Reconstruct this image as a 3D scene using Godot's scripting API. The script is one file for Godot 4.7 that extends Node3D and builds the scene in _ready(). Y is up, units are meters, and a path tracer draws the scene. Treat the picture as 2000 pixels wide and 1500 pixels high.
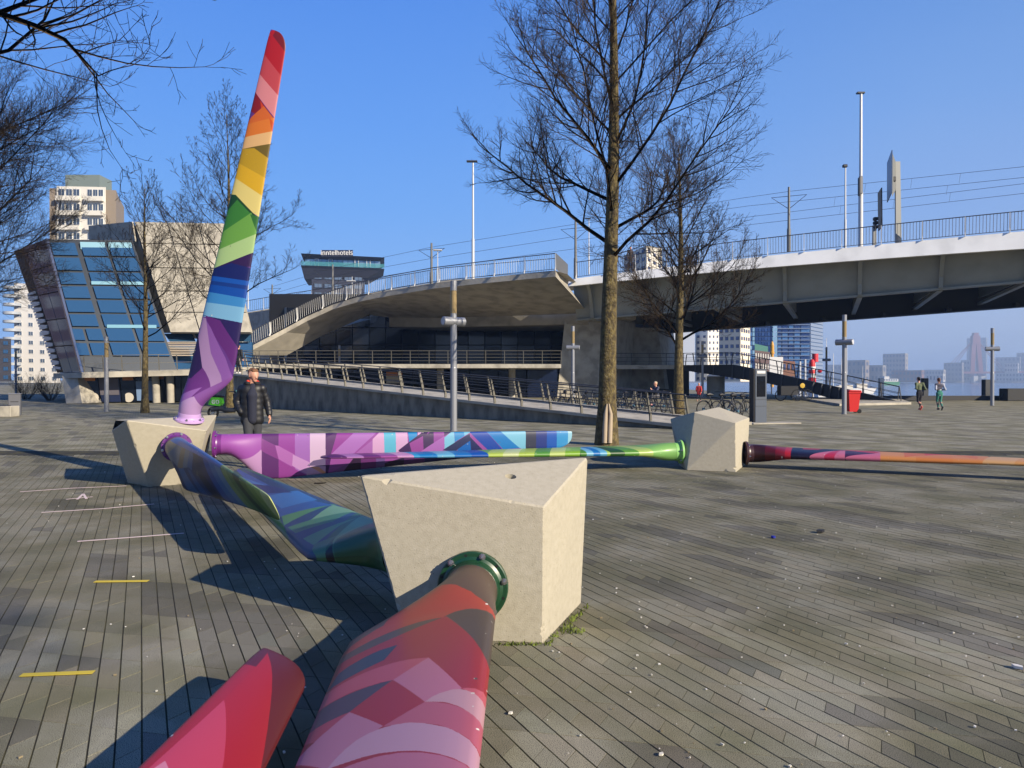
extends Node3D
# A riverside plaza: painted rotor blades bolted to concrete blocks, a bridge, bare trees, a hazy river.
# Metres, y up, the view runs along -z.

var taken := {}
var org := {}
var M := {}
var rng := RandomNumberGenerator.new()


class Geo:
	var v := PackedVector3Array()
	var n := PackedVector3Array()
	var uv := PackedVector2Array()
	var c := PackedColorArray()
	var ix := PackedInt32Array()
	var col := Color(1, 1, 1)
	var colored := false

	func paint(x: Color) -> Geo:
		col = x
		colored = true
		return self

	func pt(p: Vector3, nn: Vector3, u := Vector2.ZERO) -> int:
		v.append(p); n.append(nn); uv.append(u); c.append(col)
		return v.size() - 1

	func face(a: int, b: int, d: int) -> void:          # winding put right from the stored normals
		var g := (v[b] - v[a]).cross(v[d] - v[a])
		if g.dot(n[a] + n[b] + n[d]) > 0.0:
			ix.append(a); ix.append(d); ix.append(b)
		else:
			ix.append(a); ix.append(b); ix.append(d)

	func tri(a: Vector3, b: Vector3, d: Vector3, nn: Vector3) -> void:
		face(pt(a, nn), pt(b, nn), pt(d, nn))

	func quad(a: Vector3, b: Vector3, d: Vector3, e: Vector3, out := Vector3.ZERO, uvs := Rect2(0, 0, 1, 1)) -> void:
		var nn := (d - a).cross(e - b).normalized()
		if out != Vector3.ZERO and nn.dot(out) < 0.0:
			nn = -nn
		var i := pt(a, nn, Vector2(uvs.position.x, uvs.end.y))
		pt(b, nn, uvs.end); pt(d, nn, Vector2(uvs.end.x, uvs.position.y)); pt(e, nn, uvs.position)
		face(i, i + 1, i + 2); face(i, i + 2, i + 3)

	func box(at: Vector3, size: Vector3, turn := Basis.IDENTITY) -> void:
		var h := size * 0.5
		for k in 3:
			for s in [-1.0, 1.0]:
				var d := Vector3.ZERO; d[k] = s
				var a := Vector3.ZERO; a[(k + 1) % 3] = 1.0
				var b := Vector3.ZERO; b[(k + 2) % 3] = 1.0
				var o := at + turn * (d * h)
				var ua := turn * (a * h)
				var ub := turn * (b * h)
				quad(o - ua - ub, o + ua - ub, o + ua + ub, o - ua + ub, turn * d)

	func cbox(at: Vector3, size: Vector3, e: float, turn := Basis.IDENTITY) -> void:   # chamfered box
		var h := size * 0.5
		var q := h - Vector3(e, e, e)
		for k in 3:
			var k1 := (k + 1) % 3
			var k2 := (k + 2) % 3
			for s in [-1.0, 1.0]:
				var w := []
				for m in [[-1, -1], [1, -1], [1, 1], [-1, 1]]:
					var p := Vector3.ZERO
					p[k] = h[k] * s; p[k1] = q[k1] * m[0]; p[k2] = q[k2] * m[1]
					w.append(at + turn * p)
				var d := Vector3.ZERO; d[k] = s
				quad(w[0], w[1], w[2], w[3], turn * d)
			for s in [-1.0, 1.0]:
				for t in [-1.0, 1.0]:
					var w := []
					for m in [-1.0, 1.0]:
						var p := Vector3.ZERO
						p[k] = q[k] * m; p[k1] = h[k1] * s; p[k2] = q[k2] * t
						w.append(at + turn * p)
						p[k1] = q[k1] * s; p[k2] = h[k2] * t
						w.append(at + turn * p)
					var d := Vector3.ZERO; d[k1] = s; d[k2] = t
					quad(w[0], w[1], w[3], w[2], turn * d)
		for a in [-1.0, 1.0]:
			for b in [-1.0, 1.0]:
				for d in [-1.0, 1.0]:
					var sg := Vector3(a, b, d)
					tri(at + turn * (sg * Vector3(h.x, q.y, q.z)), at + turn * (sg * Vector3(q.x, h.y, q.z)), at + turn * (sg * Vector3(q.x, q.y, h.z)), (turn * sg).normalized())

	func beam(a: Vector3, b: Vector3, w: float, h: float, up := Vector3.UP, e := 0.0) -> void:
		var z := (b - a).normalized()
		var x := up.cross(z)
		if x.length() < 0.01:
			x = Vector3.RIGHT.cross(z)
		x = x.normalized()
		var y := z.cross(x)
		if e > 0.0:
			cbox((a + b) * 0.5, Vector3(w, h, a.distance_to(b)), e, Basis(x, y, z))
		else:
			box((a + b) * 0.5, Vector3(w, h, a.distance_to(b)), Basis(x, y, z))

	func tube(p: Array, r: Array, sides := 8, caps := true) -> void:   # round bar through points, one radius per point
		var x := Vector3.ZERO
		var first := v.size()
		for k in p.size():
			var t: Vector3 = ((p[mini(k + 1, p.size() - 1)] - p[maxi(k - 1, 0)]) as Vector3).normalized()
			if x == Vector3.ZERO:
				x = t.cross(Vector3.UP if absf(t.y) < 0.9 else Vector3.RIGHT).normalized()
			x = (x - t * x.dot(t)).normalized()
			var y := t.cross(x)
			for s in sides + 1:
				var a := TAU * s / sides
				var d := x * cos(a) + y * sin(a)
				pt(p[k] + d * float(r[k]), d, Vector2(float(s) / sides, k))
		for k in p.size() - 1:
			for s in sides:
				var i := first + k * (sides + 1) + s
				face(i, i + 1, i + sides + 2); face(i, i + sides + 2, i + sides + 1)
		if caps:
			for k in [0, p.size() - 1]:
				if float(r[k]) > 0.001:
					var t: Vector3 = (p[1] - p[0]).normalized() * -1.0 if k == 0 else (p[-1] - p[-2]).normalized()
					var m := pt(p[k], t)
					var ring := []
					for s in sides:
						ring.append(pt(v[first + k * (sides + 1) + s], t))
					for s in sides:
						face(m, ring[s], ring[(s + 1) % sides])

	func lathe(profile: Array, at: Vector3, axis: Vector3, sides := 24) -> void:   # profile of (radius, height); flat between its points
		var y := axis.normalized()
		var x := y.cross(Vector3.UP if absf(y.y) < 0.9 else Vector3.RIGHT).normalized()
		var z := x.cross(y)
		for k in profile.size() - 1:
			var a: Vector2 = profile[k]
			var b: Vector2 = profile[k + 1]
			var dn := Vector2(b.y - a.y, a.x - b.x).normalized()
			var first := v.size()
			for s in sides + 1:
				var w := TAU * s / sides
				var d := x * cos(w) + z * sin(w)
				var nn := d * dn.x + y * dn.y
				pt(at + d * a.x + y * a.y, nn, Vector2(float(s) / sides, a.y))
				pt(at + d * b.x + y * b.y, nn, Vector2(float(s) / sides, b.y))
			for s in sides:
				var i := first + s * 2
				face(i, i + 1, i + 3); face(i, i + 3, i + 2)

	func prism(poly: Array, by: Vector3) -> void:         # a flat polygon pushed along a vector
		var m := poly.size()
		var nn := Vector3.ZERO
		for i in m:
			nn += (poly[i] - poly[0]).cross(poly[(i + 1) % m] - poly[0])
		nn = nn.normalized()
		var sgn := 1.0 if nn.dot(by) > 0.0 else -1.0
		var x: Vector3 = (poly[1] - poly[0]).normalized()
		var y := nn.cross(x)
		var flat := PackedVector2Array()
		for p in poly:
			flat.append(Vector2(x.dot(p), y.dot(p)))
		var t := Geometry2D.triangulate_polygon(flat)
		for i in range(0, t.size(), 3):
			tri(poly[t[i]], poly[t[i + 1]], poly[t[i + 2]], -nn * sgn)
			tri(poly[t[i]] + by, poly[t[i + 1]] + by, poly[t[i + 2]] + by, nn * sgn)
		for i in m:
			var a: Vector3 = poly[i]
			var b: Vector3 = poly[(i + 1) % m]
			quad(a, b, b + by, a + by, (b - a).cross(nn))

	func sheet(p: Array, q: Array, out: Vector3) -> void:  # strip between two lines of points
		for i in p.size() - 1:
			quad(p[i], p[i + 1], q[i + 1], q[i], out)

	func mesh(o := Vector3.ZERO) -> ArrayMesh:
		var a := []
		a.resize(Mesh.ARRAY_MAX)
		if o != Vector3.ZERO:
			for i in v.size():
				v[i] -= o
		a[Mesh.ARRAY_VERTEX] = v
		a[Mesh.ARRAY_NORMAL] = n
		a[Mesh.ARRAY_TEX_UV] = uv
		if colored:
			a[Mesh.ARRAY_COLOR] = c
		a[Mesh.ARRAY_INDEX] = ix
		var m := ArrayMesh.new()
		m.add_surface_from_arrays(Mesh.PRIMITIVE_TRIANGLES, a)
		return m


func numbered(called: String) -> String:
	var k: int = taken.get(called, 0)
	taken[called] = k + 1
	return called if k == 0 else "%s_%03d" % [called, k]


func thing(called: String, label: String, category: String, at := Vector3.ZERO, group := "") -> Node3D:
	var o := Node3D.new()
	o.name = numbered(called)
	add_child(o)
	o.position = at
	org[o] = at
	o.set_meta("label", label)
	o.set_meta("category", category)
	if group:
		o.set_meta("group", group)
	return o


func part(called: String, g: Variant, mat: Material, parent: Node3D, kind := "") -> MeshInstance3D:   # shapes are given in world metres
	var o := MeshInstance3D.new()
	o.name = called
	o.mesh = g.mesh(org[parent]) if g is Geo else g
	o.material_override = mat
	parent.add_child(o, true)
	org[o] = org[parent]
	if kind:
		o.set_meta("kind", kind)
	return o


func setting(called: String, g: Geo, mat: Material, kind := "structure") -> MeshInstance3D:
	var o := MeshInstance3D.new()
	o.name = numbered(called)
	o.mesh = g.mesh()
	o.material_override = mat
	add_child(o)
	org[o] = Vector3.ZERO
	o.set_meta("kind", kind)
	return o


func copy_of(o: Node3D, label: String, at: Vector3, turn := 0.0) -> Node3D:
	var r: Node3D = o.duplicate()
	r.name = numbered(String(o.name).rstrip("0123456789").trim_suffix("_"))
	add_child(r)
	r.position = at
	r.rotation.y = turn
	r.set_meta("label", label)
	return r


func rgb(r: int, g: int, b: int) -> Color:
	return Color(r / 255.0, g / 255.0, b / 255.0)


func noise(freq: float, oct: int, seed_: int, ramp: Array, size := 512, normal := 0.0, kind := FastNoiseLite.TYPE_SIMPLEX_SMOOTH) -> NoiseTexture2D:
	var f := FastNoiseLite.new()
	f.seed = seed_
	f.noise_type = kind
	f.frequency = freq
	f.fractal_type = FastNoiseLite.FRACTAL_FBM
	f.fractal_octaves = oct
	var t := NoiseTexture2D.new()
	t.width = size
	t.height = size
	t.seamless = true
	t.noise = f
	if normal > 0.0:
		t.as_normal_map = true
		t.bump_strength = normal
	elif ramp:
		var g := Gradient.new()
		var offs := PackedFloat32Array()
		var cols := PackedColorArray()
		for r in ramp:
			offs.append(r[0]); cols.append(r[1])
		g.offsets = offs
		g.colors = cols
		t.color_ramp = g
	return t


func grey(x: float) -> Color:
	return Color(x, x, x)


func mat(color: Color, rough := 0.8, metal := 0.0) -> StandardMaterial3D:
	var m := StandardMaterial3D.new()
	var l := color.srgb_to_linear()                       # a colour as it looks in the photograph -> base colour
	m.albedo_color = Color(l.r * 0.78, l.g * 0.78, l.b * 0.78, color.a).linear_to_srgb()
	m.roughness = rough
	m.metallic = metal
	return m


func rough_mat(color: Color, rough: float, tex: Texture2D, scale: float, bump: Texture2D = null, bscale := 1.0, strength := 1.0) -> StandardMaterial3D:
	var m := mat(color, rough)
	m.uv1_triplanar = true
	m.uv1_world_triplanar = true
	m.uv1_scale = Vector3.ONE * scale
	m.albedo_texture = tex
	if bump:
		m.normal_enabled = true
		m.normal_texture = bump
		m.normal_scale = strength
	return m



func _ready() -> void:
	rng.seed = 7
	# camera
	var cam := Camera3D.new()
	cam.name = "camera"
	cam.position = Vector3(0, 1.6, 0)
	cam.rotation_degrees = Vector3(-0.38, 0, 0)
	cam.fov = 53.13
	cam.near = 0.05
	cam.far = 6000.0
	add_child(cam)
	cam.current = true
	# sky, exposure, haze
	var w := WorldEnvironment.new()
	w.name = "world"
	var e := Environment.new()
	e.background_mode = Environment.BG_SKY
	var sky := Sky.new()
	sky.sky_material = clear_sky()
	e.sky = sky
	e.tonemap_mode = Environment.TONE_MAPPER_LINEAR
	e.tonemap_exposure = 1.7
	e.background_energy_multiplier = 1.0
	e.fog_enabled = true
	e.fog_density = 0.0003
	e.fog_light_color = Color(0.6, 0.76, 1.0)
	e.sdfgi_enabled = true
	e.ssao_enabled = true
	e.ssil_enabled = true
	e.volumetric_fog_enabled = true
	e.volumetric_fog_density = 0.0
	w.environment = e
	add_child(w)
	# sun: behind the right shoulder, 25 degrees up
	var sun := DirectionalLight3D.new()
	sun.name = "sun"
	sun.light_color = Color(1.0, 0.94, 0.84)
	sun.light_energy = 1.6
	sun.light_angular_distance = 0.5
	sun.shadow_enabled = true
	add_child(sun)
	sun.look_at_from_position(Vector3(16.5, 10, 13.5), Vector3.ZERO)
	materials()
	ground_and_water()
	bridge_structures()
	museum()
	far_city()
	sculpture()
	trees()
	street_things()
	people()
	bits_on_the_ground()


func clear_sky() -> PanoramaSkyMaterial:
	var wd := 512
	var ht := 256
	var im := Image.create(wd, ht, false, Image.FORMAT_RGBF)
	var heights := [0.0, 5.0, 12.0, 18.0, 27.0, 45.0, 90.0]
	var away := [rgb(160, 194, 238), rgb(142, 188, 246), rgb(118, 174, 247), rgb(104, 162, 244), rgb(86, 144, 235), rgb(58, 112, 205), rgb(40, 84, 168)]
	var near := [rgb(174, 194, 222), rgb(164, 188, 226), rgb(142, 177, 232), rgb(126, 168, 230), rgb(106, 152, 220), rgb(66, 116, 198), rgb(40, 84, 168)]   # the air pales towards the sun
	var sun_at := Vector3(16.5, 0, 13.5).normalized()
	var veil := FastNoiseLite.new()                       # a thin veil of high cloud on the sun's side
	veil.seed = 5
	veil.frequency = 0.012
	veil.fractal_octaves = 5
	for y in ht:
		var el := 90.0 - (y + 0.5) / ht * 180.0
		var k := 0
		while k < heights.size() - 2 and el > heights[k + 1]:
			k += 1
		var t := clampf((el - heights[k]) / (heights[k + 1] - heights[k]), 0.0, 1.0)
		var a: Color = (away[k].srgb_to_linear() as Color).lerp(away[k + 1].srgb_to_linear(), t)
		var b: Color = (near[k].srgb_to_linear() as Color).lerp(near[k + 1].srgb_to_linear(), t)
		for x in wd:
			var az := (x + 0.5) / wd * TAU
			var d := Vector3(sin(az), 0, -cos(az)).dot(sun_at)
			var c := a.lerp(b, smoothstep(-0.85, 0.0, d))
			var wisp := 1.0 + 0.05 * veil.get_noise_2d(x * 2.2, y * 5.0) * smoothstep(-0.6, 0.0, d) * smoothstep(60.0, 20.0, el)
			im.set_pixel(x, y, Color(c.r * wisp * wisp, c.g * wisp, c.b) * (1.0 / 1.7))
	var s := PanoramaSkyMaterial.new()
	s.panorama = ImageTexture.create_from_image(im)
	return s


func materials() -> void:
	var grain := noise(0.09, 4, 3, [[0.0, grey(0.62)], [0.35, grey(0.86)], [0.6, grey(0.98)], [1.0, grey(1.0)]])
	var stain := noise(0.012, 6, 5, [[0.2, grey(0.8)], [0.5, grey(0.94)], [0.8, grey(1.0)]])
	var pore := noise(0.05, 5, 9, [], 512, 3.0)
	M.grain = grain
	M.stain = stain
	M.pore = pore
	M.concrete_block = rough_mat(rgb(190, 185, 170), 0.88, noise(0.02, 6, 21, [[0.08, rgb(234, 231, 225)], [0.4, rgb(246, 244, 239)], [0.55, rgb(249, 247, 242)], [0.8, rgb(255, 253, 250)]], 1024), 0.7, noise(0.11, 3, 22, [], 1024, 2.0), 1.0, 0.35)
	M.concrete_block.detail_enabled = true              # air holes
	M.concrete_block.detail_blend_mode = BaseMaterial3D.BLEND_MODE_MUL
	M.concrete_block.detail_uv_layer = BaseMaterial3D.DETAIL_UV_2
	M.concrete_block.uv2_triplanar = true
	M.concrete_block.uv2_world_triplanar = true
	M.concrete_block.uv2_scale = Vector3.ONE * 1.3
	M.concrete_block.detail_albedo = noise(0.055, 3, 23, [[0.0, rgb(120, 112, 98)], [0.13, rgb(168, 160, 146)], [0.19, rgb(255, 255, 255)], [0.5, rgb(248, 246, 242)], [0.8, rgb(255, 255, 255)]], 1024)
	M.concrete = rough_mat(rgb(188, 182, 168), 0.9, stain, 0.12, pore, 1.0, 0.4)
	M.concrete_dark = M.concrete
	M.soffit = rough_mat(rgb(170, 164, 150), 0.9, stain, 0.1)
	var faint := noise(0.01, 5, 15, [[0.2, grey(0.9)], [0.6, grey(0.98)], [1.0, grey(1.0)]])
	M.white_steel = rough_mat(rgb(254, 254, 250), 0.5, faint, 0.1)
	M.grey_steel = rough_mat(rgb(158, 158, 146), 0.55, faint, 0.1)
	M.rail_white = mat(rgb(222, 222, 220), 0.4)
	M.rail_dark = mat(rgb(72, 74, 80), 0.5, 0.3)
	M.rail_grey = mat(rgb(112, 109, 100), 0.45, 0.3)
	M.pole = mat(rgb(150, 153, 160), 0.38, 0.35)
	M.amber = mat(rgb(150, 130, 88), 0.25)
	M.black = mat(rgb(24, 24, 26), 0.5)
	M.rubber = mat(rgb(20, 20, 21), 0.85)
	M.dark_grey = mat(rgb(58, 60, 66), 0.55)
	M.chrome = mat(rgb(190, 190, 192), 0.25, 0.9)
	M.glass_dark = mat(rgb(16, 20, 28), 0.08)
	M.glass_dark.metallic_specular = 0.35
	M.deck = mat(rgb(70, 70, 72), 0.9)
	M.concrete_b = rough_mat(rgb(193, 187, 173), 0.9, stain, 0.17, pore, 1.0, 0.4)
	var streak := rough_mat(rgb(150, 146, 134), 0.9, noise(0.02, 5, 91, [[0.25, grey(0.7)], [0.5, grey(0.92)], [0.8, grey(1.0)]]), 1.0)
	streak.uv1_scale = Vector3(0.22, 0.07, 0.22)
	M.wall_stained = streak



# ---------------------------------------------------------------- ground
const ALONG := Vector3(-0.4352, 0, -0.9003)      # the courses of the paving run this way
const ACROSS := Vector3(0.9003, 0, -0.4352)
const PW := 0.105                               # width of a course
const PL := 0.24                                # mean length of a stone; its ends run aslant, one way and then the other
const SK := -0.0825                                # how far a slanting end shifts across one course


func hashed(a: int, b: int, s := 0) -> float:
	var h := (a * 374761393 + b * 668265263 + s * 2147483647) & 0x7fffffff
	h = ((h ^ (h >> 13)) * 1274126177) & 0x7fffffff
	return float((h ^ (h >> 16)) & 0xffff) / 65535.0


func paver_tone(i: int, j: int) -> Color:         # repeats after 64 courses and 28 stones, as the far paving does
	var ci := posmod(i, 64)
	var cj := posmod(j, 28)
	var band := ci / 3
	var run := posmod(cj + (band * 5) % 28, 28) / 4
	var r := hashed(ci, cj, 1)
	var dark := hashed(band, run, 2) < 0.23 and hashed(ci, run, 5) < 0.9
	if hashed(ci / 2, cj, 9) < 0.03:
		dark = true
	var c := Color(0.300, 0.282, 0.208) if not dark else Color(0.196, 0.184, 0.148)
	var k := 0.95 + 0.10 * r
	var tint := (hashed(ci, cj, 3) - 0.5) * 0.05
	return Color(c.r * k * (1.0 + tint), c.g * k, c.b * k * (1.0 - tint))


func paving_texture() -> ImageTexture:
	var im := Image.create(1024, 1024, false, Image.FORMAT_RGB8)
	im.fill(Color(0.11, 0.105, 0.07).linear_to_srgb())
	var m := 1024.0 / 6.72
	for i in 64:
		var tones := []
		for j in 28:
			tones.append(paver_tone(i, j).linear_to_srgb())
		for y in 15:
			var f := (y + 0.5) / 16.0
			for j in 28:
				var a: float = ((j * PL) + SK * (i + 0.5) + (SK if j % 2 == 0 else -SK) * (f - 0.5)) * m
				var b: float = (((j + 1) * PL) + SK * (i + 0.5) + (SK if j % 2 == 1 else -SK) * (f - 0.5)) * m
				var x0 := posmod(roundi(a) + 1, 1024)
				var w := roundi(b) - roundi(a) - 1
				im.fill_rect(Rect2i(x0, i * 16 + y, w, 1), tones[j])
				if x0 + w > 1024:
					im.fill_rect(Rect2i(0, i * 16 + y, x0 + w - 1024, 1), tones[j])
	return ImageTexture.create_from_image(im)


func ground_and_water() -> void:
	# far paving: one sheet, the courses drawn in its own metres
	var far_mat := mat(Color.WHITE, 0.93)
	far_mat.albedo_texture = paving_texture()
	far_mat.texture_filter = BaseMaterial3D.TEXTURE_FILTER_LINEAR_WITH_MIPMAPS_ANISOTROPIC
	far_mat.detail_enabled = true
	far_mat.detail_blend_mode = BaseMaterial3D.BLEND_MODE_MUL
	far_mat.detail_uv_layer = BaseMaterial3D.DETAIL_UV_2
	far_mat.uv2_triplanar = true
	far_mat.uv2_world_triplanar = true
	far_mat.uv2_scale = Vector3.ONE * 0.11
	var worn := noise(0.007, 6, 44, [[0.2, rgb(196, 196, 172)], [0.42, rgb(222, 221, 206)], [0.58, rgb(234, 233, 224)], [0.7, rgb(255, 255, 252)], [0.9, rgb(255, 255, 255)]], 1024)
	far_mat.detail_albedo = worn
	var g := Geo.new()
	var spots := [Vector3(-900, -0.008, 200), Vector3(600, -0.008, 200), Vector3(600, -0.008, -58), Vector3(27, -0.008, -58), Vector3(27, -0.008, -900), Vector3(-900, -0.008, -900)]
	var flat := PackedVector2Array()
	for p in spots:
		g.pt(p, Vector3.UP, Vector2(ALONG.dot(p), ACROSS.dot(p)) / 6.72)
		flat.append(Vector2(p.x, p.z))
	var t := Geometry2D.triangulate_polygon(flat)
	for k in range(0, t.size(), 3):
		g.face(t[k], t[k + 1], t[k + 2])
	var plaza := setting("plaza_paving", g, far_mat)
	# bed of sand and moss under the near pavers
	var bed := Geo.new()
	bed.quad(Vector3(-13, 0.003, -1.5), Vector3(13, 0.003, -1.5), Vector3(13, 0.003, -17), Vector3(-13, 0.003, -17), Vector3.UP)
	setting("ground_bed", bed, rough_mat(Color(0.31, 0.295, 0.19), 0.95, noise(0.012, 5, 61, [[0.3, rgb(110, 108, 98)], [0.48, rgb(150, 146, 118)], [0.62, rgb(190, 190, 110)], [0.8, rgb(226, 222, 190)]]), 0.35))
	# near pavers, one by one
	var brick := Geo.new()
	brick.paint(Color.WHITE)
	var hw := PW * 0.5 - 0.004
	var sk := SK * hw / PW
	var e := PL * 0.5 - 0.0022
	brick.prism([Vector3(-hw, 0.006, e + sk), Vector3(hw, 0.006, e - sk), Vector3(hw, 0.006, -e + sk), Vector3(-hw, 0.006, -e - sk)], Vector3(0, -0.06, 0))
	var bm := brick.mesh()
	var pm := mat(Color.WHITE, 0.92)
	pm.vertex_color_use_as_albedo = true
	pm.uv1_triplanar = true
	pm.uv1_world_triplanar = true
	pm.uv1_scale = Vector3.ONE * 1.9
	pm.albedo_texture = noise(0.085, 4, 71, [[0.2, grey(0.42)], [0.38, grey(0.76)], [0.5, grey(0.95)], [0.6, grey(1.0)], [1.0, grey(1.0)]], 1024)
	pm.normal_enabled = true
	pm.normal_texture = noise(0.1, 4, 72, [], 1024, 4.0)
	pm.normal_scale = 0.8
	pm.detail_enabled = true
	pm.detail_blend_mode = BaseMaterial3D.BLEND_MODE_MUL
	pm.detail_uv_layer = BaseMaterial3D.DETAIL_UV_2
	pm.uv2_triplanar = true
	pm.uv2_world_triplanar = true
	pm.uv2_scale = Vector3.ONE * 0.11
	pm.detail_albedo = worn
	var turn := Basis(ACROSS, Vector3.UP, -ALONG)
	var spots_near := []
	for i in range(-200, 230):
		for j in range(-120, 190):
			var p := ALONG * ((j + 0.5) * PL + SK * (i + 0.5)) + ACROSS * ((i + 0.5) * PW)
			var d := -p.z
			if d < 2.4 or d > 16.0 or absf(p.x) > d * 0.70 + 0.6:
				continue
			spots_near.append([d, i, j, p])
	spots_near.sort_custom(func(a, b): return a[0] < b[0])
	var singles := []
	var rest := []
	for s in spots_near:
		var hid: bool = s[3].x > -1.3 and s[3].x < 0.0 and s[0] < 4.6          # under the red blades
		if singles.size() < 290 and absf(s[3].x) < s[0] * 0.67 and s[0] > 3.12 and not hid:
			singles.append(s)
		else:
			rest.append(s)
	var shared := {}
	for s in singles:
		var key := paver_tone(s[1], s[2])
		key = Color(snappedf(key.r, 0.012), snappedf(key.g, 0.012), snappedf(key.b, 0.012))
		if not shared.has(key):
			var m: StandardMaterial3D = pm.duplicate()
			m.vertex_color_use_as_albedo = false
			m.albedo_color = key.linear_to_srgb()
			shared[key] = m
		var o := MeshInstance3D.new()
		o.name = "paver"
		o.mesh = bm
		o.material_override = shared[key]
		o.transform = paver_place(s, turn)
		plaza.add_child(o, true)
	var mm := MultiMesh.new()
	mm.transform_format = MultiMesh.TRANSFORM_3D
	mm.use_colors = true
	mm.mesh = bm
	mm.instance_count = rest.size()
	for k in rest.size():
		mm.set_instance_transform(k, paver_place(rest[k], turn))
		mm.set_instance_color(k, paver_tone(rest[k][1], rest[k][2]))
	var mi := MultiMeshInstance3D.new()
	mi.name = "pavers"
	mi.multimesh = mm
	mi.material_override = pm
	mi.set_meta("kind", "stuff")
	plaza.add_child(mi)
	# river
	var wm := mat(rgb(64, 92, 128), 0.12)
	wm.metallic_specular = 0.6
	wm.normal_enabled = true
	wm.normal_texture = noise(0.02, 4, 81, [], 1024, 6.0)
	wm.normal_scale = 0.6
	wm.uv1_triplanar = true
	wm.uv1_world_triplanar = true
	wm.uv1_scale = Vector3.ONE * 0.06
	var r := Geo.new()
	r.quad(Vector3(-900, -2.6, -60), Vector3(3000, -2.6, -60), Vector3(3000, -2.6, -4000), Vector3(-900, -2.6, -4000), Vector3.UP)
	setting("river_water", r, wm)
	var q := Geo.new()
	q.box(Vector3(150, -2, -58.3), Vector3(246, 4, 0.6))
	q.box(Vector3(150, 0.17, -57.7), Vector3(246, 0.34, 0.5))
	setting("quay_kerb", q, M.deck)


func paver_place(s: Array, turn: Basis) -> Transform3D:
	var r := hashed(s[1], s[2], 31)
	var u := hashed(s[1], s[2], 37)
	var b := turn * Basis(Vector3.UP, 0.0 if posmod(s[2], 2) == 0 else PI) * Basis(Vector3.RIGHT, (r - 0.5) * 0.007) * Basis(Vector3.BACK, (u - 0.5) * 0.010)
	return Transform3D(b, s[3] + Vector3(0, 0.0016 * (u - 0.5), 0))



# ---------------------------------------------------------------- the sculpture
func hull(pts: Array, eps := 0.02) -> Array:          # faces of a convex solid: [normal, ordered points]
	var mid := Vector3.ZERO
	for p in pts:
		mid += p / pts.size()
	var found := {}
	var out := []
	for i in pts.size():
		for j in range(i + 1, pts.size()):
			for k in range(j + 1, pts.size()):
				var nn: Vector3 = (pts[j] - pts[i]).cross(pts[k] - pts[i])
				if nn.length() < 1e-5:
					continue
				nn = nn.normalized()
				if nn.dot(pts[i] - mid) < 0.0:
					nn = -nn
				var on := []
				var ok := true
				for q in pts.size():
					var d: float = nn.dot(pts[q] - pts[i])
					if d > eps:
						ok = false
						break
					if d > -eps:
						on.append(q)
				if not ok:
					continue
				var key := str(on)
				if found.has(key):
					continue
				found[key] = true
				out.append([nn, on])
	var keep := []
	for f in out:                                        # a face whose corners all lie in a larger one goes
		var inside := false
		for g in out:
			if g != f and g[1].size() > f[1].size() and f[1].all(func(q): return g[1].has(q)):
				inside = true
		if not inside:
			keep.append(f)
	for f in keep:
		var cen := Vector3.ZERO
		for q in f[1]:
			cen += pts[q] / f[1].size()
		var nn := Vector3.ZERO
		var x: Vector3 = (pts[f[1][0]] - cen).normalized()
		var y: Vector3 = f[0].cross(x)
		f[1].sort_custom(func(a, b): return atan2(y.dot(pts[a] - cen), x.dot(pts[a] - cen)) < atan2(y.dot(pts[b] - cen), x.dot(pts[b] - cen)))
		f.append(cen)
	return keep


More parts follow.
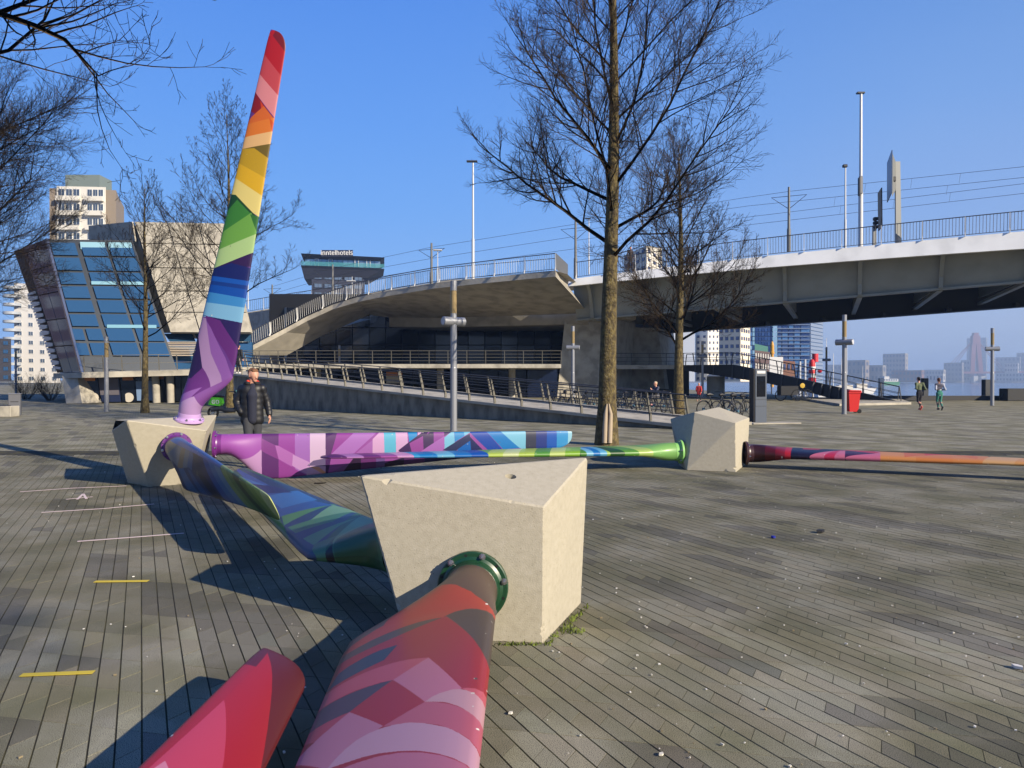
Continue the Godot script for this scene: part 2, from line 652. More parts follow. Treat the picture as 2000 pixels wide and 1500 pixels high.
func chipped_block(pts: Array, g: Geo, hole := Vector3.ZERO, hole_r := 0.0, seed_ := 1) -> void:
	var fn := FastNoiseLite.new()
	fn.seed = seed_
	fn.frequency = 9.0
	fn.fractal_octaves = 4
	var fine := FastNoiseLite.new()
	fine.seed = seed_ + 50
	fine.frequency = 55.0
	var faces := hull(pts)
	var edges := {}                                      # (from, to) -> inset points of the face on its left
	var caps := {}
	for f in faces:
		var ids: Array = f[1]
		var nn: Vector3 = f[0]
		var m := ids.size()
		var inset := []
		var w := 0.009
		for k in m:
			var p: Vector3 = pts[ids[k]]
			var a: Vector3 = (pts[ids[(k + m - 1) % m]] - p).normalized()
			var b: Vector3 = (pts[ids[(k + 1) % m]] - p).normalized()
			var sn := maxf(0.2, a.cross(b).length())
			inset.append(p + (a + b) * (w / sn))
			if not caps.has(ids[k]):
				caps[ids[k]] = []
			caps[ids[k]].append([inset[k], nn])
		var ring := []
		for k in m:
			var u: Vector3 = pts[ids[k]]
			var v: Vector3 = pts[ids[(k + 1) % m]]
			var dir := nn.cross(v - u).normalized()
			var steps := maxi(4, int(u.distance_to(v) / 0.018))
			var line := []
			for s in steps + 1:
				var t := float(s) / steps
				var at := u.lerp(v, t)
				var low := 1.0 + 1.6 * smoothstep(0.22, 0.0, at.y)
				var big := maxf(0.0, fn.get_noise_3dv(at * (0.55 if dir.y > 0.5 else 0.8)) - 0.30) * 0.06 * low
				var c := (big + maxf(0.0, fine.get_noise_3dv(at + nn * 3.0)) * 0.006) * smoothstep(0.0, 0.08, minf(t, 1.0 - t))
				var p: Vector3 = (inset[k] as Vector3).lerp(inset[(k + 1) % m], t) + dir * c
				line.append(p)
				if s < steps:
					ring.append(p)
			edges["%d,%d" % [ids[k], ids[(k + 1) % m]]] = line
		var hp := hole - nn * nn.dot(hole - inset[0])
		if hole_r > 0.0 and nn.y > 0.7 and range(m).all(func(k): return nn.cross(pts[ids[(k + 1) % m]] - pts[ids[k]]).dot(hp - pts[ids[k]]) > 0.06):                  # a lifting hole, cut by a slit too thin to see
			var x := nn.cross(Vector3.BACK).normalized()
			var y := nn.cross(x)
			var near := 0
			for q in ring.size():
				if ring[q].distance_to(hp) < ring[near].distance_to(hp):
					near = q
			var a0 := atan2(y.dot(ring[near] - hp), x.dot(ring[near] - hp))
			var loop := []
			for q in 25:
				var a := a0 - TAU * (q + 0.01 if q == 0 else q - 0.01 if q == 24 else float(q)) / 24.0
				loop.append(hp + (x * cos(a) + y * sin(a)) * hole_r)
			for q in 24:
				g.quad(loop[q], loop[q + 1], loop[q + 1] - nn * 0.09, loop[q] - nn * 0.09, hp - loop[q])
			g.prism(loop.slice(0, 24).map(func(q): return q - nn * 0.09), -nn * 0.01)
			ring = ring.slice(0, near + 1) + loop + [ring[near] + (ring[(near + 1) % ring.size()] - ring[near]) * 0.004] + ring.slice(near + 1)
		var bx: Vector3 = (pts[ids[1]] - pts[ids[0]]).normalized()
		var by := nn.cross(bx)
		var flat := PackedVector2Array()
		for p in ring:
			flat.append(Vector2(bx.dot(p), by.dot(p)))
		var t := Geometry2D.triangulate_polygon(flat)
		var first := g.v.size()
		for p in ring:
			g.pt(p, nn)
		for k in range(0, t.size(), 3):
			g.face(first + t[k], first + t[k + 1], first + t[k + 2])
	for key in edges:
		var ab: PackedStringArray = key.split(",")
		var back: String = ab[1] + "," + ab[0]
		if int(ab[0]) > int(ab[1]) or not edges.has(back):
			continue
		var p: Array = edges[key]
		var q: Array = edges[back].duplicate()
		q.reverse()
		var mid: Vector3 = (pts[int(ab[0])] + pts[int(ab[1])]) * 0.5
		var cen := Vector3.ZERO
		for z in pts:
			cen += z / pts.size()
		for k in p.size() - 1:
			g.quad(p[k], p[k + 1], q[k + 1], q[k], mid - cen)
	for id in caps:
		var ring: Array = caps[id]
		var nn := Vector3.ZERO
		for r in ring:
			nn += r[1]
		nn = nn.normalized()
		for k in range(1, ring.size() - 1):
			g.tri(ring[0][0], ring[k][0], ring[k + 1][0], nn)


func block(label: String, pts: Array, hole := Vector3.ZERO, hole_r := 0.0, seed_ := 1) -> Node3D:
	var at := Vector3.ZERO
	for p in pts:
		at += Vector3(p.x, 0, p.z) / pts.size()
	var o := thing("concrete_block", label, "concrete block", at, "concrete blocks that carry the blades")
	var g := Geo.new()
	chipped_block(pts, g, hole, hole_r, seed_)
	part("body", g, M.concrete_block, o)
	return o


func fill_poly(im: Image, back: bool, pts: Array, c: Color) -> void:   # pts: (share of the length, share of the chord)
	var wd := im.get_width()
	var ht := im.get_height() / 2
	var y0 := ht if back else 0
	var p := []
	var top := 1e9
	var low := -1e9
	for q in pts:
		var z := Vector2(q.x * wd, q.y * ht)
		p.append(z)
		top = minf(top, z.y)
		low = maxf(low, z.y)
	for y in range(maxi(0, int(top)), mini(ht, int(low) + 1)):
		var xs := []
		var yy := y + 0.5
		for k in p.size():
			var a: Vector2 = p[k]
			var b: Vector2 = p[(k + 1) % p.size()]
			if (a.y <= yy) != (b.y <= yy):
				xs.append(a.x + (yy - a.y) / (b.y - a.y) * (b.x - a.x))
		xs.sort()
		for k in range(0, xs.size() - 1, 2):
			var x0 := clampi(roundi(xs[k]), 0, wd)
			var x1 := clampi(roundi(xs[k + 1]), 0, wd)
			if x1 > x0:
				im.fill_rect(Rect2i(x0, y0 + y, x1 - x0, 1), c)


func paint_of(c: Color) -> Color:                      # picture colour -> colour of the paint
	var l := c.srgb_to_linear()
	return Color(l.r * 0.46, l.g * 0.46, l.b * 0.47).linear_to_srgb()


func bands(im: Image, back: bool, from: float, to: float, cols: Array, slant: float) -> void:
	for k in cols.size():
		var a := lerpf(from, to, float(k) / cols.size())
		var b := lerpf(from, to, float(k + 1) / cols.size())
		fill_poly(im, back, [Vector2(a, 0), Vector2(b, 0), Vector2(b + slant, 1), Vector2(a + slant, 1)], paint_of(cols[k]))


func blade_image(base: Color) -> Image:
	var im := Image.create(2048, 512, false, Image.FORMAT_RGB8)
	im.fill(paint_of(base))
	return im


func half_chord(t: float, most: float) -> Vector2:      # leading and trailing edge, metres from the axis
	var tr := 0.16 + (most - 0.16) * smoothstep(0.03, 0.14, t)
	if t > 0.14:
		tr = lerpf(most, 0.12, (t - 0.14) / 0.86)
	return Vector2(-0.16, tr)


func called_seed(label: String) -> int:
	return label.length() * 31 + label.unicode_at(0)


func chip_paint(im: Image, seed_: int) -> void:         # knocks that show the primer, and bird lime
	rng.seed = seed_
	for k in 46:
		var edge := rng.randf() < 0.6
		var s := rng.randf_range(0.0, 0.07) if edge else rng.randf()
		var x := rng.randi_range(60, 2030)
		var y := int(s * 255.0) + (256 if rng.randf() < 0.4 else 0)
		var w := rng.randi_range(1, 4)
		im.fill_rect(Rect2i(x, y, w + rng.randi_range(0, 3), w), [rgb(196, 194, 188), rgb(176, 172, 164), rgb(70, 66, 62)][rng.randi() % 3])
		if w > 2:
			im.fill_rect(Rect2i(x + 1, y + w, w, 1), rgb(184, 180, 172))


func blade(label: String, root: Vector3, tip: Vector3, chord: Vector3, most: float, im: Image, flange_color: Color, flange_axis := Vector3.ZERO, chord_tip := Vector3.ZERO) -> Node3D:
	var o := thing("rotor_blade", label, "sculpture blade", root, "painted rotor blades of the sculpture")
	var ax := (tip - root).normalized()
	var ln := root.distance_to(tip)
	var c0 := (chord - ax * chord.dot(ax)).normalized()
	var c1 := (chord_tip - ax * chord_tip.dot(ax)).normalized()
	var fa := flange_axis.normalized() if flange_axis != Vector3.ZERO else ax
	chip_paint(im, called_seed(label))
	var m := StandardMaterial3D.new()
	m.roughness = 0.42
	m.metallic_specular = 0.4
	m.albedo_texture = ImageTexture.create_from_image(im)
	m.texture_repeat = false
	m.clearcoat_enabled = true
	m.clearcoat = 0.12
	m.clearcoat_roughness = 0.2
	var g := Geo.new()
	var ts: Array[float] = []
	for k in 13:
		ts.append(0.004 + 0.0105 * k)
	for k in range(1, 25):
		ts.append(0.14 + k * 0.0337)
	for t: float in [0.955, 0.965, 0.974, 0.982, 0.989, 0.994, 0.998, 1.0]:
		ts.append(t)
	var half := 14
	var rows := []
	for t in ts:
		var hc := half_chord(t, most)
		var w := smoothstep(0.03, 0.15, t)
		var thick := lerpf(0.32, lerpf(0.15, 0.04, clampf((t - 0.14) / 0.86, 0, 1)), w)
		var lead := hc.x
		var trail := hc.y
		if t > 0.955:
			var q := (t - 0.955) / 0.045
			var cut := 1.0 - sqrt(maxf(0.0, 1.0 - q * q))
			var wd := trail - lead
			lead += wd * 0.06 * cut
			trail -= wd * 0.66 * cut
			thick *= 1.0 - 0.75 * cut
		var c := c0 if chord_tip == Vector3.ZERO else c0.slerp(c1, smoothstep(0.1, 1.0, t))
		var u := c.cross(ax)
		var bend := (fa - ax) * ln * t * (1.0 - smoothstep(0.012, 0.11, t))
		var row := []
		for side in 2:
			for k in half + 1:
				var th := PI * k / half
				var s := (1.0 - cos(th)) * 0.5
				if side == 1:
					s = 1.0 - s
				var h := pow(sin(th), lerpf(1.0, 0.72, w)) * lerpf(1.0, (1.15 - 0.5 * s), w)
				var p := root + ax * (ln * t) + bend + c * lerpf(lead, trail, s) + u * (thick * 0.5 * h * (1.0 if side == 0 else -1.0))
				row.append([p, Vector2(t, (s * 0.5 if side == 0 else 0.5 + s * 0.5))])
		rows.append(row)
	var wd := (half + 1) * 2
	for r in rows.size():
		for k in wd:
			var p: Vector3 = rows[r][k][0]
			var al: Vector3 = rows[mini(r + 1, rows.size() - 1)][k][0] - rows[maxi(r - 1, 0)][k][0]
			var kp := k - 1 if k > 0 else wd - 2
			var kn := k + 1 if k < wd - 1 else 1
			var ro: Vector3 = rows[r][kn][0] - rows[r][kp][0]
			var nn := ro.cross(al).normalized()
			var mid: Vector3 = (rows[r][half / 2][0] + rows[r][half + 1 + half / 2][0]) * 0.5
			if nn.dot(p - mid) < 0.0:
				nn = -nn
			g.pt(p, nn, rows[r][k][1])
	for r in rows.size() - 1:
		for k in wd:
			var k2 := (k + 1) % wd
			if k == half or k == wd - 1:
				continue
			var i := r * wd
			g.face(i + k, i + k2, i + wd + k2); g.face(i + k, i + wd + k2, i + wd + k)
	var last := (rows.size() - 1) * wd                   # close the tip
	for k in half:
		g.face(last + k, last + k + 1, last + wd - 1 - k); g.face(last + k + 1, last + wd - 2 - k, last + wd - 1 - k)
	part("blade", g, m, o)
	if flange_color.a == 0.0:
		return o
	var fm := mat(flange_color, 0.38)
	fm.clearcoat_enabled = true
	fm.clearcoat = 0.3
	var f := Geo.new()
	f.lathe([Vector2(0.0, 0.0), Vector2(0.208, 0.0), Vector2(0.215, 0.006), Vector2(0.215, 0.036), Vector2(0.209, 0.042), Vector2(0.186, 0.042), Vector2(0.170, 0.054), Vector2(0.163, 0.075), Vector2(0.161, 0.13), Vector2(0.158, 0.132)], root, fa, 48)
	var fl := part("flange", f, fm, o)
	var x := fa.cross(Vector3.UP if absf(fa.y) < 0.9 else Vector3.RIGHT).normalized()
	var y := fa.cross(x)
	for k in 12:
		var d := x * cos(TAU * (k + 0.4) / 12) + y * sin(TAU * (k + 0.4) / 12)
		var b := Geo.new()
		if k % 2 == 0:
			b.lathe([Vector2(0.0205, 0.0), Vector2(0.0205, 0.004), Vector2(0.0, 0.0041)], root + fa * 0.042 + d * 0.196, fa, 10)
			b.lathe([Vector2(0.0145, 0.0), Vector2(0.0145, 0.016), Vector2(0.008, 0.0165), Vector2(0.008, 0.027), Vector2(0.0, 0.028)], root + fa * 0.046 + d * 0.196, fa, 6)
			part("bolt", b, M.chrome, fl)
		else:
			b.lathe([Vector2(0.009, 0.0), Vector2(0.009, 0.0012), Vector2(0.0, 0.0013)], root + fa * 0.042 + d * 0.196, fa, 12)
			part("bolt_hole", b, M.black, fl)
	return o


func sculpture() -> void:
	block("large near concrete block with a green flanged blade root and a lifting hole", [Vector3(-0.94, 1.0, -4.75), Vector3(0.195, 0.83, -4.62), Vector3(0.538, 1.044, -5.45), Vector3(-1.03, 0.93, -5.35), Vector3(-0.654, 0, -4.715), Vector3(0.19, 0, -4.62), Vector3(0.49, 0, -5.45), Vector3(-0.72, 0, -5.2)], Vector3(-0.013, 0.93, -5), 0.038, 3)
	block("leaning concrete block under the upright rainbow blade", [Vector3(-5.454, 1.014, -10.85), Vector3(-4.557, 0.829, -11.45), Vector3(-4.731, 1.026, -12.3), Vector3(-5.943, 0.832, -11.4), Vector3(-6.407, 0.939, -12.4), Vector3(-5.351, 0, -11.32), Vector3(-5.062, 0, -11.54), Vector3(-5.888, 0.001, -11.76), Vector3(-4.884, 0.001, -11.76), Vector3(-5.042, 0.017, -12.5)], Vector3.ZERO, 0.0, 8)
	block("far pointed concrete block between the green and dark red blade ends", [Vector3(2.946, 0.856, -14.3), Vector3(3.228, 1.011, -13.6), Vector3(4.04, 1.05, -15), Vector3(4.516, 0.86, -14.6), Vector3(3.846, 0.843, -13.2), Vector3(3.046, 0.001, -13.4), Vector3(3.825, 0.002, -13.1), Vector3(4.447, 0.005, -14.5), Vector3(3.074, 0.002, -14.1), Vector3(3.8, 0, -15)], Vector3.ZERO, 0.0, 14)
	var im: Image
	# upright rainbow blade
	im = blade_image(rgb(110, 60, 150))
	paint_rainbow(im)
	blade("tall upright rotor blade striped from lilac at the root to red at the tip", Vector3(-4.88, 0.966, -11.6), Vector3(-3.488, 6.828, -11.6), Vector3(0.973, -0.231, 0), 0.5, im, rgb(196, 160, 214), Vector3(0.15, 1, 0.15))
	# blade from the left block towards the front
	im = blade_image(rgb(112, 104, 92))
	paint_blue_green(im)
	blade("dark blue blade with olive green tip lying in front of the leaning block", Vector3(-4.899, 0.605, -11.22), Vector3(-1.928, 0.516, -6.3), Vector3(0, -1, -0.018), 0.52, im, rgb(98, 38, 120), Vector3(0.4, 0.02, 0.9), Vector3(0.42, -0.9, -0.25))
	im = blade_image(rgb(170, 90, 180))
	paint_purple(im)
	blade("wide purple and blue patterned blade lying behind the front block", Vector3(-4.672, 0.576, -12), Vector3(1.061, 0.521, -13.6), Vector3(-0.009, -1, 0.002), 0.57, im, rgb(110, 38, 125), Vector3(1, 0, -0.25))
	im = blade_image(rgb(130, 190, 80))
	paint_green(im)
	blade("thin bright green blade with purple tip propped on a rod", Vector3(3.023, 0.303, -13.7), Vector3(-2.975, 0.402, -11.9), Vector3(-0.285, 0.097, -0.954), 0.5, im, rgb(140, 200, 110), Vector3(-1, 0, 0.1))
	im = blade_image(rgb(66, 24, 30))
	paint_orange(im)
	blade("dark red to orange blade that runs out of the far pointed block", Vector3(4.201, 0.261, -13.85), Vector3(9.75, 0.3, -11.3), Vector3(0.412, 0.144, -0.899), 0.46, im, rgb(60, 30, 36), Vector3(1, 0, 0.1))
	im = blade_image(rgb(112, 92, 80))
	paint_pink(im)
	blade("big pink and red diamond patterned blade bolted to the near block", Vector3(-0.235, 0.343, -4.66), Vector3(-0.3, 0.4, 1.35), Vector3(-0.985, -0.171, -0.009), 0.6, im, rgb(14, 62, 36), Vector3(-0.08, 0.0, 1))
	im = blade_image(rgb(190, 36, 50))
	bands(im, false, 0.955, 1.05, [rgb(112, 30, 36)], 0.0)
	for f in [false, true]:
		fill_poly(im, f, [Vector2(0.62, 0.8), Vector2(0.9, 0.6), Vector2(0.985, 0.25), Vector2(1, 0), Vector2(1, 1), Vector2(0.6, 1)], paint_of(rgb(112, 30, 36)))
	bands(im, true, 0.3, 1.1, [rgb(236, 120, 150), rgb(200, 40, 60), rgb(190, 30, 45), rgb(110, 28, 34)], 0.1)
	paint_red_tip(im)
	blade("plain red blade tip lying on the paving at the lower edge", Vector3(-1.02, 0.45, 2.35), Vector3(-1.07, 0.24, -3.72), Vector3(0.933, -0.361, 0.005), 0.5, im, rgb(60, 20, 24))
	im = blade_image(rgb(60, 120, 80))
	paint_teal(im)
	blade("blue and light green zigzag blade between the near block and the leaning block", Vector3(-0.66, 0.49, -4.85), Vector3(-3.75, 0.36, -10.3), Vector3(-0.837, -0.263, 0.481), 0.45, im, Color(0, 0, 0, 0))
	var rod := thing("prop_rod", "thin steel rod with a round plate propping up the green blade tip", "prop", Vector3(-2.327, 0, -13.636))
	var g := Geo.new()
	var ft: Vector3 = Vector3(-2.327, 0, -13.636)
	g.tube([ft, ft + Vector3(0, 0.39, 0)], [0.012, 0.012], 8)
	g.lathe([Vector2(0, 0.0), Vector2(0.035, 0.0), Vector2(0.035, 0.02), Vector2(0, 0.021)], ft + Vector3(0, 0.365, 0), Vector3.UP, 14)
	part("rod", g, M.chrome, rod)


func paint_rainbow(im: Image) -> void:
	var f := false
	var strip := func(pts: Array, r: int, g: int, b: int) -> void: fill_poly(im, f, pts, paint_of(rgb(r, g, b)))
	strip.call([Vector2(0.992, -0.128), Vector2(1.016, 1.3), Vector2(0.813, 1.3), Vector2(0.899, -0.189)], 196, 26, 38)
	strip.call([Vector2(0.986, 0.263), Vector2(1.041, 1.3), Vector2(0.892, 1.3), Vector2(0.941, 1.3)], 132, 20, 34)
	strip.call([Vector2(0.936, 0.015), Vector2(0.88, 1.3), Vector2(0.828, 1.3), Vector2(0.881, 0.013)], 212, 78, 86)
	strip.call([Vector2(0.886, -0.008), Vector2(0.831, 1.3), Vector2(0.772, 1.3), Vector2(0.842, -0.054)], 240, 150, 158)
	strip.call([Vector2(0.842, -0.054), Vector2(0.768, 1.3), Vector2(0.77, 0.841), Vector2(0.794, -0.186)], 150, 24, 30)
	strip.call([Vector2(0.82, 0.321), Vector2(0.758, 1.3), Vector2(0.725, 1.255), Vector2(0.797, 0.444)], 224, 70, 26)
	strip.call([Vector2(0.775, 0.1), Vector2(0.809, 0.51), Vector2(0.783, 1.015), Vector2(0.754, -0.031)], 230, 112, 40)
	strip.call([Vector2(0.754, -0.031), Vector2(0.788, 1.002), Vector2(0.761, 1.3), Vector2(0.753, 1.3), Vector2(0.717, -0.092)], 240, 132, 44)
	strip.call([Vector2(0.785, 0.799), Vector2(0.758, 1.3), Vector2(0.749, 1.3), Vector2(0.749, 0.999)], 226, 88, 26)
	strip.call([Vector2(0.718, -0.096), Vector2(0.763, 1.3), Vector2(0.731, 1.3), Vector2(0.688, -0.085)], 248, 200, 138)
	strip.call([Vector2(0.688, -0.085), Vector2(0.731, 1.3), Vector2(0.706, 1.3), Vector2(0.673, 1.214), Vector2(0.699, 0.449)], 120, 100, 26)
	strip.call([Vector2(0.689, -0.089), Vector2(0.701, 0.463), Vector2(0.677, 1.3), Vector2(0.625, 1.3), Vector2(0.654, -0.062)], 206, 168, 28)
	strip.call([Vector2(0.658, -0.074), Vector2(0.63, 1.3), Vector2(0.58, 1.3), Vector2(0.62, -0.04)], 238, 190, 32)
	strip.call([Vector2(0.62, -0.04), Vector2(0.582, 1.3), Vector2(0.528, 1.3), Vector2(0.574, -0.149)], 248, 228, 140)
	strip.call([Vector2(0.574, -0.149), Vector2(0.577, 0.179), Vector2(0.518, 1.3), Vector2(0.498, 1.3), Vector2(0.522, 0.01)], 26, 76, 36)
	strip.call([Vector2(0.566, 0.262), Vector2(0.539, 0.776), Vector2(0.475, -0.015), Vector2(0.513, -0.123)], 62, 138, 52)
	strip.call([Vector2(0.475, -0.015), Vector2(0.543, 0.767), Vector2(0.497, 1.056), Vector2(0.426, -0.032)], 116, 180, 76)
	strip.call([Vector2(0.538, 0.744), Vector2(0.538, 1.186), Vector2(0.504, 1.247), Vector2(0.497, 1.023)], 48, 118, 46)
	strip.call([Vector2(0.429, -0.038), Vector2(0.513, 1.3), Vector2(0.461, 1.3), Vector2(0.379, -0.05)], 188, 224, 152)
	strip.call([Vector2(0.381, -0.057), Vector2(0.466, 1.3), Vector2(0.421, 1.3), Vector2(0.379, -0.05)], 50, 18, 86)
	strip.call([Vector2(0.381, -0.057), Vector2(0.409, 0.483), Vector2(0.408, 1.185), Vector2(0.371, 1.245), Vector2(0.362, -0.078)], 12, 30, 110)
	strip.call([Vector2(0.365, -0.084), Vector2(0.378, 1.234), Vector2(0.353, 1.272), Vector2(0.341, -0.092)], 8, 60, 150)
	strip.call([Vector2(0.366, -0.088), Vector2(0.377, 1.236), Vector2(0.366, 1.253), Vector2(0.353, -0.125)], 14, 92, 196)
	strip.call([Vector2(0.327, -0.125), Vector2(0.336, 1.299), Vector2(0.306, 1.3), Vector2(0.296, -0.114)], 64, 150, 222)
	strip.call([Vector2(0.344, -0.099), Vector2(0.356, 1.269), Vector2(0.333, 1.3), Vector2(0.325, -0.119)], 6, 84, 186)
	strip.call([Vector2(0.298, -0.12), Vector2(0.311, 1.3), Vector2(0.271, 1.3), Vector2(0.262, -0.096)], 138, 200, 242)
	strip.call([Vector2(0.265, -0.102), Vector2(0.271, 1.26), Vector2(0.201, 1.3), Vector2(0.194, 1.055), Vector2(0.267, 0.089)], 40, 24, 96)
	strip.call([Vector2(0.267, 0.089), Vector2(0.263, 0.489), Vector2(0.208, 0.996), Vector2(0.154, 0.994), Vector2(0.187, 0.757), Vector2(0.229, 0.365)], 104, 42, 130)
	strip.call([Vector2(0.265, 0.039), Vector2(0.24, 0.302), Vector2(0.174, 0.779), Vector2(0.126, 1.035), Vector2(0.107, 0.888), Vector2(0.176, 0.346)], 150, 96, 182)
	strip.call([Vector2(0.262, -0.096), Vector2(0.26, 0.131), Vector2(0.178, 0.428), Vector2(0.107, 0.91), Vector2(0.073, 0.981), Vector2(0.11, 0.357), Vector2(0.181, 0.005)], 186, 148, 200)
	strip.call([Vector2(0.2, -0.264), Vector2(0.232, -0.038), Vector2(0.136, 0.317), Vector2(0.105, 0.137), Vector2(0.098, -0.182)], 46, 24, 86)
	strip.call([Vector2(0.098, -0.182), Vector2(0.107, 0.129), Vector2(0.139, 0.311), Vector2(0.076, 0.933), Vector2(0.034, -0.151)], 116, 54, 140)
	strip.call([Vector2(0.047, -0.194), Vector2(0.092, 0.549), Vector2(0.062, 0.483), Vector2(0.022, -0.096)], 168, 112, 196)
	strip.call([Vector2(0.019, -0.3), Vector2(0.066, 0.548), Vector2(0.071, 1.147), Vector2(0.007, 1.3), Vector2(-0.018, -0.163)], 206, 168, 222)
	strip.call([Vector2(0.067, 0.537), Vector2(0.134, 0.973), Vector2(0.1, 1.094), Vector2(0.036, 1.19)], 148, 90, 176)
	bands(im, true, 0.0, 1.0, [rgb(190, 150, 205), rgb(104, 42, 130), rgb(40, 24, 96), rgb(64, 150, 222), rgb(12, 40, 130), rgb(188, 224, 152), rgb(62, 138, 52), rgb(248, 228, 140), rgb(238, 190, 32), rgb(240, 132, 44), rgb(240, 150, 158), rgb(196, 26, 38)], 0.05)


func paint_blue_green(im: Image) -> void:
	for b in [false, true]:
		bands(im, b, 0.0, 0.40, [rgb(96, 60, 110), rgb(170, 156, 132), rgb(126, 138, 150), rgb(166, 140, 112), rgb(140, 150, 156), rgb(84, 120, 160), rgb(40, 58, 96)], -0.10)
		bands(im, b, 0.30, 0.70, [rgb(44, 52, 84), rgb(20, 40, 100), rgb(24, 92, 170), rgb(70, 132, 190), rgb(118, 164, 192), rgb(62, 86, 44)], 0.14)
		bands(im, b, 0.64, 1.02, [rgb(164, 188, 104), rgb(122, 160, 84), rgb(64, 92, 42), rgb(116, 152, 60), rgb(154, 188, 76), rgb(182, 210, 94), rgb(222, 238, 130)], 0.12)
		fill_poly(im, b, [Vector2(0.08, 0.62), Vector2(0.26, 0.45), Vector2(0.34, 0.56), Vector2(0.44, 0.55), Vector2(0.6, 1.0), Vector2(0.1, 1.0)], paint_of(rgb(34, 66, 112)))
		fill_poly(im, b, [Vector2(0.12, 0.58), Vector2(0.18, 0.52), Vector2(0.34, 1.0), Vector2(0.2, 1.0)], paint_of(rgb(84, 126, 166)))
		fill_poly(im, b, [Vector2(0.24, 0.5), Vector2(0.28, 0.5), Vector2(0.44, 1.0), Vector2(0.36, 1.0)], paint_of(rgb(58, 104, 152)))
		fill_poly(im, b, [Vector2(0.36, 0.5), Vector2(0.44, 0.5), Vector2(0.58, 1.0), Vector2(0.48, 1.0)], paint_of(rgb(16, 26, 58)))
		fill_poly(im, b, [Vector2(0.05, 0.0), Vector2(0.64, 0.0), Vector2(0.64, 0.06), Vector2(0.05, 0.12)], paint_of(rgb(64, 122, 200)))
		fill_poly(im, b, [Vector2(0.955, 0.0), Vector2(1.0, 0.0), Vector2(1.0, 1.0), Vector2(0.98, 1.0)], paint_of(rgb(232, 244, 160)))


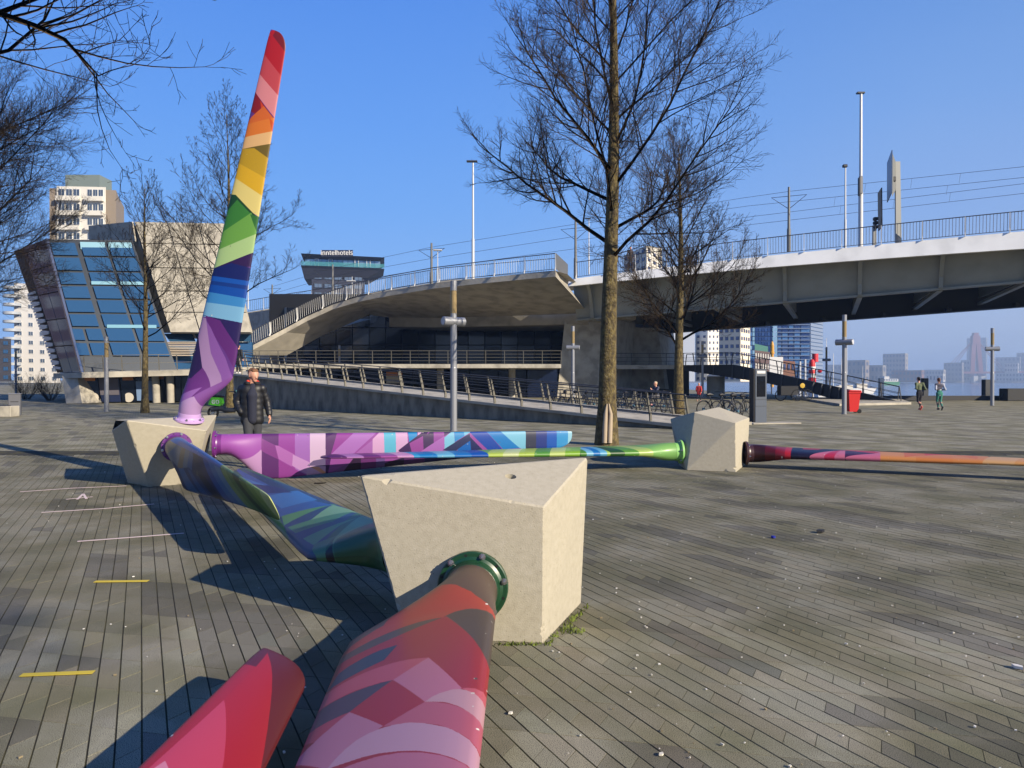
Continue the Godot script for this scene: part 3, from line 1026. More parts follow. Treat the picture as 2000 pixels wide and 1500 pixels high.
func paint_purple(im: Image) -> void:
	var f := false
	var strip := func(pts: Array, r: int, g: int, b: int) -> void: fill_poly(im, f, pts, paint_of(rgb(r, g, b)))
	strip.call([Vector2(-0.019, -0.3), Vector2(0.123, -0.3), Vector2(0.125, 1.281), Vector2(-0.018, 1.3)], 182, 96, 196)
	strip.call([Vector2(0.032, 1.284), Vector2(0.123, 0.324), Vector2(0.124, 0.94), Vector2(0.109, 1.02)], 222, 170, 228)
	strip.call([Vector2(0.121, -0.3), Vector2(0.164, -0.3), Vector2(0.166, 1.276), Vector2(0.123, 1.287)], 108, 56, 128)
	strip.call([Vector2(0.164, -0.3), Vector2(0.206, -0.3), Vector2(0.208, 1.3), Vector2(0.166, 1.276)], 170, 80, 180)
	strip.call([Vector2(0.206, -0.3), Vector2(0.245, -0.3), Vector2(0.247, 1.3), Vector2(0.208, 1.3)], 184, 124, 212)
	strip.call([Vector2(0.245, -0.3), Vector2(0.286, -0.3), Vector2(0.288, 1.3), Vector2(0.247, 1.3)], 238, 206, 242)
	strip.call([Vector2(0.121, 0.095), Vector2(0.165, 0.289), Vector2(0.165, 0.573), Vector2(0.121, 0.373)], 150, 72, 158)
	strip.call([Vector2(0.156, 0.253), Vector2(0.165, 0.267), Vector2(0.206, 0.48), Vector2(0.2, 0.757), Vector2(0.165, 0.562)], 200, 122, 206)
	strip.call([Vector2(0.202, 0.478), Vector2(0.245, 0.682), Vector2(0.24, 0.981), Vector2(0.2, 0.733)], 222, 168, 232)
	strip.call([Vector2(0.165, 0.573), Vector2(0.24, 1.005), Vector2(0.247, 1.256), Vector2(0.166, 1.163)], 168, 76, 172)
	strip.call([Vector2(0.238, 0.786), Vector2(0.288, 0.815), Vector2(0.29, 1.3), Vector2(0.238, 1.125)], 234, 190, 236)
	strip.call([Vector2(0.247, 0.794), Vector2(0.269, 0.811), Vector2(0.289, 0.981), Vector2(0.289, 1.057)], 250, 182, 150)
	strip.call([Vector2(0.239, 0.763), Vector2(0.255, 0.653), Vector2(0.289, 0.613), Vector2(0.289, 0.816)], 120, 104, 150)
	strip.call([Vector2(0.286, -0.3), Vector2(0.33, -0.3), Vector2(0.304, 0.508), Vector2(0.288, 1.3)], 84, 40, 110)
	strip.call([Vector2(0.287, 0.119), Vector2(0.325, -0.083), Vector2(0.306, 0.509), Vector2(0.288, 0.676)], 106, 66, 124)
	strip.call([Vector2(0.326, -0.3), Vector2(0.396, -0.3), Vector2(0.301, 0.532)], 168, 76, 176)
	strip.call([Vector2(0.396, -0.3), Vector2(0.457, -0.3), Vector2(0.361, 0.555), Vector2(0.3, 0.544)], 192, 128, 214)
	strip.call([Vector2(0.45, -0.3), Vector2(0.416, 0.177), Vector2(0.361, 0.596), Vector2(0.416, 0.635)], 186, 116, 200)
	strip.call([Vector2(0.413, 0.176), Vector2(0.446, -0.14), Vector2(0.447, 0.659), Vector2(0.413, 0.633)], 236, 186, 232)
	strip.call([Vector2(0.443, -0.3), Vector2(0.476, -0.3), Vector2(0.478, 0.684), Vector2(0.446, 0.658)], 108, 206, 240)
	strip.call([Vector2(0.476, -0.3), Vector2(0.508, -0.3), Vector2(0.511, 0.427), Vector2(0.478, 0.608)], 236, 190, 236)
	strip.call([Vector2(0.507, -0.3), Vector2(0.54, -0.3), Vector2(0.536, 0.214), Vector2(0.515, 0.366)], 44, 156, 226)
	strip.call([Vector2(0.537, -0.3), Vector2(0.575, -0.3), Vector2(0.54, 0.183)], 242, 196, 240)
	strip.call([Vector2(0.582, -0.25), Vector2(0.484, 0.535), Vector2(0.501, 0.704), Vector2(0.532, 0.635)], 74, 44, 100)
	strip.call([Vector2(0.515, 0.334), Vector2(0.553, 0.121), Vector2(0.555, 0.654), Vector2(0.524, 0.724)], 168, 84, 172)
	strip.call([Vector2(0.553, 0.154), Vector2(0.584, -0.078), Vector2(0.584, 0.473), Vector2(0.555, 0.587)], 82, 58, 106)
	strip.call([Vector2(0.583, -0.3), Vector2(0.614, -0.3), Vector2(0.615, 0.458), Vector2(0.584, 0.542)], 166, 88, 178)
	strip.call([Vector2(0.544, 0.644), Vector2(0.614, 0.137), Vector2(0.615, 0.816), Vector2(0.544, 0.907)], 188, 120, 206)
	strip.call([Vector2(0.614, 0.19), Vector2(0.642, -0.077), Vector2(0.644, 0.405), Vector2(0.615, 0.637)], 142, 216, 248)
	strip.call([Vector2(0.614, -0.3), Vector2(0.642, -0.3), Vector2(0.642, -0.04), Vector2(0.614, 0.137)], 80, 52, 110)
	strip.call([Vector2(0.642, -0.3), Vector2(0.67, -0.3), Vector2(0.672, 0.154), Vector2(0.644, 0.368)], 60, 160, 228)
	strip.call([Vector2(0.67, -0.3), Vector2(0.689, -0.3), Vector2(0.69, 0.023), Vector2(0.672, 0.154)], 130, 210, 246)
	strip.call([Vector2(0.609, 0.632), Vector2(0.688, 0.062), Vector2(0.689, 0.356), Vector2(0.646, 0.703)], 50, 58, 104)
	strip.call([Vector2(0.653, 0.635), Vector2(0.689, 0.336), Vector2(0.735, 0.865), Vector2(0.653, 0.86)], 22, 112, 206)
	strip.call([Vector2(0.688, 0.022), Vector2(0.719, -0.3), Vector2(0.788, 0.827), Vector2(0.743, 0.769)], 36, 84, 190)
	strip.call([Vector2(0.688, 0.179), Vector2(0.728, 0.752), Vector2(0.692, 0.712)], 40, 50, 110)
	strip.call([Vector2(0.719, -0.3), Vector2(0.762, -0.3), Vector2(0.839, 0.804), Vector2(0.787, 0.78)], 34, 140, 222)
	strip.call([Vector2(0.759, -0.3), Vector2(0.855, -0.3), Vector2(0.856, 0.928), Vector2(0.836, 0.775)], 142, 216, 250)
	strip.call([Vector2(0.855, -0.3), Vector2(0.887, -0.3), Vector2(0.888, 1.244), Vector2(0.856, 1.178)], 62, 66, 92)
	strip.call([Vector2(0.887, -0.3), Vector2(0.92, -0.3), Vector2(0.921, 1.3), Vector2(0.888, 1.244)], 44, 64, 150)
	strip.call([Vector2(0.92, -0.3), Vector2(0.951, -0.3), Vector2(0.952, 1.3), Vector2(0.921, 1.3)], 30, 100, 206)
	strip.call([Vector2(0.951, -0.3), Vector2(0.987, -0.3), Vector2(0.987, 1.3), Vector2(0.952, 1.3)], 62, 168, 238)
	strip.call([Vector2(0.987, -0.3), Vector2(1.015, -0.3), Vector2(1.016, 1.3), Vector2(0.987, 1.3)], 170, 228, 252)
	strip.call([Vector2(0.288, 1.055), Vector2(0.375, 0.674), Vector2(0.402, 0.696), Vector2(0.293, 1.252)], 140, 90, 160)
	strip.call([Vector2(0.327, 1.099), Vector2(0.361, 0.677), Vector2(0.382, 0.693), Vector2(0.382, 1.3)], 54, 30, 70)
	strip.call([Vector2(0.382, 0.693), Vector2(0.423, 0.727), Vector2(0.424, 1.3), Vector2(0.382, 1.3)], 116, 52, 128)
	strip.call([Vector2(0.423, 0.727), Vector2(0.447, 0.748), Vector2(0.448, 1.252), Vector2(0.424, 1.219)], 120, 92, 160)
	strip.call([Vector2(0.447, 0.881), Vector2(0.501, 0.766), Vector2(0.501, 1.253), Vector2(0.448, 1.177)], 40, 24, 70)
	strip.call([Vector2(0.501, 0.766), Vector2(0.558, 0.757), Vector2(0.559, 1.259), Vector2(0.501, 1.174)], 98, 46, 120)
	strip.call([Vector2(0.558, 0.757), Vector2(0.661, 0.756), Vector2(0.661, 1.248), Vector2(0.559, 1.175)], 24, 40, 110)
	strip.call([Vector2(0.36, -0.028), Vector2(0.367, -0.055), Vector2(0.364, 0), Vector2(0.347, -0.029)], 250, 240, 250)
	bands(im, true, 0.0, 1.0, [rgb(170, 90, 185), rgb(108, 56, 128), rgb(238, 206, 242), rgb(184, 124, 212), rgb(84, 40, 110), rgb(108, 206, 240), rgb(36, 84, 190), rgb(142, 216, 250), rgb(44, 64, 150)], 0.06)


func paint_green(im: Image) -> void:
	for b in [false, true]:
		bands(im, b, 0.0, 0.12, [rgb(150, 210, 116)], 0.0)
		bands(im, b, 0.10, 0.36, [rgb(196, 224, 120), rgb(104, 168, 62), rgb(44, 92, 44), rgb(168, 208, 96), rgb(84, 150, 56), rgb(40, 80, 44)], 0.07)
		bands(im, b, 0.24, 0.30, [rgb(112, 196, 238), rgb(24, 128, 208), rgb(136, 206, 242)], 0.02)
		bands(im, b, 0.32, 0.58, [rgb(150, 202, 60), rgb(206, 228, 130), rgb(100, 170, 70), rgb(190, 220, 96), rgb(222, 236, 170), rgb(200, 226, 100)], -0.04)
		bands(im, b, 0.575, 0.80, [rgb(24, 96, 196), rgb(40, 130, 214), rgb(120, 200, 240), rgb(30, 140, 220), rgb(60, 170, 230)], 0.02)
		bands(im, b, 0.77, 1.02, [rgb(220, 160, 216), rgb(170, 84, 170), rgb(120, 46, 126), rgb(190, 130, 200), rgb(100, 40, 112), rgb(58, 20, 74)], 0.03)


func paint_orange(im: Image) -> void:
	for b in [false, true]:
		bands(im, b, 0.0, 0.09, [rgb(56, 24, 30), rgb(62, 26, 32), rgb(104, 28, 40)], 0.0)
		bands(im, b, 0.088, 0.165, [rgb(150, 34, 50), rgb(206, 40, 56), rgb(206, 40, 56)], 0.0)
		bands(im, b, 0.13, 0.21, [rgb(34, 34, 62)], 0.0)
		fill_poly(im, b, [Vector2(0.15, 0.0), Vector2(0.19, 0.0), Vector2(0.32, 1.0), Vector2(0.15, 1.0)], paint_of(rgb(40, 36, 66)))
		fill_poly(im, b, [Vector2(0.16, 0.5), Vector2(0.2, 0.55), Vector2(0.22, 1.0), Vector2(0.155, 1.0)], paint_of(rgb(200, 44, 70)))
		fill_poly(im, b, [Vector2(0.18, 0.0), Vector2(0.37, 0.0), Vector2(0.37, 1.0), Vector2(0.31, 1.0)], paint_of(rgb(240, 130, 160)))
		fill_poly(im, b, [Vector2(0.218, 0.0), Vector2(0.245, 0.0), Vector2(0.262, 0.7), Vector2(0.24, 0.4)], paint_of(rgb(224, 60, 96)))
		fill_poly(im, b, [Vector2(0.272, 0.0), Vector2(0.36, 0.5), Vector2(0.335, 1.0), Vector2(0.272, 1.0)], paint_of(rgb(216, 44, 76)))
		fill_poly(im, b, [Vector2(0.272, 0.0), Vector2(0.35, 0.35), Vector2(0.272, 0.7)], paint_of(rgb(80, 40, 80)))
		bands(im, b, 0.361, 0.62, [rgb(250, 168, 92), rgb(246, 152, 76), rgb(248, 160, 84)], 0.0)
		fill_poly(im, b, [Vector2(0.42, 0.1), Vector2(0.56, 1.0), Vector2(0.42, 1.0)], paint_of(rgb(242, 128, 56)))
		fill_poly(im, b, [Vector2(0.47, 0.4), Vector2(0.55, 1.0), Vector2(0.47, 1.0)], paint_of(rgb(234, 76, 62)))
		fill_poly(im, b, [Vector2(0.55, 0.6), Vector2(0.59, 0.2), Vector2(0.6, 1.0), Vector2(0.53, 1.0)], paint_of(rgb(244, 136, 60)))
		bands(im, b, 0.60, 1.02, [rgb(250, 196, 130), rgb(248, 180, 106), rgb(244, 150, 84), rgb(250, 206, 150), rgb(240, 140, 70), rgb(250, 190, 100)], 0.03)


func paint_pink(im: Image) -> void:
	var f := false
	var strip := func(pts: Array, r: int, g: int, b: int) -> void: fill_poly(im, f, pts, paint_of(rgb(r, g, b)))
	strip.call([Vector2(0.196, 1.11), Vector2(0.162, 0.614), Vector2(0.137, 0.313), Vector2(0.159, 0.23), Vector2(0.18, 0.158), Vector2(0.202, 0.094), Vector2(0.224, 0.039), Vector2(0.245, -0.007), Vector2(0.265, -0.045), Vector2(0.286, -0.076), Vector2(0.29, -0.163), Vector2(0.404, -0.191), Vector2(0.358, 1.117)], 190, 54, 62)
	strip.call([Vector2(0.123, 0.778), Vector2(0.089, 0.892), Vector2(0.075, 0.916), Vector2(0.067, 0.837), Vector2(0.066, 0.655), Vector2(0.073, 0.424), Vector2(0.088, 0.21), Vector2(0.108, 0.052), Vector2(0.133, -0.056), Vector2(0.131, -0.025), Vector2(0.127, 0.038), Vector2(0.125, 0.1), Vector2(0.124, 0.157), Vector2(0.126, 0.21), Vector2(0.128, 0.257), Vector2(0.133, 0.298), Vector2(0.139, 0.334), Vector2(0.138, 0.415), Vector2(0.139, 0.501), Vector2(0.142, 0.591), Vector2(0.147, 0.686), Vector2(0.153, 0.786), Vector2(0.162, 0.888), Vector2(0.171, 0.994), Vector2(0.159, 1.008)], 206, 82, 64)
	strip.call([Vector2(0.139, 0.334), Vector2(0.133, 0.295), Vector2(0.129, 0.247), Vector2(0.127, 0.188), Vector2(0.127, 0.118), Vector2(0.128, 0.04), Vector2(0.132, -0.044), Vector2(0.137, -0.134), Vector2(0.29, -0.163), Vector2(0.281, -0.068), Vector2(0.26, -0.032), Vector2(0.238, 0.01), Vector2(0.216, 0.059), Vector2(0.194, 0.113), Vector2(0.174, 0.174), Vector2(0.154, 0.24), Vector2(0.135, 0.315)], 98, 84, 74)
	strip.call([Vector2(0.21, 0.946), Vector2(0.203, 0.9), Vector2(0.198, 0.853), Vector2(0.193, 0.804), Vector2(0.189, 0.754), Vector2(0.186, 0.702), Vector2(0.185, 0.649), Vector2(0.184, 0.595), Vector2(0.212, 0.656), Vector2(0.216, 0.708), Vector2(0.22, 0.76), Vector2(0.224, 0.809), Vector2(0.228, 0.857), Vector2(0.232, 0.903), Vector2(0.236, 0.948), Vector2(0.24, 0.991)], 72, 78, 98)
	strip.call([Vector2(0.256, 1.077), Vector2(0.245, 0.981), Vector2(0.236, 0.881), Vector2(0.229, 0.779), Vector2(0.225, 0.676), Vector2(0.223, 0.572), Vector2(0.224, 0.468), Vector2(0.228, 0.365), Vector2(0.258, 0.554), Vector2(0.257, 0.629), Vector2(0.258, 0.705), Vector2(0.259, 0.78), Vector2(0.263, 0.853), Vector2(0.267, 0.926), Vector2(0.273, 0.996), Vector2(0.28, 1.065)], 226, 100, 115)
	strip.call([Vector2(0.28, 1.051), Vector2(0.274, 0.985), Vector2(0.268, 0.917), Vector2(0.264, 0.848), Vector2(0.261, 0.778), Vector2(0.259, 0.706), Vector2(0.258, 0.633), Vector2(0.258, 0.56), Vector2(0.295, 0.77), Vector2(0.296, 0.809), Vector2(0.298, 0.849), Vector2(0.3, 0.891), Vector2(0.303, 0.935), Vector2(0.306, 0.979), Vector2(0.309, 1.024), Vector2(0.314, 1.07)], 96, 74, 90)
	strip.call([Vector2(0.311, 1.063), Vector2(0.308, 1.018), Vector2(0.305, 0.974), Vector2(0.302, 0.93), Vector2(0.3, 0.888), Vector2(0.298, 0.848), Vector2(0.297, 0.808), Vector2(0.295, 0.77), Vector2(0.342, 1.028), Vector2(0.322, 1.092)], 205, 80, 100)
	strip.call([Vector2(0.228, 0.365), Vector2(0.291, 0.128), Vector2(0.306, 0.325), Vector2(0.258, 0.554)], 232, 138, 162)
	strip.call([Vector2(0.259, 0.553), Vector2(0.306, 0.329), Vector2(0.33, 0.533), Vector2(0.295, 0.768)], 196, 48, 60)
	strip.call([Vector2(0.295, 0.768), Vector2(0.329, 0.534), Vector2(0.367, 0.781), Vector2(0.343, 1.026)], 222, 142, 168)
	strip.call([Vector2(0.339, 1.108), Vector2(0.318, 1.05), Vector2(0.325, 0.922), Vector2(0.343, 1.026), Vector2(0.366, 0.813), Vector2(0.361, 1.11)], 164, 18, 42)
	strip.call([Vector2(0.291, 0.128), Vector2(0.29, 0.096), Vector2(0.29, 0.061), Vector2(0.291, 0.022), Vector2(0.292, -0.02), Vector2(0.294, -0.066), Vector2(0.297, -0.114), Vector2(0.301, -0.166), Vector2(0.329, -0.172), Vector2(0.324, -0.064), Vector2(0.319, -0.046), Vector2(0.315, -0.026), Vector2(0.311, -0.006), Vector2(0.307, 0.015), Vector2(0.304, 0.036), Vector2(0.3, 0.059), Vector2(0.297, 0.083)], 232, 110, 122)
	strip.call([Vector2(0.306, 0.325), Vector2(0.3, 0.289), Vector2(0.296, 0.252), Vector2(0.294, 0.214), Vector2(0.292, 0.176), Vector2(0.292, 0.139), Vector2(0.294, 0.101), Vector2(0.297, 0.063), Vector2(0.3, 0.038), Vector2(0.304, 0.016), Vector2(0.308, -0.004), Vector2(0.312, -0.023), Vector2(0.316, -0.039), Vector2(0.32, -0.052), Vector2(0.324, -0.064), Vector2(0.337, -0.149), Vector2(0.348, -0.049), Vector2(0.341, -0.019), Vector2(0.335, 0.014), Vector2(0.329, 0.05), Vector2(0.323, 0.088), Vector2(0.318, 0.128), Vector2(0.314, 0.171), Vector2(0.31, 0.217)], 236, 178, 186)
	strip.call([Vector2(0.33, 0.533), Vector2(0.306, 0.325), Vector2(0.309, 0.258), Vector2(0.313, 0.195), Vector2(0.318, 0.136), Vector2(0.324, 0.082), Vector2(0.331, 0.032), Vector2(0.338, -0.014), Vector2(0.347, -0.054), Vector2(0.366, -0.157), Vector2(0.376, -0.046), Vector2(0.368, -0.002), Vector2(0.36, 0.046), Vector2(0.353, 0.1), Vector2(0.347, 0.158), Vector2(0.341, 0.221), Vector2(0.337, 0.289), Vector2(0.334, 0.36)], 220, 112, 132)
	strip.call([Vector2(0.367, 0.781), Vector2(0.357, 0.751), Vector2(0.348, 0.712), Vector2(0.34, 0.664), Vector2(0.335, 0.607), Vector2(0.332, 0.541), Vector2(0.331, 0.468), Vector2(0.332, 0.387), Vector2(0.336, 0.308), Vector2(0.341, 0.235), Vector2(0.346, 0.167), Vector2(0.353, 0.105), Vector2(0.36, 0.049), Vector2(0.369, -0.001), Vector2(0.377, -0.045), Vector2(0.396, -0.166), Vector2(0.396, -0.031), Vector2(0.387, 0.047), Vector2(0.38, 0.13), Vector2(0.374, 0.218), Vector2(0.369, 0.31), Vector2(0.366, 0.405), Vector2(0.364, 0.503), Vector2(0.364, 0.603)], 232, 176, 196)
	strip.call([Vector2(0.373, 0.753), Vector2(0.369, 0.632), Vector2(0.367, 0.511), Vector2(0.368, 0.393), Vector2(0.372, 0.279), Vector2(0.378, 0.169), Vector2(0.386, 0.065), Vector2(0.396, -0.031), Vector2(0.41, -0.17), Vector2(0.418, -0.043), Vector2(0.393, 0.717)], 222, 130, 156)
	bands(im, false, 0.42, 1.0, [rgb(222, 112, 140), rgb(196, 50, 62), rgb(240, 160, 170), rgb(164, 18, 42), rgb(246, 150, 60), rgb(196, 30, 44)], 0.1)
	bands(im, true, 0.0, 1.0, [rgb(92, 76, 68), rgb(196, 58, 66), rgb(80, 70, 84), rgb(222, 112, 140), rgb(160, 24, 44), rgb(236, 178, 186)], 0.1)


func paint_red_tip(im: Image) -> void:
	for f in [false, true]:
		var strip := func(pts: Array, r: int, g: int, b: int) -> void: fill_poly(im, f, pts, paint_of(rgb(r, g, b)))
		strip.call([Vector2(0.725, 0.127), Vector2(0.773, 0.085), Vector2(0.89, 0.187), Vector2(0.88, 0.272), Vector2(0.869, 0.351), Vector2(0.858, 0.423), Vector2(0.847, 0.489), Vector2(0.836, 0.549), Vector2(0.825, 0.604), Vector2(0.813, 0.653), Vector2(0.758, 0.919)], 222, 74, 104)
		strip.call([Vector2(0.739, 0.006), Vector2(0.781, 0.101), Vector2(0.802, 0.168), Vector2(0.794, 0.272), Vector2(0.741, 0.511)], 240, 150, 180)
		strip.call([Vector2(0.89, 0.187), Vector2(0.99, 0.209), Vector2(0.971, 0.358), Vector2(0.95, 0.496), Vector2(0.927, 0.621), Vector2(0.902, 0.731), Vector2(0.877, 0.827), Vector2(0.852, 0.91), Vector2(0.828, 0.98), Vector2(0.767, 1.143), Vector2(0.758, 0.919), Vector2(0.813, 0.653), Vector2(0.825, 0.604), Vector2(0.836, 0.549), Vector2(0.847, 0.489), Vector2(0.858, 0.423), Vector2(0.869, 0.351), Vector2(0.88, 0.272)], 196, 34, 46)
		strip.call([Vector2(0.985, 0.221), Vector2(1.01, 0.028), Vector2(1.035, 0.481), Vector2(0.93, 1.09), Vector2(0.776, 1.3), Vector2(0.767, 1.143), Vector2(0.828, 0.98), Vector2(0.852, 0.91), Vector2(0.877, 0.827), Vector2(0.902, 0.731), Vector2(0.927, 0.621), Vector2(0.95, 0.496), Vector2(0.971, 0.358), Vector2(0.99, 0.209)], 112, 30, 36)


func paint_teal(im: Image) -> void:
	var pts := func(p: Array, r: int, g: int, b: int) -> void:
		for f in [false, true]:
			fill_poly(im, f, p, paint_of(rgb(r, g, b)))
	pts.call([Vector2(0, 0), Vector2(0.12, 0), Vector2(0.10, 1), Vector2(0, 1)], 16, 20, 44)
	pts.call([Vector2(0.218, -0.101), Vector2(0.152, -0.161), Vector2(-0.033, 1.093), Vector2(0.073, 1.195), Vector2(0.102, 0.839), Vector2(0.144, 0.341)], 60, 126, 88)
	pts.call([Vector2(0.1, 0.858), Vector2(0.195, 0.009), Vector2(0.15, 0.016), Vector2(0.123, 0.121), Vector2(0.112, 0.686)], 124, 186, 130)
	pts.call([Vector2(0.971, 0.229), Vector2(0.228, -0.063), Vector2(0.08, 1.168), Vector2(0.237, 0.981)], 48, 78, 122)
	pts.call([Vector2(0.371, 0.801), Vector2(0.305, 0.018), Vector2(0.301, 0.909)], 104, 172, 104)
	pts.call([Vector2(0.242, 0.77), Vector2(0.304, 0.107), Vector2(0.211, -0.006), Vector2(0.231, 0.195)], 150, 204, 146)
	pts.call([Vector2(0.192, 0.871), Vector2(0.177, 0.162), Vector2(0.17, 0.425), Vector2(0.14, 0.86)], 112, 178, 122)
	pts.call([Vector2(0.281, 0.89), Vector2(0.222, 0.076), Vector2(0.203, 0.429), Vector2(0.233, 0.883)], 90, 152, 104)
	pts.call([Vector2(0.144, 0.85), Vector2(0.129, 0.588), Vector2(0.092, 1.093)], 88, 150, 110)
	pts.call([Vector2(1.139, 0.33), Vector2(0.485, 0.384), Vector2(0.301, 0.118), Vector2(0.359, 0.843), Vector2(0.599, 0.779)], 58, 108, 190)
	pts.call([Vector2(0.54, 0.68), Vector2(0.498, 0.126), Vector2(0.368, 0.154), Vector2(0.404, 0.715)], 76, 148, 226)
	pts.call([Vector2(0.773, 0.643), Vector2(0.592, 0.298), Vector2(0.492, 0.257), Vector2(0.567, 0.613)], 44, 60, 130)
	pts.call([Vector2(0.899, 0.632), Vector2(0.716, 0.484), Vector2(0.641, 0.413), Vector2(0.755, 0.69)], 84, 150, 226)
	pts.call([Vector2(0.104, 0.785), Vector2(0.098, 0.252), Vector2(0.006, 1.073), Vector2(0.064, 1.3)], 40, 104, 66)



# ---------------------------------------------------------------- bridge, viaduct, ramps
func bil(q: Array, u: float, v: float) -> Vector3:
	return ((q[0] as Vector3).lerp(q[1], u)).lerp((q[3] as Vector3).lerp(q[2], u), v)


func cells(called: String, parent: Node3D, q: Array, us: Array, vs: Array, gap: float, thick: float, mats: Array, seed_ := 0) -> void:
	# q: top left, top right, bottom right, bottom left; one slab per cell, set apart by gap metres
	var nn: Vector3 = ((q[1] - q[0]).cross(q[3] - q[0])).normalized()
	if nn.z < 0.0:
		nn = -nn
	for j in vs.size() - 1:
		for i in us.size() - 1:
			var p := [bil(q, us[i], vs[j]), bil(q, us[i + 1], vs[j]), bil(q, us[i + 1], vs[j + 1]), bil(q, us[i], vs[j + 1])]
			var mid: Vector3 = (p[0] + p[1] + p[2] + p[3]) * 0.25
			var w := []
			for k in 4:
				var d: Vector3 = mid - p[k]
				w.append(p[k] + d * minf(0.4, gap / maxf(0.01, d.length()) * 1.4))
			var g := Geo.new()
			g.prism(w, nn * thick)
			part(called, g, mats[int(hashed(i, j, seed_) * 0.999 * mats.size())], parent)


func rail_run(o: Node3D, foot: Array, h: float, post_every: float, lean: Vector3, post_mat: Material, rails: Array, rail_mat: Material, rail_r: float, balusters := 0.0, bal_mat: Material = null, foot_back := 0.0, wide := 0.09) -> void:
	# foot: points along the base; rails: shares of the height
	var along := [0.0]
	for k in range(1, foot.size()):
		along.append(along[-1] + foot[k].distance_to(foot[k - 1]))
	var at := func(s: float) -> Vector3:
		for k in range(1, foot.size()):
			if s <= along[k] or k == foot.size() - 1:
				return (foot[k - 1] as Vector3).lerp(foot[k], (s - along[k - 1]) / (along[k] - along[k - 1]))
		return foot[0]
	var total: float = along[-1]
	var n := maxi(1, roundi(total / post_every))
	for k in n + 1:
		var p: Vector3 = at.call(total * k / n)
		var side: Vector3 = (at.call(minf(total, total * k / n + 0.1)) - at.call(maxf(0.0, total * k / n - 0.1))).normalized()
		side.y = 0.0
		var out := lean.normalized() if lean.length() > 0.0 else side.cross(Vector3.UP).normalized()
		var g := Geo.new()
		var e := side.normalized() * 0.022
		var b := out * foot_back
		var poly := [p - out * wide * 0.8 + b, p + out * wide * 0.7 + b, p + out * wide + Vector3(0, h * 0.22, 0), p + lean + out * 0.035 + Vector3(0, h, 0), p + lean - out * 0.02 + Vector3(0, h, 0), p - out * wide * 0.4 + Vector3(0, h * 0.26, 0)]
		g.prism(poly.map(func(q): return q - e), e * 2.0)
		part("post", g, post_mat, o)
	for f in rails:
		var g := Geo.new()
		var pts := []
		var rr := []
		for k in foot.size():
			pts.append(foot[k] + lean * f + Vector3(0, h * f, 0))
			rr.append(rail_r * (1.5 if f == rails[-1] else 1.0))
		g.tube(pts, rr, 6)
		part("rail", g, rail_mat, o)
	if balusters > 0.0:
		var g := Geo.new()
		var lo: float = rails[0]
		var hi: float = rails[-1]
		for k in int(total / balusters):
			var p: Vector3 = at.call((k + 0.5) * balusters)
			g.beam(p + lean * lo + Vector3(0, h * lo, 0), p + lean * hi + Vector3(0, h * hi, 0), 0.022, 0.022, Vector3.RIGHT)
		part("balusters", g, bal_mat, o, "stuff")


func span(s: float, h: float, inward := 0.0) -> Vector3:    # a point of the bridge: s along its edge, h up, inward across it
	return Vector3(16.9 + 13.8 * s + 0.385 * inward, h, -(55.7 - 6.7 * s + 0.923 * inward))


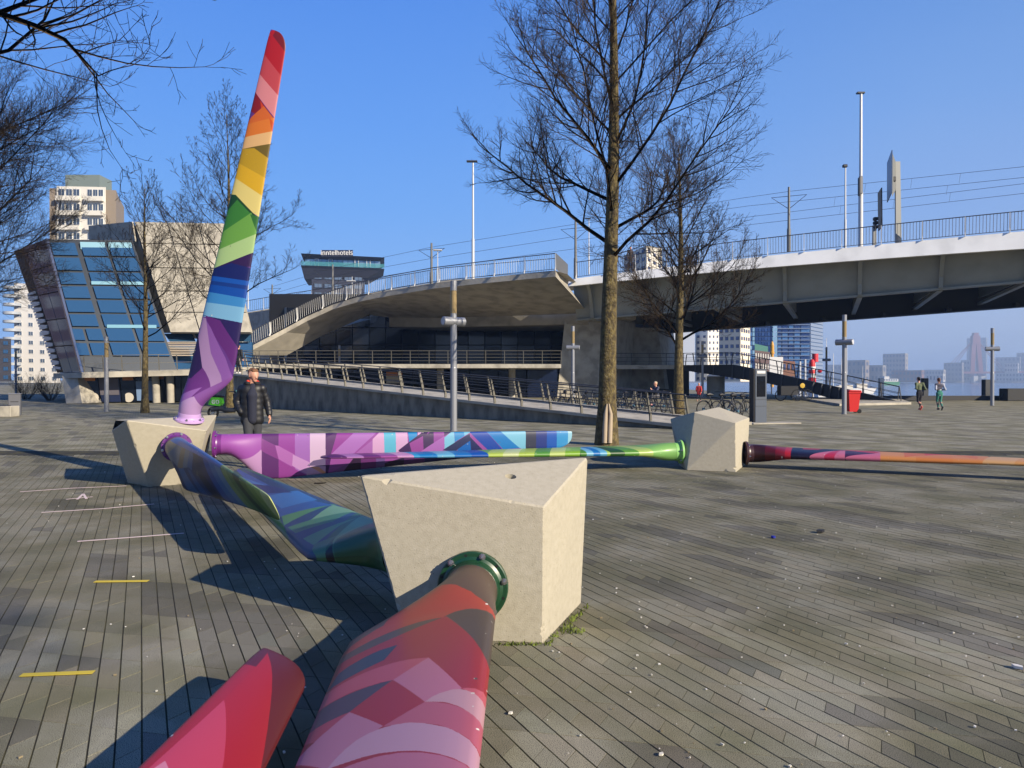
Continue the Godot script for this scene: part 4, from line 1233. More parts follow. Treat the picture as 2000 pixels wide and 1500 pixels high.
func bridge_structures() -> void:
	# steel girder bridge
	var o := thing("girder_bridge", "white edged steel girder bridge crossing over the plaza to the right", "bridge", span(0, 0))
	var top := func(s: float) -> float: return 10.4 + 0.62 * s - 0.13 * s * s + (0.1 * s if s < 0 else 0.0)
	var ss := []
	for k in 13:
		ss.append(-0.9 + 0.25 * k)
	var fascia := Geo.new()
	var deck := Geo.new()
	var soffit := Geo.new()
	var web := Geo.new()
	var chord := Geo.new()
	var far_web := Geo.new()
	for k in ss.size() - 1:
		var a: float = ss[k]
		var b: float = ss[k + 1]
		var ta: float = top.call(a)
		var tb: float = top.call(b)
		var fa := lerpf(0.62, 1.15, clampf((a + 0.9) / 2.0, 0, 1))
		var fb := lerpf(0.62, 1.15, clampf((b + 0.9) / 2.0, 0, 1))
		fascia.quad(span(a, ta, 0.34), span(b, tb, 0.34), span(b, tb - fb, -0.05), span(a, ta - fa, -0.05), Vector3(0, 0.2, 1))
		fascia.quad(span(a, ta, 0.34), span(b, tb, 0.34), span(b, tb, 0.9), span(a, ta, 0.9), Vector3.UP)
		fascia.quad(span(a, ta - fa, -0.05), span(b, tb - fb, -0.05), span(b, tb - fb, 0.35), span(a, ta - fa, 0.35), Vector3.DOWN)
		deck.quad(span(a, ta - 0.1, 0.9), span(b, tb - 0.1, 0.9), span(b, tb - 0.1, 21), span(a, ta - 0.1, 21), Vector3.UP)
		for j in 5:                                       # stepped underside of the deck edge
			var i0 := 0.35 + j * 0.22
			var z := 0.03 * (j % 2)
			soffit.quad(span(a, ta - fa + 0.12 + z, i0), span(b, tb - fb + 0.12 + z, i0), span(b, tb - fb + 0.12 + z, i0 + 0.22), span(a, ta - fa + 0.12 + z, i0 + 0.22), Vector3.DOWN)
			soffit.quad(span(a, ta - fa + 0.12, i0), span(b, tb - fb + 0.12, i0), span(b, tb - fb + 0.15, i0), span(a, ta - fa + 0.15, i0), Vector3(0, 0, 1))
		var ca := 7.14 + 0.72 * a
		var cb := 7.14 + 0.72 * b
		web.quad(span(a, ta - fa + 0.14, 1.45), span(b, tb - fb + 0.14, 1.45), span(b, cb, 2.3), span(a, ca, 2.3), Vector3(0, 0, 1))
		chord.quad(span(a, ca + 0.04, 2.05), span(b, cb + 0.04, 2.05), span(b, cb - 0.08, 2.05), span(a, ca - 0.08, 2.05), Vector3(0, 0, 1))
		chord.quad(span(a, ca - 0.08, 2.05), span(b, cb - 0.08, 2.05), span(b, cb - 0.08, 2.75), span(a, ca - 0.08, 2.75), Vector3.DOWN)
		chord.quad(span(a, ca + 0.04, 2.05), span(b, cb + 0.04, 2.05), span(b, cb + 0.04, 2.3), span(a, ca + 0.04, 2.3), Vector3.UP)
		far_web.quad(span(a, ta - 0.3, 20), span(b, tb - 0.3, 20), span(b, cb - 0.45, 20), span(a, ca - 0.45, 20), Vector3(0, 0, 1))
		far_web.quad(span(a, ca - 0.45, 19.3), span(b, cb - 0.45, 19.3), span(b, cb - 0.45, 20.4), span(a, ca - 0.45, 20.4), Vector3.DOWN)
		far_web.quad(span(a, ca - 0.33, 19.3), span(b, cb - 0.33, 19.3), span(b, cb - 0.45, 19.3), span(a, ca - 0.45, 19.3), Vector3(0, 0, 1))
		deck.quad(span(a, ta - 0.35, 1.4), span(b, tb - 0.35, 1.4), span(b, tb - 0.35, 21), span(a, ta - 0.35, 21), Vector3.DOWN)
	part("fascia", fascia, M.white_steel, o)
	part("deck", deck, M.deck, o)
	part("deck_soffit", soffit, M.grey_steel, o)
	part("girder_web", web, M.grey_steel, o)
	part("bottom_flange", chord, M.grey_steel, o)
	part("far_girder", far_web, M.dark_grey, o)
	for k in range(-3, 6):
		var s := 0.172 + 0.325 * k
		var t: float = top.call(s) - lerpf(0.62, 1.15, clampf((s + 0.9) / 2.0, 0, 1)) + 0.12
		var c := 7.14 + 0.72 * s
		var ds := Vector3(13.8, 0.5, 6.7).normalized() * 0.13
		var g := Geo.new()
		var poly := [span(s, t, 0.5), span(s, t, 1.5), span(s, c, 2.32), span(s, c + 0.02, 1.85), span(s, c + 0.75, 1.75), span(s, t - 0.5, 1.12)]
		g.prism(poly.map(func(q): return q - ds), ds * 2.0)
		part("rib", g, M.grey_steel, o)
		var b := Geo.new()
		b.beam(span(s, c - 0.05, 2.3), span(s, c + 0.12, 20), 0.35, 0.22)
		b.beam(span(s, c + 1.1, 2.3), span(s, c + 1.6, 20), 0.12, 1.9)
		part("cross_beam", b, M.grey_steel, o)
		var l := Geo.new()
		l.box(span(s + 0.16, c - 0.2, 18.9), Vector3(0.4, 0.35, 0.5))
		l.box(span(s + 0.16, c + 0.0, 18.9), Vector3(0.1, 0.3, 0.1))
		part("deck_light", l, M.black, o)
	var foot := []
	for k in 13:
		var s := -0.86 + 0.2 * k
		foot.append(span(s, top.call(s), 0.42))
	rail_run(o, foot, 1.28, 2.45, Vector3(-0.05, 0, 0.12), M.rail_white, [0.1, 1.0], M.rail_dark, 0.022, 0.19, M.rail_dark, 0.16, 0.11)

	# concrete viaduct with a stair that comes down on the left
	var v := thing("concrete_viaduct", "grey concrete viaduct end with a stair curving down on its left", "viaduct", Vector3(3.06, 1.6, -54))
	var edge := [Vector3(4.433, 9.367, -61), Vector3(3.06, 9.196, -54), Vector3(0.741, 9.199, -55.6), Vector3(-1.52, 9.162, -57), Vector3(-6, 9.08, -60), Vector3(-10.08, 8.824, -63), Vector3(-13, 8.533, -65), Vector3(-15.517, 8.028, -66.5), Vector3(-17.867, 7.049, -67), Vector3(-19.653, 6.067, -67), Vector3(-23.1, 4.064, -66)]
	var lower := [Vector3(6.7, 7.317, -67), Vector3(6.5, 7.147, -65), Vector3(3.52, 7.144, -66), Vector3(0, 7.176, -68), Vector3(-7.1, 7.233, -71), Vector3(-11.68, 7.44, -73), Vector3(-13.715, 7.767, -74), Vector3(-13.87, 7.537, -73), Vector3(-15.84, 6.496, -72), Vector3(-17.513, 5.623, -71), Vector3(-20.24, 3.716, -69)]
	var eb := Geo.new()
	var sf := Geo.new()
	for k in range(0, edge.size() - 1):
		var a: Vector3 = edge[k]
		var b: Vector3 = edge[k + 1]
		var dn := Vector3(0, -0.42, 0.05)
		eb.quad(a, b, b + dn, a + dn, Vector3(0, 0, 1))
		var back := Vector3(1.0, 0.05, -2.2)
		eb.quad(a, b, b + back, a + back, Vector3.UP)
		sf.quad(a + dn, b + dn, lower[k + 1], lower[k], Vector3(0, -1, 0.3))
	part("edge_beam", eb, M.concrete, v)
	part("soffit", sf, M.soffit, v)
	var ib := Geo.new()
	var ibl := [Vector3(6.5, 7.147, -65), Vector3(0, 7.176, -68), Vector3(-7.1, 7.233, -71), Vector3(-11.68, 7.44, -73)]
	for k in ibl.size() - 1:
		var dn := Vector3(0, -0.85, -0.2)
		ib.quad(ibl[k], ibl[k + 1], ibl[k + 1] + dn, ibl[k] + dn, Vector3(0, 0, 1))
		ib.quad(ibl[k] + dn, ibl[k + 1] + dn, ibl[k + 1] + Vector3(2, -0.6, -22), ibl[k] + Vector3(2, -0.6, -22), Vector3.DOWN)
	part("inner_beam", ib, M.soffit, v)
	var stair := Geo.new()                                # underside closed towards the hall behind
	var sl := [Vector3(-13.715, 7.767, -74), Vector3(-13.87, 7.537, -73), Vector3(-15.84, 6.496, -72), Vector3(-17.513, 5.623, -71), Vector3(-20.24, 3.716, -69)]
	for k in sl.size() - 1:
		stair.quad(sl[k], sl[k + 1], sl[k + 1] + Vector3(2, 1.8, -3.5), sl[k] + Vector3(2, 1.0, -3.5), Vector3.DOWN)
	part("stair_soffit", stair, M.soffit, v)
	var rd := Geo.new()                                   # road deck that runs down on the left behind the stair
	var rl := [Vector3(4.42, 12.468, -78), Vector3(-7.107, 12.096, -82), Vector3(-20.533, 10.752, -88), Vector3(-26.4, 10.18, -90), Vector3(-32.507, 9.451, -92)]
	for k in rl.size() - 1:
		rd.quad(rl[k], rl[k + 1], rl[k + 1] + Vector3(0, -1.6, 0.3), rl[k] + Vector3(0, -1.6, 0.3), Vector3(0, 0, 1))
		rd.quad(rl[k], rl[k + 1], rl[k + 1] + Vector3(4, 0, -16), rl[k] + Vector3(4, 0, -16), Vector3.UP)
		rd.quad(rl[k] + Vector3(0, -1.6, 0.3), rl[k + 1] + Vector3(0, -1.6, 0.3), rl[k + 1] + Vector3(4, -2.2, -16), rl[k] + Vector3(4, -2.2, -16), Vector3.DOWN)
	part("road_deck", rd, M.concrete, v)
	var pier := Geo.new()
	var pt := [Vector3(4.532, 6.704, -66), Vector3(9.177, 6.831, -66.5), Vector3(8.822, -0.085, -66.5), Vector3(3.872, -0.072, -66)]
	pier.prism([pt[0], pt[1], pt[2], pt[3]], Vector3(2.5, 0, -6))
	pier.box(pt[0].lerp(pt[1], 0.5) + Vector3(1.2, 0.25, -2.9), Vector3(5.2, 0.6, 6.0))
	part("pier", pier, M.concrete, v)
	var p2 := Geo.new()
	var q2 := [Vector3(10.656, 6.4, -72), Vector3(13.632, 6.4, -72), Vector3(14.4, 0.64, -72), Vector3(10.656, 0.64, -72)]
	p2.prism(q2, Vector3(3.4, 0, -9))
	part("pier", p2, M.concrete_dark, v)
	var foot2 := edge.slice(1)
	rail_run(v, foot2, 1.2, 2.6, Vector3(-0.03, 0, 0.12), M.rail_white, [0.1, 1.0], M.rail_dark, 0.022, 0.2, M.rail_white, 0.2, 0.1)
	var foot3 := []
	for p in rl:
		foot3.append(p)
	rail_run(v, foot3, 1.35, 3.4, Vector3(0, 0, 0.1), M.rail_white, [0.08, 1.0], M.rail_dark, 0.025, 0.28, M.rail_dark, 0.1, 0.1)
	var pan := Geo.new()                                  # closed panel where viaduct and bridge meet
	pan.quad(edge[0] + Vector3(0, 0.15, 0), edge[1] + Vector3(0, 0.12, 0), edge[1] + Vector3(0, 1.25, 0.1), edge[0] + Vector3(0, 1.3, 0.1), Vector3(1, 0, 1))
	part("end_panel", pan, M.rail_grey, v)

	# glass hall under the viaduct, its terrace and the dark floor below
	var hall := thing("glass_hall", "dark glass fronted hall with a railed terrace under the viaduct", "building", Vector3(-8.613, 1.6, -76))
	var quadq := [Vector3(-22.88, 8.88, -78), Vector3(7.28, 8.88, -78), Vector3(7.28, 3.056, -78), Vector3(-22.88, 3.056, -78)]
	var us := []
	for k in 19:
		us.append(k / 18.0)
	cells("pane", hall, quadq, us, [0.0, 0.36, 0.66, 1.0], 0.05, 0.06, [M.glass_dark, M.glass_dark, mat(rgb(22, 28, 40), 0.1)], 4)
	var back := Geo.new()
	back.box(Vector3(-7.9, 5.813, -79), Vector3(34, 9, 0.4))
	part("back_wall", back, M.black, hall)
	var side := Geo.new()
	side.quad(Vector3(-31.547, 9.365, -91), Vector3(-22.939, 8.899, -78.2), Vector3(-22.939, 1.6, -78.2), Vector3(-31.547, 1.6, -91), Vector3(1, 0, 0))
	side.quad(Vector3(-34.72, 9.35, -93), Vector3(-18.6, 11.21, -93), Vector3(-18.6, 1.29, -93), Vector3(-34.72, 1.29, -93), Vector3(0, 0, 1))
	part("side_wall", side, M.concrete_dark, hall)
	var slab := Geo.new()
	var sh: float = 2.721
	slab.prism([Vector3(-20.493, sh - 0.3, -58), Vector3(3.712, sh - 0.3, -58), Vector3(3.712, sh - 0.3, -79), Vector3(-20.493, sh - 0.3, -79)], Vector3(0, 0.3, 0))
	part("terrace_slab", slab, M.concrete, hall)
	rail_run(hall, [Vector3(-20.493, sh, -58), Vector3(3.712, sh, -58)], 1.0, 1.45, Vector3(0, 0, 0.06), M.rail_grey, [0.25, 0.5, 0.75, 1.0], M.rail_grey, 0.016, 0.0, null, 0.0, 0.04)
	var lowq := [Vector3(-23.1, 2.656, -66), Vector3(3.96, 2.656, -66), Vector3(3.96, -0.072, -66), Vector3(-23.1, -0.072, -66)]
	cells("shop_window", hall, lowq, [0.0, 0.09, 0.18, 0.27, 0.36, 0.45, 0.54, 0.63, 0.72, 0.81, 0.9, 1.0], [0.0, 1.0], 0.08, 0.08, [M.glass_dark, M.glass_dark, mat(rgb(20, 30, 56), 0.15)], 6)
	var lw := Geo.new()
	lw.box(Vector3(-9.827, 1.287, -67), Vector3(28, 3.4, 0.3))
	part("lower_wall", lw, M.black, hall)
	for x in [-15.707, -5.787, 0]:
		var c := Geo.new()
		c.tube([Vector3(x, 0, -62), Vector3(x, sh - 0.3, -62)], [0.28, 0.28], 14)
		part("column", c, M.concrete, hall)
	var poster := Geo.new()
	poster.box(Vector3(-9.66, 1.684, -63), Vector3(1.3, 0.9, 0.06))
	part("poster", poster, mat(rgb(190, 186, 176), 0.6), hall)
	var head := Geo.new()
	head.box(Vector3(-9.66, 2.02, -63), Vector3(1.3, 0.3, 0.08))
	part("poster_head", head, mat(rgb(206, 130, 56), 0.6), hall)
	# terrace that goes on behind the piers to the right
	var wk := thing("raised_walkway", "dark raised walkway behind the trunk between the bridge piers", "walkway", Vector3(11.88, 1.6, -66))
	var ws := Geo.new()
	ws.prism([Vector3(8.8, 2.788, -66), Vector3(14.74, 2.788, -66), Vector3(17.867, 3.04, -80), Vector3(10.667, 3.04, -80)], Vector3(0, -0.35, 0))
	part("slab", ws, M.concrete_dark, wk)
	rail_run(wk, [Vector3(8.8, 2.788, -66), Vector3(14.74, 2.788, -66)], 1.0, 1.6, Vector3(0, 0, 0.05), M.rail_dark, [0.33, 0.66, 1.0], M.rail_dark, 0.02, 0.0, null, 0.0, 0.04)
	var wb := Geo.new()
	wb.box(Vector3(12.925, 1.205, -74), Vector3(8.2, 3.4, 0.4))
	part("wall", wb, M.black, wk)

	# long pedestrian ramp
	var ramp := thing("pedestrian_ramp", "long low concrete ramp rising to the left with leaning rail posts", "ramp", Vector3(-5, 0, -34))
	var ra := Vector3(-19.5, 0, -47.5)
	var rb := Vector3(5.9, 0, -24.0)
	var ha := 2.1
	var hb := 0.02
	var dir := (rb - ra).normalized()
	var behind := Vector3(0.68, 0, -0.73) * 3.4
	var wl := Geo.new()
	wl.quad(ra, rb, rb + Vector3(0, hb, 0), ra + Vector3(0, ha, 0), Vector3(-1, 0, 1))
	wl.quad(ra + behind, rb + behind, rb + behind + Vector3(0, hb, 0), ra + behind + Vector3(0, ha, 0), Vector3(1, 0, -1))
	wl.quad(ra, ra + behind, ra + behind + Vector3(0, ha, 0), ra + Vector3(0, ha, 0), -dir)
	part("wall", wl, M.wall_stained, ramp)
	var dk := Geo.new()
	dk.quad(ra + Vector3(0, ha, 0), rb + Vector3(0, hb, 0), rb + behind + Vector3(0, hb, 0), ra + behind + Vector3(0, ha, 0), Vector3.UP)
	part("surface", dk, M.concrete, ramp)
	for m in [Vector3.ZERO, behind]:
		var kerb := Geo.new()
		kerb.beam(ra + m + Vector3(0, ha + 0.04, 0), rb + m + Vector3(0, hb + 0.04, 0), 0.28, 0.1)
		part("coping", kerb, M.concrete, ramp)
	rail_run(ramp, [ra + Vector3(0, ha + 0.08, 0), rb + Vector3(0, hb + 0.08, 0) - dir * 0.4], 1.0, 1.42, Vector3(-0.16, 0, 0.12), M.rail_grey, [0.3, 0.55, 0.8, 1.0], M.rail_dark, 0.017, 0.0, null, 0.0, 0.06)
	rail_run(ramp, [ra + behind + Vector3(0, ha + 0.08, 0), rb + behind + Vector3(0, hb + 0.08, 0) - dir * 3.0], 1.0, 1.6, Vector3(-0.16, 0, 0.12), M.rail_grey, [0.3, 0.55, 0.8, 1.0], M.rail_dark, 0.017, 0.0, null, 0.0, 0.06)
	var loop := Geo.new()
	var e0 := rb + Vector3(-0.16, 0.42, 0.12) - dir * 0.4
	loop.tube([e0, e0 + dir * 1.3 + Vector3(0, -0.12, 0), e0 + dir * 1.75 + Vector3(0, 0.3, 0), e0 + dir * 1.5 + Vector3(0, 0.52, 0), e0 + Vector3(0, 0.64, 0)], [0.022, 0.022, 0.022, 0.022, 0.022], 6)
	part("rail_end", loop, M.rail_dark, ramp)

	# dark footbridge ramp on the right that comes down to the quay
	var f := thing("footbridge_ramp", "dark metal footbridge sloping down to the quay behind the kiosk", "footbridge", Vector3(22.4, 1.6, -60))
	var up := [Vector3(14.344, 2.788, -66), Vector3(18, 2.767, -62.5), Vector3(20.167, 2.165, -60.5), Vector3(22.655, 1.37, -57.5), Vector3(23.68, 0.971, -55.5), Vector3(25.84, 0.07, -51)]
	var dn := [Vector3(14.344, 2.392, -66), Vector3(18, 1.683, -62.5), Vector3(20.167, 1.237, -60.5), Vector3(22.463, 0.527, -57.5), Vector3(23.68, 0.009, -55.5), Vector3(25.908, -0.032, -51)]
	var fw := Geo.new()
	for k in up.size() - 1:
		fw.quad(up[k], up[k + 1], dn[k + 1], dn[k], Vector3(0, 0, 1))
		fw.quad(up[k], up[k + 1], up[k + 1] + Vector3(1.2, 0, -2.8), up[k] + Vector3(1.2, 0, -2.8), Vector3.UP)
		fw.quad(dn[k], dn[k + 1], dn[k + 1] + Vector3(1.2, 0, -2.8), dn[k] + Vector3(1.2, 0, -2.8), Vector3.DOWN)
	part("side_plate", fw, mat(rgb(30, 34, 42), 0.5, 0.2), f)
	for k in 13:
		var t := k / 12.0 * 4.0
		var i := mini(int(t), 3)
		var g := Geo.new()
		g.beam((up[i] as Vector3).lerp(up[i + 1], t - i) + Vector3(-0.05, 0, 0.05), (dn[i] as Vector3).lerp(dn[i + 1], t - i) + Vector3(-0.12, 0, 0.05), 0.07, 0.09)
		part("stiffener", g, M.dark_grey, f)
	rail_run(f, up, 1.0, 1.5, Vector3(-0.14, 0, 0.06), M.rail_dark, [0.3, 0.6, 1.0], M.rail_dark, 0.018, 0.0, null, 0.0, 0.035)
	var upb := []
	for p in up:
		upb.append(p + Vector3(1.2, 0, -2.8))
	rail_run(f, upb, 1.0, 1.5, Vector3(0.1, 0, -0.04), M.rail_dark, [0.5, 1.0], M.rail_dark, 0.018, 0.0, null, 0.0, 0.035)
	var leg := Geo.new()
	leg.tube([Vector3(17.512, 0.06, -66), Vector3(17.512, 1.82, -66)], [0.75, 0.75], 14)
	part("support", leg, M.concrete_dark, f)
	var sp := Geo.new()
	sp.prism([Vector3(22.81, 0, -61.538), Vector3(19.321, 0, -45.283), Vector3(24.96, 0, -48), Vector3(30.08, 0, -60)], Vector3(0, 0.14, 0))
	part("landing", sp, M.concrete, f)


# ---------------------------------------------------------------- buildings at the left
func window_grid(o: Node3D, q: Array, cols: int, rows: int, fw: float, fh: float, frame: Material, glass: Material, proud := 0.08) -> void:
	# windows set in a wall patch (top left, top right, bottom right, bottom left): frame part with its pane
	var nn: Vector3 = ((q[1] - q[0]).cross(q[3] - q[0])).normalized()
	if nn.z < 0.0:
		nn = -nn
	for j in rows:
		for i in cols:
			var u0 := (i + 0.5 - fw * 0.5) / cols
			var u1 := (i + 0.5 + fw * 0.5) / cols
			var v0 := (j + 0.5 - fh * 0.5) / rows
			var v1 := (j + 0.5 + fh * 0.5) / rows
			var p := [bil(q, u0, v0), bil(q, u1, v0), bil(q, u1, v1), bil(q, u0, v1)]
			var g := Geo.new()
			g.prism(p, nn * proud)
			var w := part("window", g, frame, o)
			var a := Geo.new()
			var um := (u0 + u1) * 0.5
			var e := 0.06 * (u1 - u0)
			for s in [[u0 + e, um - e * 0.5], [um + e * 0.5, u1 - e]]:
				a.prism([bil(q, s[0], v0 + (v1 - v0) * 0.08), bil(q, s[1], v0 + (v1 - v0) * 0.08), bil(q, s[1], v1 - (v1 - v0) * 0.08), bil(q, s[0], v1 - (v1 - v0) * 0.08)].map(func(z): return z + nn * proud * 0.6), nn * proud * 0.6)
			part("pane", a, glass, w)


func block_building(o: Node3D, q: Array, depth: Vector3, wall: Material) -> void:
	var g := Geo.new()
	g.prism(q, depth)
	part("wall", g, wall, o)


func museum() -> void:
	var sky_glass := mat(rgb(66, 110, 150), 0.06, 0.5)
	var deep_glass := sky_glass
	M.sky_glass = sky_glass
	M.deep_glass = deep_glass
	var frame := mat(rgb(40, 48, 58), 0.4, 0.4)
	var o := thing("museum_building", "angular concrete and blue glass building with a leaning facade", "building", Vector3(-26.693, 1.6, -52))
	var fq := [Vector3(-31.477, 11.064, -52), Vector3(-27.207, 11.537, -55), Vector3(-23.174, 2.025, -53.151), Vector3(-28, 2, -50)]
	var nb := Geo.new()
	nb.prism(fq.map(func(z): return z + Vector3(0, 0, -0.12)), Vector3(-1.6, 0, -3))
	part("facade_frame", nb, frame, o)
	cells("pane", o, fq, [0.0, 0.335], [0.02, 0.135, 0.25, 0.355, 0.46, 0.565, 0.67], 0.13, 0.05, [sky_glass], 1)
	cells("pane", o, fq, [0.0, 0.14, 0.335], [0.67, 0.775, 0.885], 0.1, 0.05, [sky_glass], 2)
	cells("pane", o, fq, [0.35, 0.675, 1.0], [0.02, 0.135, 0.25, 0.355, 0.46, 0.565, 0.67, 0.775, 0.885], 0.09, 0.05, [deep_glass], 3)
	for z in [[0.37, 0.65, 0.335], [0.7, 0.97, 0.335], [0.37, 0.66, 0.05], [0.7, 0.98, 0.05], [0.4, 0.95, 0.66]]:
		var g := Geo.new()
		var a := bil(fq, z[0], z[2])
		var b := bil(fq, z[1], z[2])
		g.beam(a + Vector3(0, 0, 0.09), b + Vector3(0, 0, 0.09), 0.05, 0.22 if z[2] > 0.1 else 0.5)
		part("light_strip", g, mat(rgb(98, 156, 182), 0.4), o)
	var ed := Geo.new()
	ed.beam(fq[0], fq[3], 0.16, 0.16)
	part("corner_trim", ed, M.chrome, o)
	var dq := [Vector3(-37.7, 11.267, -58), Vector3(-31.477, 11.064, -52), Vector3(-28, 2, -50), Vector3(-32.084, 2.032, -53.954)]
	var df := Geo.new()
	df.prism(dq.map(func(z): return z + Vector3(0.05, 0, -0.12)), Vector3(1.2, 0, -3.4))
	part("side_frame", df, M.black, o)
	cells("side_pane", o, dq, [0.34, 0.67, 1.0], [0.0, 0.2, 0.4, 0.6, 0.8, 1.0], 0.04, 0.04, [sky_glass], 7)
	for k in 26:
		var v0 := 0.38 + 0.6 * k / 26.0
		var g := Geo.new()
		g.beam(bil(dq, 0.03, v0) + Vector3(0, 0, 0.1), bil(dq, 0.3, v0 + (0.01 if k % 2 else -0.008)) + Vector3(0, 0, 0.1), 0.06, 0.17)
		part("slat", g, M.rail_white, o)
	# concrete volume
	var cq := [Vector3(-27.515, 13.024, -56), Vector3(-21.467, 13.215, -57.5), Vector3(-19.038, 4.979, -56.324), Vector3(-24.457, 4.9, -55)]
	var cb := Geo.new()
	cb.prism(cq.map(func(z): return z + Vector3(0, 0, -0.1)), Vector3(-3.4, 0, -8))
	part("concrete_core", cb, M.concrete_dark, o)
	cells("concrete_panel", o, cq, [0.0, 0.36, 0.7, 1.0], [0.0, 0.2, 0.42, 0.63, 0.82, 1.0], 0.035, 0.1, [M.concrete, M.concrete_b], 5)
	var sq := [Vector3(-32.96, 13.56, -60), Vector3(-27.552, 13.061, -56), Vector3(-27.328, 11.605, -56), Vector3(-33.005, 12.508, -60.155)]
	cells("concrete_panel", o, sq, [0.0, 0.5, 1.0], [0.0, 1.0], 0.03, 0.1, [M.concrete_b], 5)
	var sb := Geo.new()
	sb.prism(sq.map(func(z): return z + Vector3(0, -0.1, -0.1)), Vector3(-3.4, 0, -6))
	part("concrete_core", sb, M.concrete_dark, o)
	var rv := Geo.new()
	rv.prism([Vector3(-27.613, 12.84, -56.2), Vector3(-24.546, 4.912, -55.2), Vector3(-25.689, 4.99, -56.5), Vector3(-28.097, 11.824, -56.8)], Vector3(0.05, 0, -0.3))
	part("reveal", rv, M.concrete_dark, o)
	# glazing and louvres below the volume
	var bq := [Vector3(-25.424, 4.885, -56), Vector3(-19.643, 5.003, -58), Vector3(-19.643, 4.384, -58), Vector3(-24.79, 4.264, -55.5)]
	cells("pane", o, bq, [0.0, 0.33, 0.66, 1.0], [0.0, 1.0], 0.06, 0.05, [deep_glass], 8)
	var lq := [Vector3(-26.693, 4.277, -55), Vector3(-22.923, 4.325, -56), Vector3(-22.699, 3.243, -56), Vector3(-26.18, 3.213, -55)]
	for k in 9:
		var g := Geo.new()
		g.beam(bil(lq, 0.0, (k + 0.5) / 9.0) + Vector3(0, 0, 0.25), bil(lq, 1.0, (k + 0.5) / 9.0) + Vector3(0, 0, 0.25), 0.2, 0.05)
		part("louvre", g, mat(rgb(196, 182, 164), 0.6), o)
	var lb := Geo.new()
	lb.prism([Vector3(-26.839, 4.254, -55.3), Vector3(-19.744, 4.398, -58.3), Vector3(-19.643, 2.064, -58), Vector3(-26.128, 2.042, -55.2)], Vector3(0, 0, -0.3))
	part("rear_glazing", lb, deep_glass, o)
	# terrace slab, its rail and the ground floor
	var sl := Geo.new()
	sl.prism([Vector3(-31.061, 1.981, -52), Vector3(-27.44, 2.025, -49), Vector3(-20.808, 2.212, -51), Vector3(-18.667, 2.496, -56), Vector3(-22, 2.656, -66), Vector3(-39.424, 2.084, -66)], Vector3(0, -0.36, 0))
	part("terrace_slab", sl, M.concrete, o)
	rail_run(o, [Vector3(-27.444, 2.027, -49.3), Vector3(-20.89, 2.214, -51.2), Vector3(-18.667, 2.496, -56)], 1.05, 1.1, Vector3(0.0, 0, 0.1), M.rail_grey, [0.5, 1.0], M.rail_grey, 0.014, 0.0, null, 0.0, 0.04)
	var gp := Geo.new()
	gp.prism([Vector3(-29.886, 1.804, -51), Vector3(-28.3, 1.8, -50), Vector3(-27.44, 0.032, -49), Vector3(-29.033, 0, -50)], Vector3(0.4, 0, -2.5))
	part("leaning_pillar", gp, M.concrete_b, o)
	var gq := [Vector3(-28.415, 1.735, -50.5), Vector3(-21.525, 1.88, -52.5), Vector3(-21.525, -0.01, -52.5), Vector3(-28.179, 0.018, -50.5)]
	var gw := Geo.new()
	gw.prism(gq.map(func(z): return z + Vector3(0, 0, -0.15)), Vector3(0, 0, -0.4))
	part("ground_floor_wall", gw, M.black, o)
	cells("display_window", o, gq, [0.0, 0.15, 0.33, 0.46, 0.62, 0.72, 0.86, 1.0], [0.0, 1.0], 0.06, 0.05, [mat(rgb(34, 46, 50), 0.1, 0.2), mat(rgb(40, 58, 84), 0.12, 0.2), M.glass_dark, mat(rgb(28, 34, 62), 0.12)], 9)
	for z in [[0.01, 0.13, 0.0, 0.16, 206, 132, 52], [0.36, 0.45, 0.0, 0.16, 190, 120, 50], [0.16, 0.32, 0.04, 0.7, 88, 84, 92], [0.47, 0.61, 0.2, 0.92, 106, 132, 168], [0.64, 0.71, 0.02, 0.14, 180, 110, 50]]:
		var g := Geo.new()
		g.prism([bil(gq, z[0], z[2]), bil(gq, z[1], z[2]), bil(gq, z[1], z[3]), bil(gq, z[0], z[3])].map(func(p): return p + Vector3(0, 0, 0.09)), Vector3(0, 0, 0.03))
		part("poster", g, mat(rgb(z[4], z[5], z[6]), 0.5), o)
	for u in [0.1, 0.4]:
		var g := Geo.new()
		g.lathe([Vector2(0, 0), Vector2(0.32, 0), Vector2(0.32, 0.03), Vector2(0, 0.031)], bil(gq, u, 0.8) + Vector3(0, 0, 0.09), Vector3(0, 0, 1), 16)
		part("round_emblem", g, mat(rgb(214, 206, 190), 0.5), o)
	for u in [0.665, 0.79]:
		var g := Geo.new()
		g.tube([bil(gq, u, 1.0) + Vector3(0, 0, 0.5), bil(gq, u, 0.0) + Vector3(0, 0.1, 0.5)], [0.24, 0.24], 14)
		part("column", g, M.concrete, o)
	# unseen dark brick terrace, added to give the side panes a dark reflection
	var bt := thing("added_brick_terrace", "long dark brick terrace added outside the picture to darken the side pane reflections of the museum", "building", Vector3(-120, 0, -95))
	block_building(bt, [Vector3(-92, 22, -40), Vector3(-118, 22, -150), Vector3(-118, 0, -150), Vector3(-92, 0, -40)], Vector3(-14, 0, 3), mat(rgb(92, 66, 56), 0.9))
	window_grid(bt, [Vector3(-92, 22, -40), Vector3(-118, 22, -150), Vector3(-118, 0, -150), Vector3(-92, 0, -40)], 16, 6, 0.45, 0.5, M.rail_white, M.glass_dark, 0.1)
	# tower of flats behind
	var t := thing("flats_tower", "tall block of flats with white balconies rising behind the museum", "apartment block", Vector3(-89.067, 1.6, -160))
	var tq := [Vector3(-96.213, 41.28, -160), Vector3(-82.56, 40.853, -160), Vector3(-82.56, 29.333, -160), Vector3(-96.213, 29.333, -160)]
	block_building(t, tq, Vector3(-6.2, 0, -16), mat(rgb(150, 136, 118), 0.85))
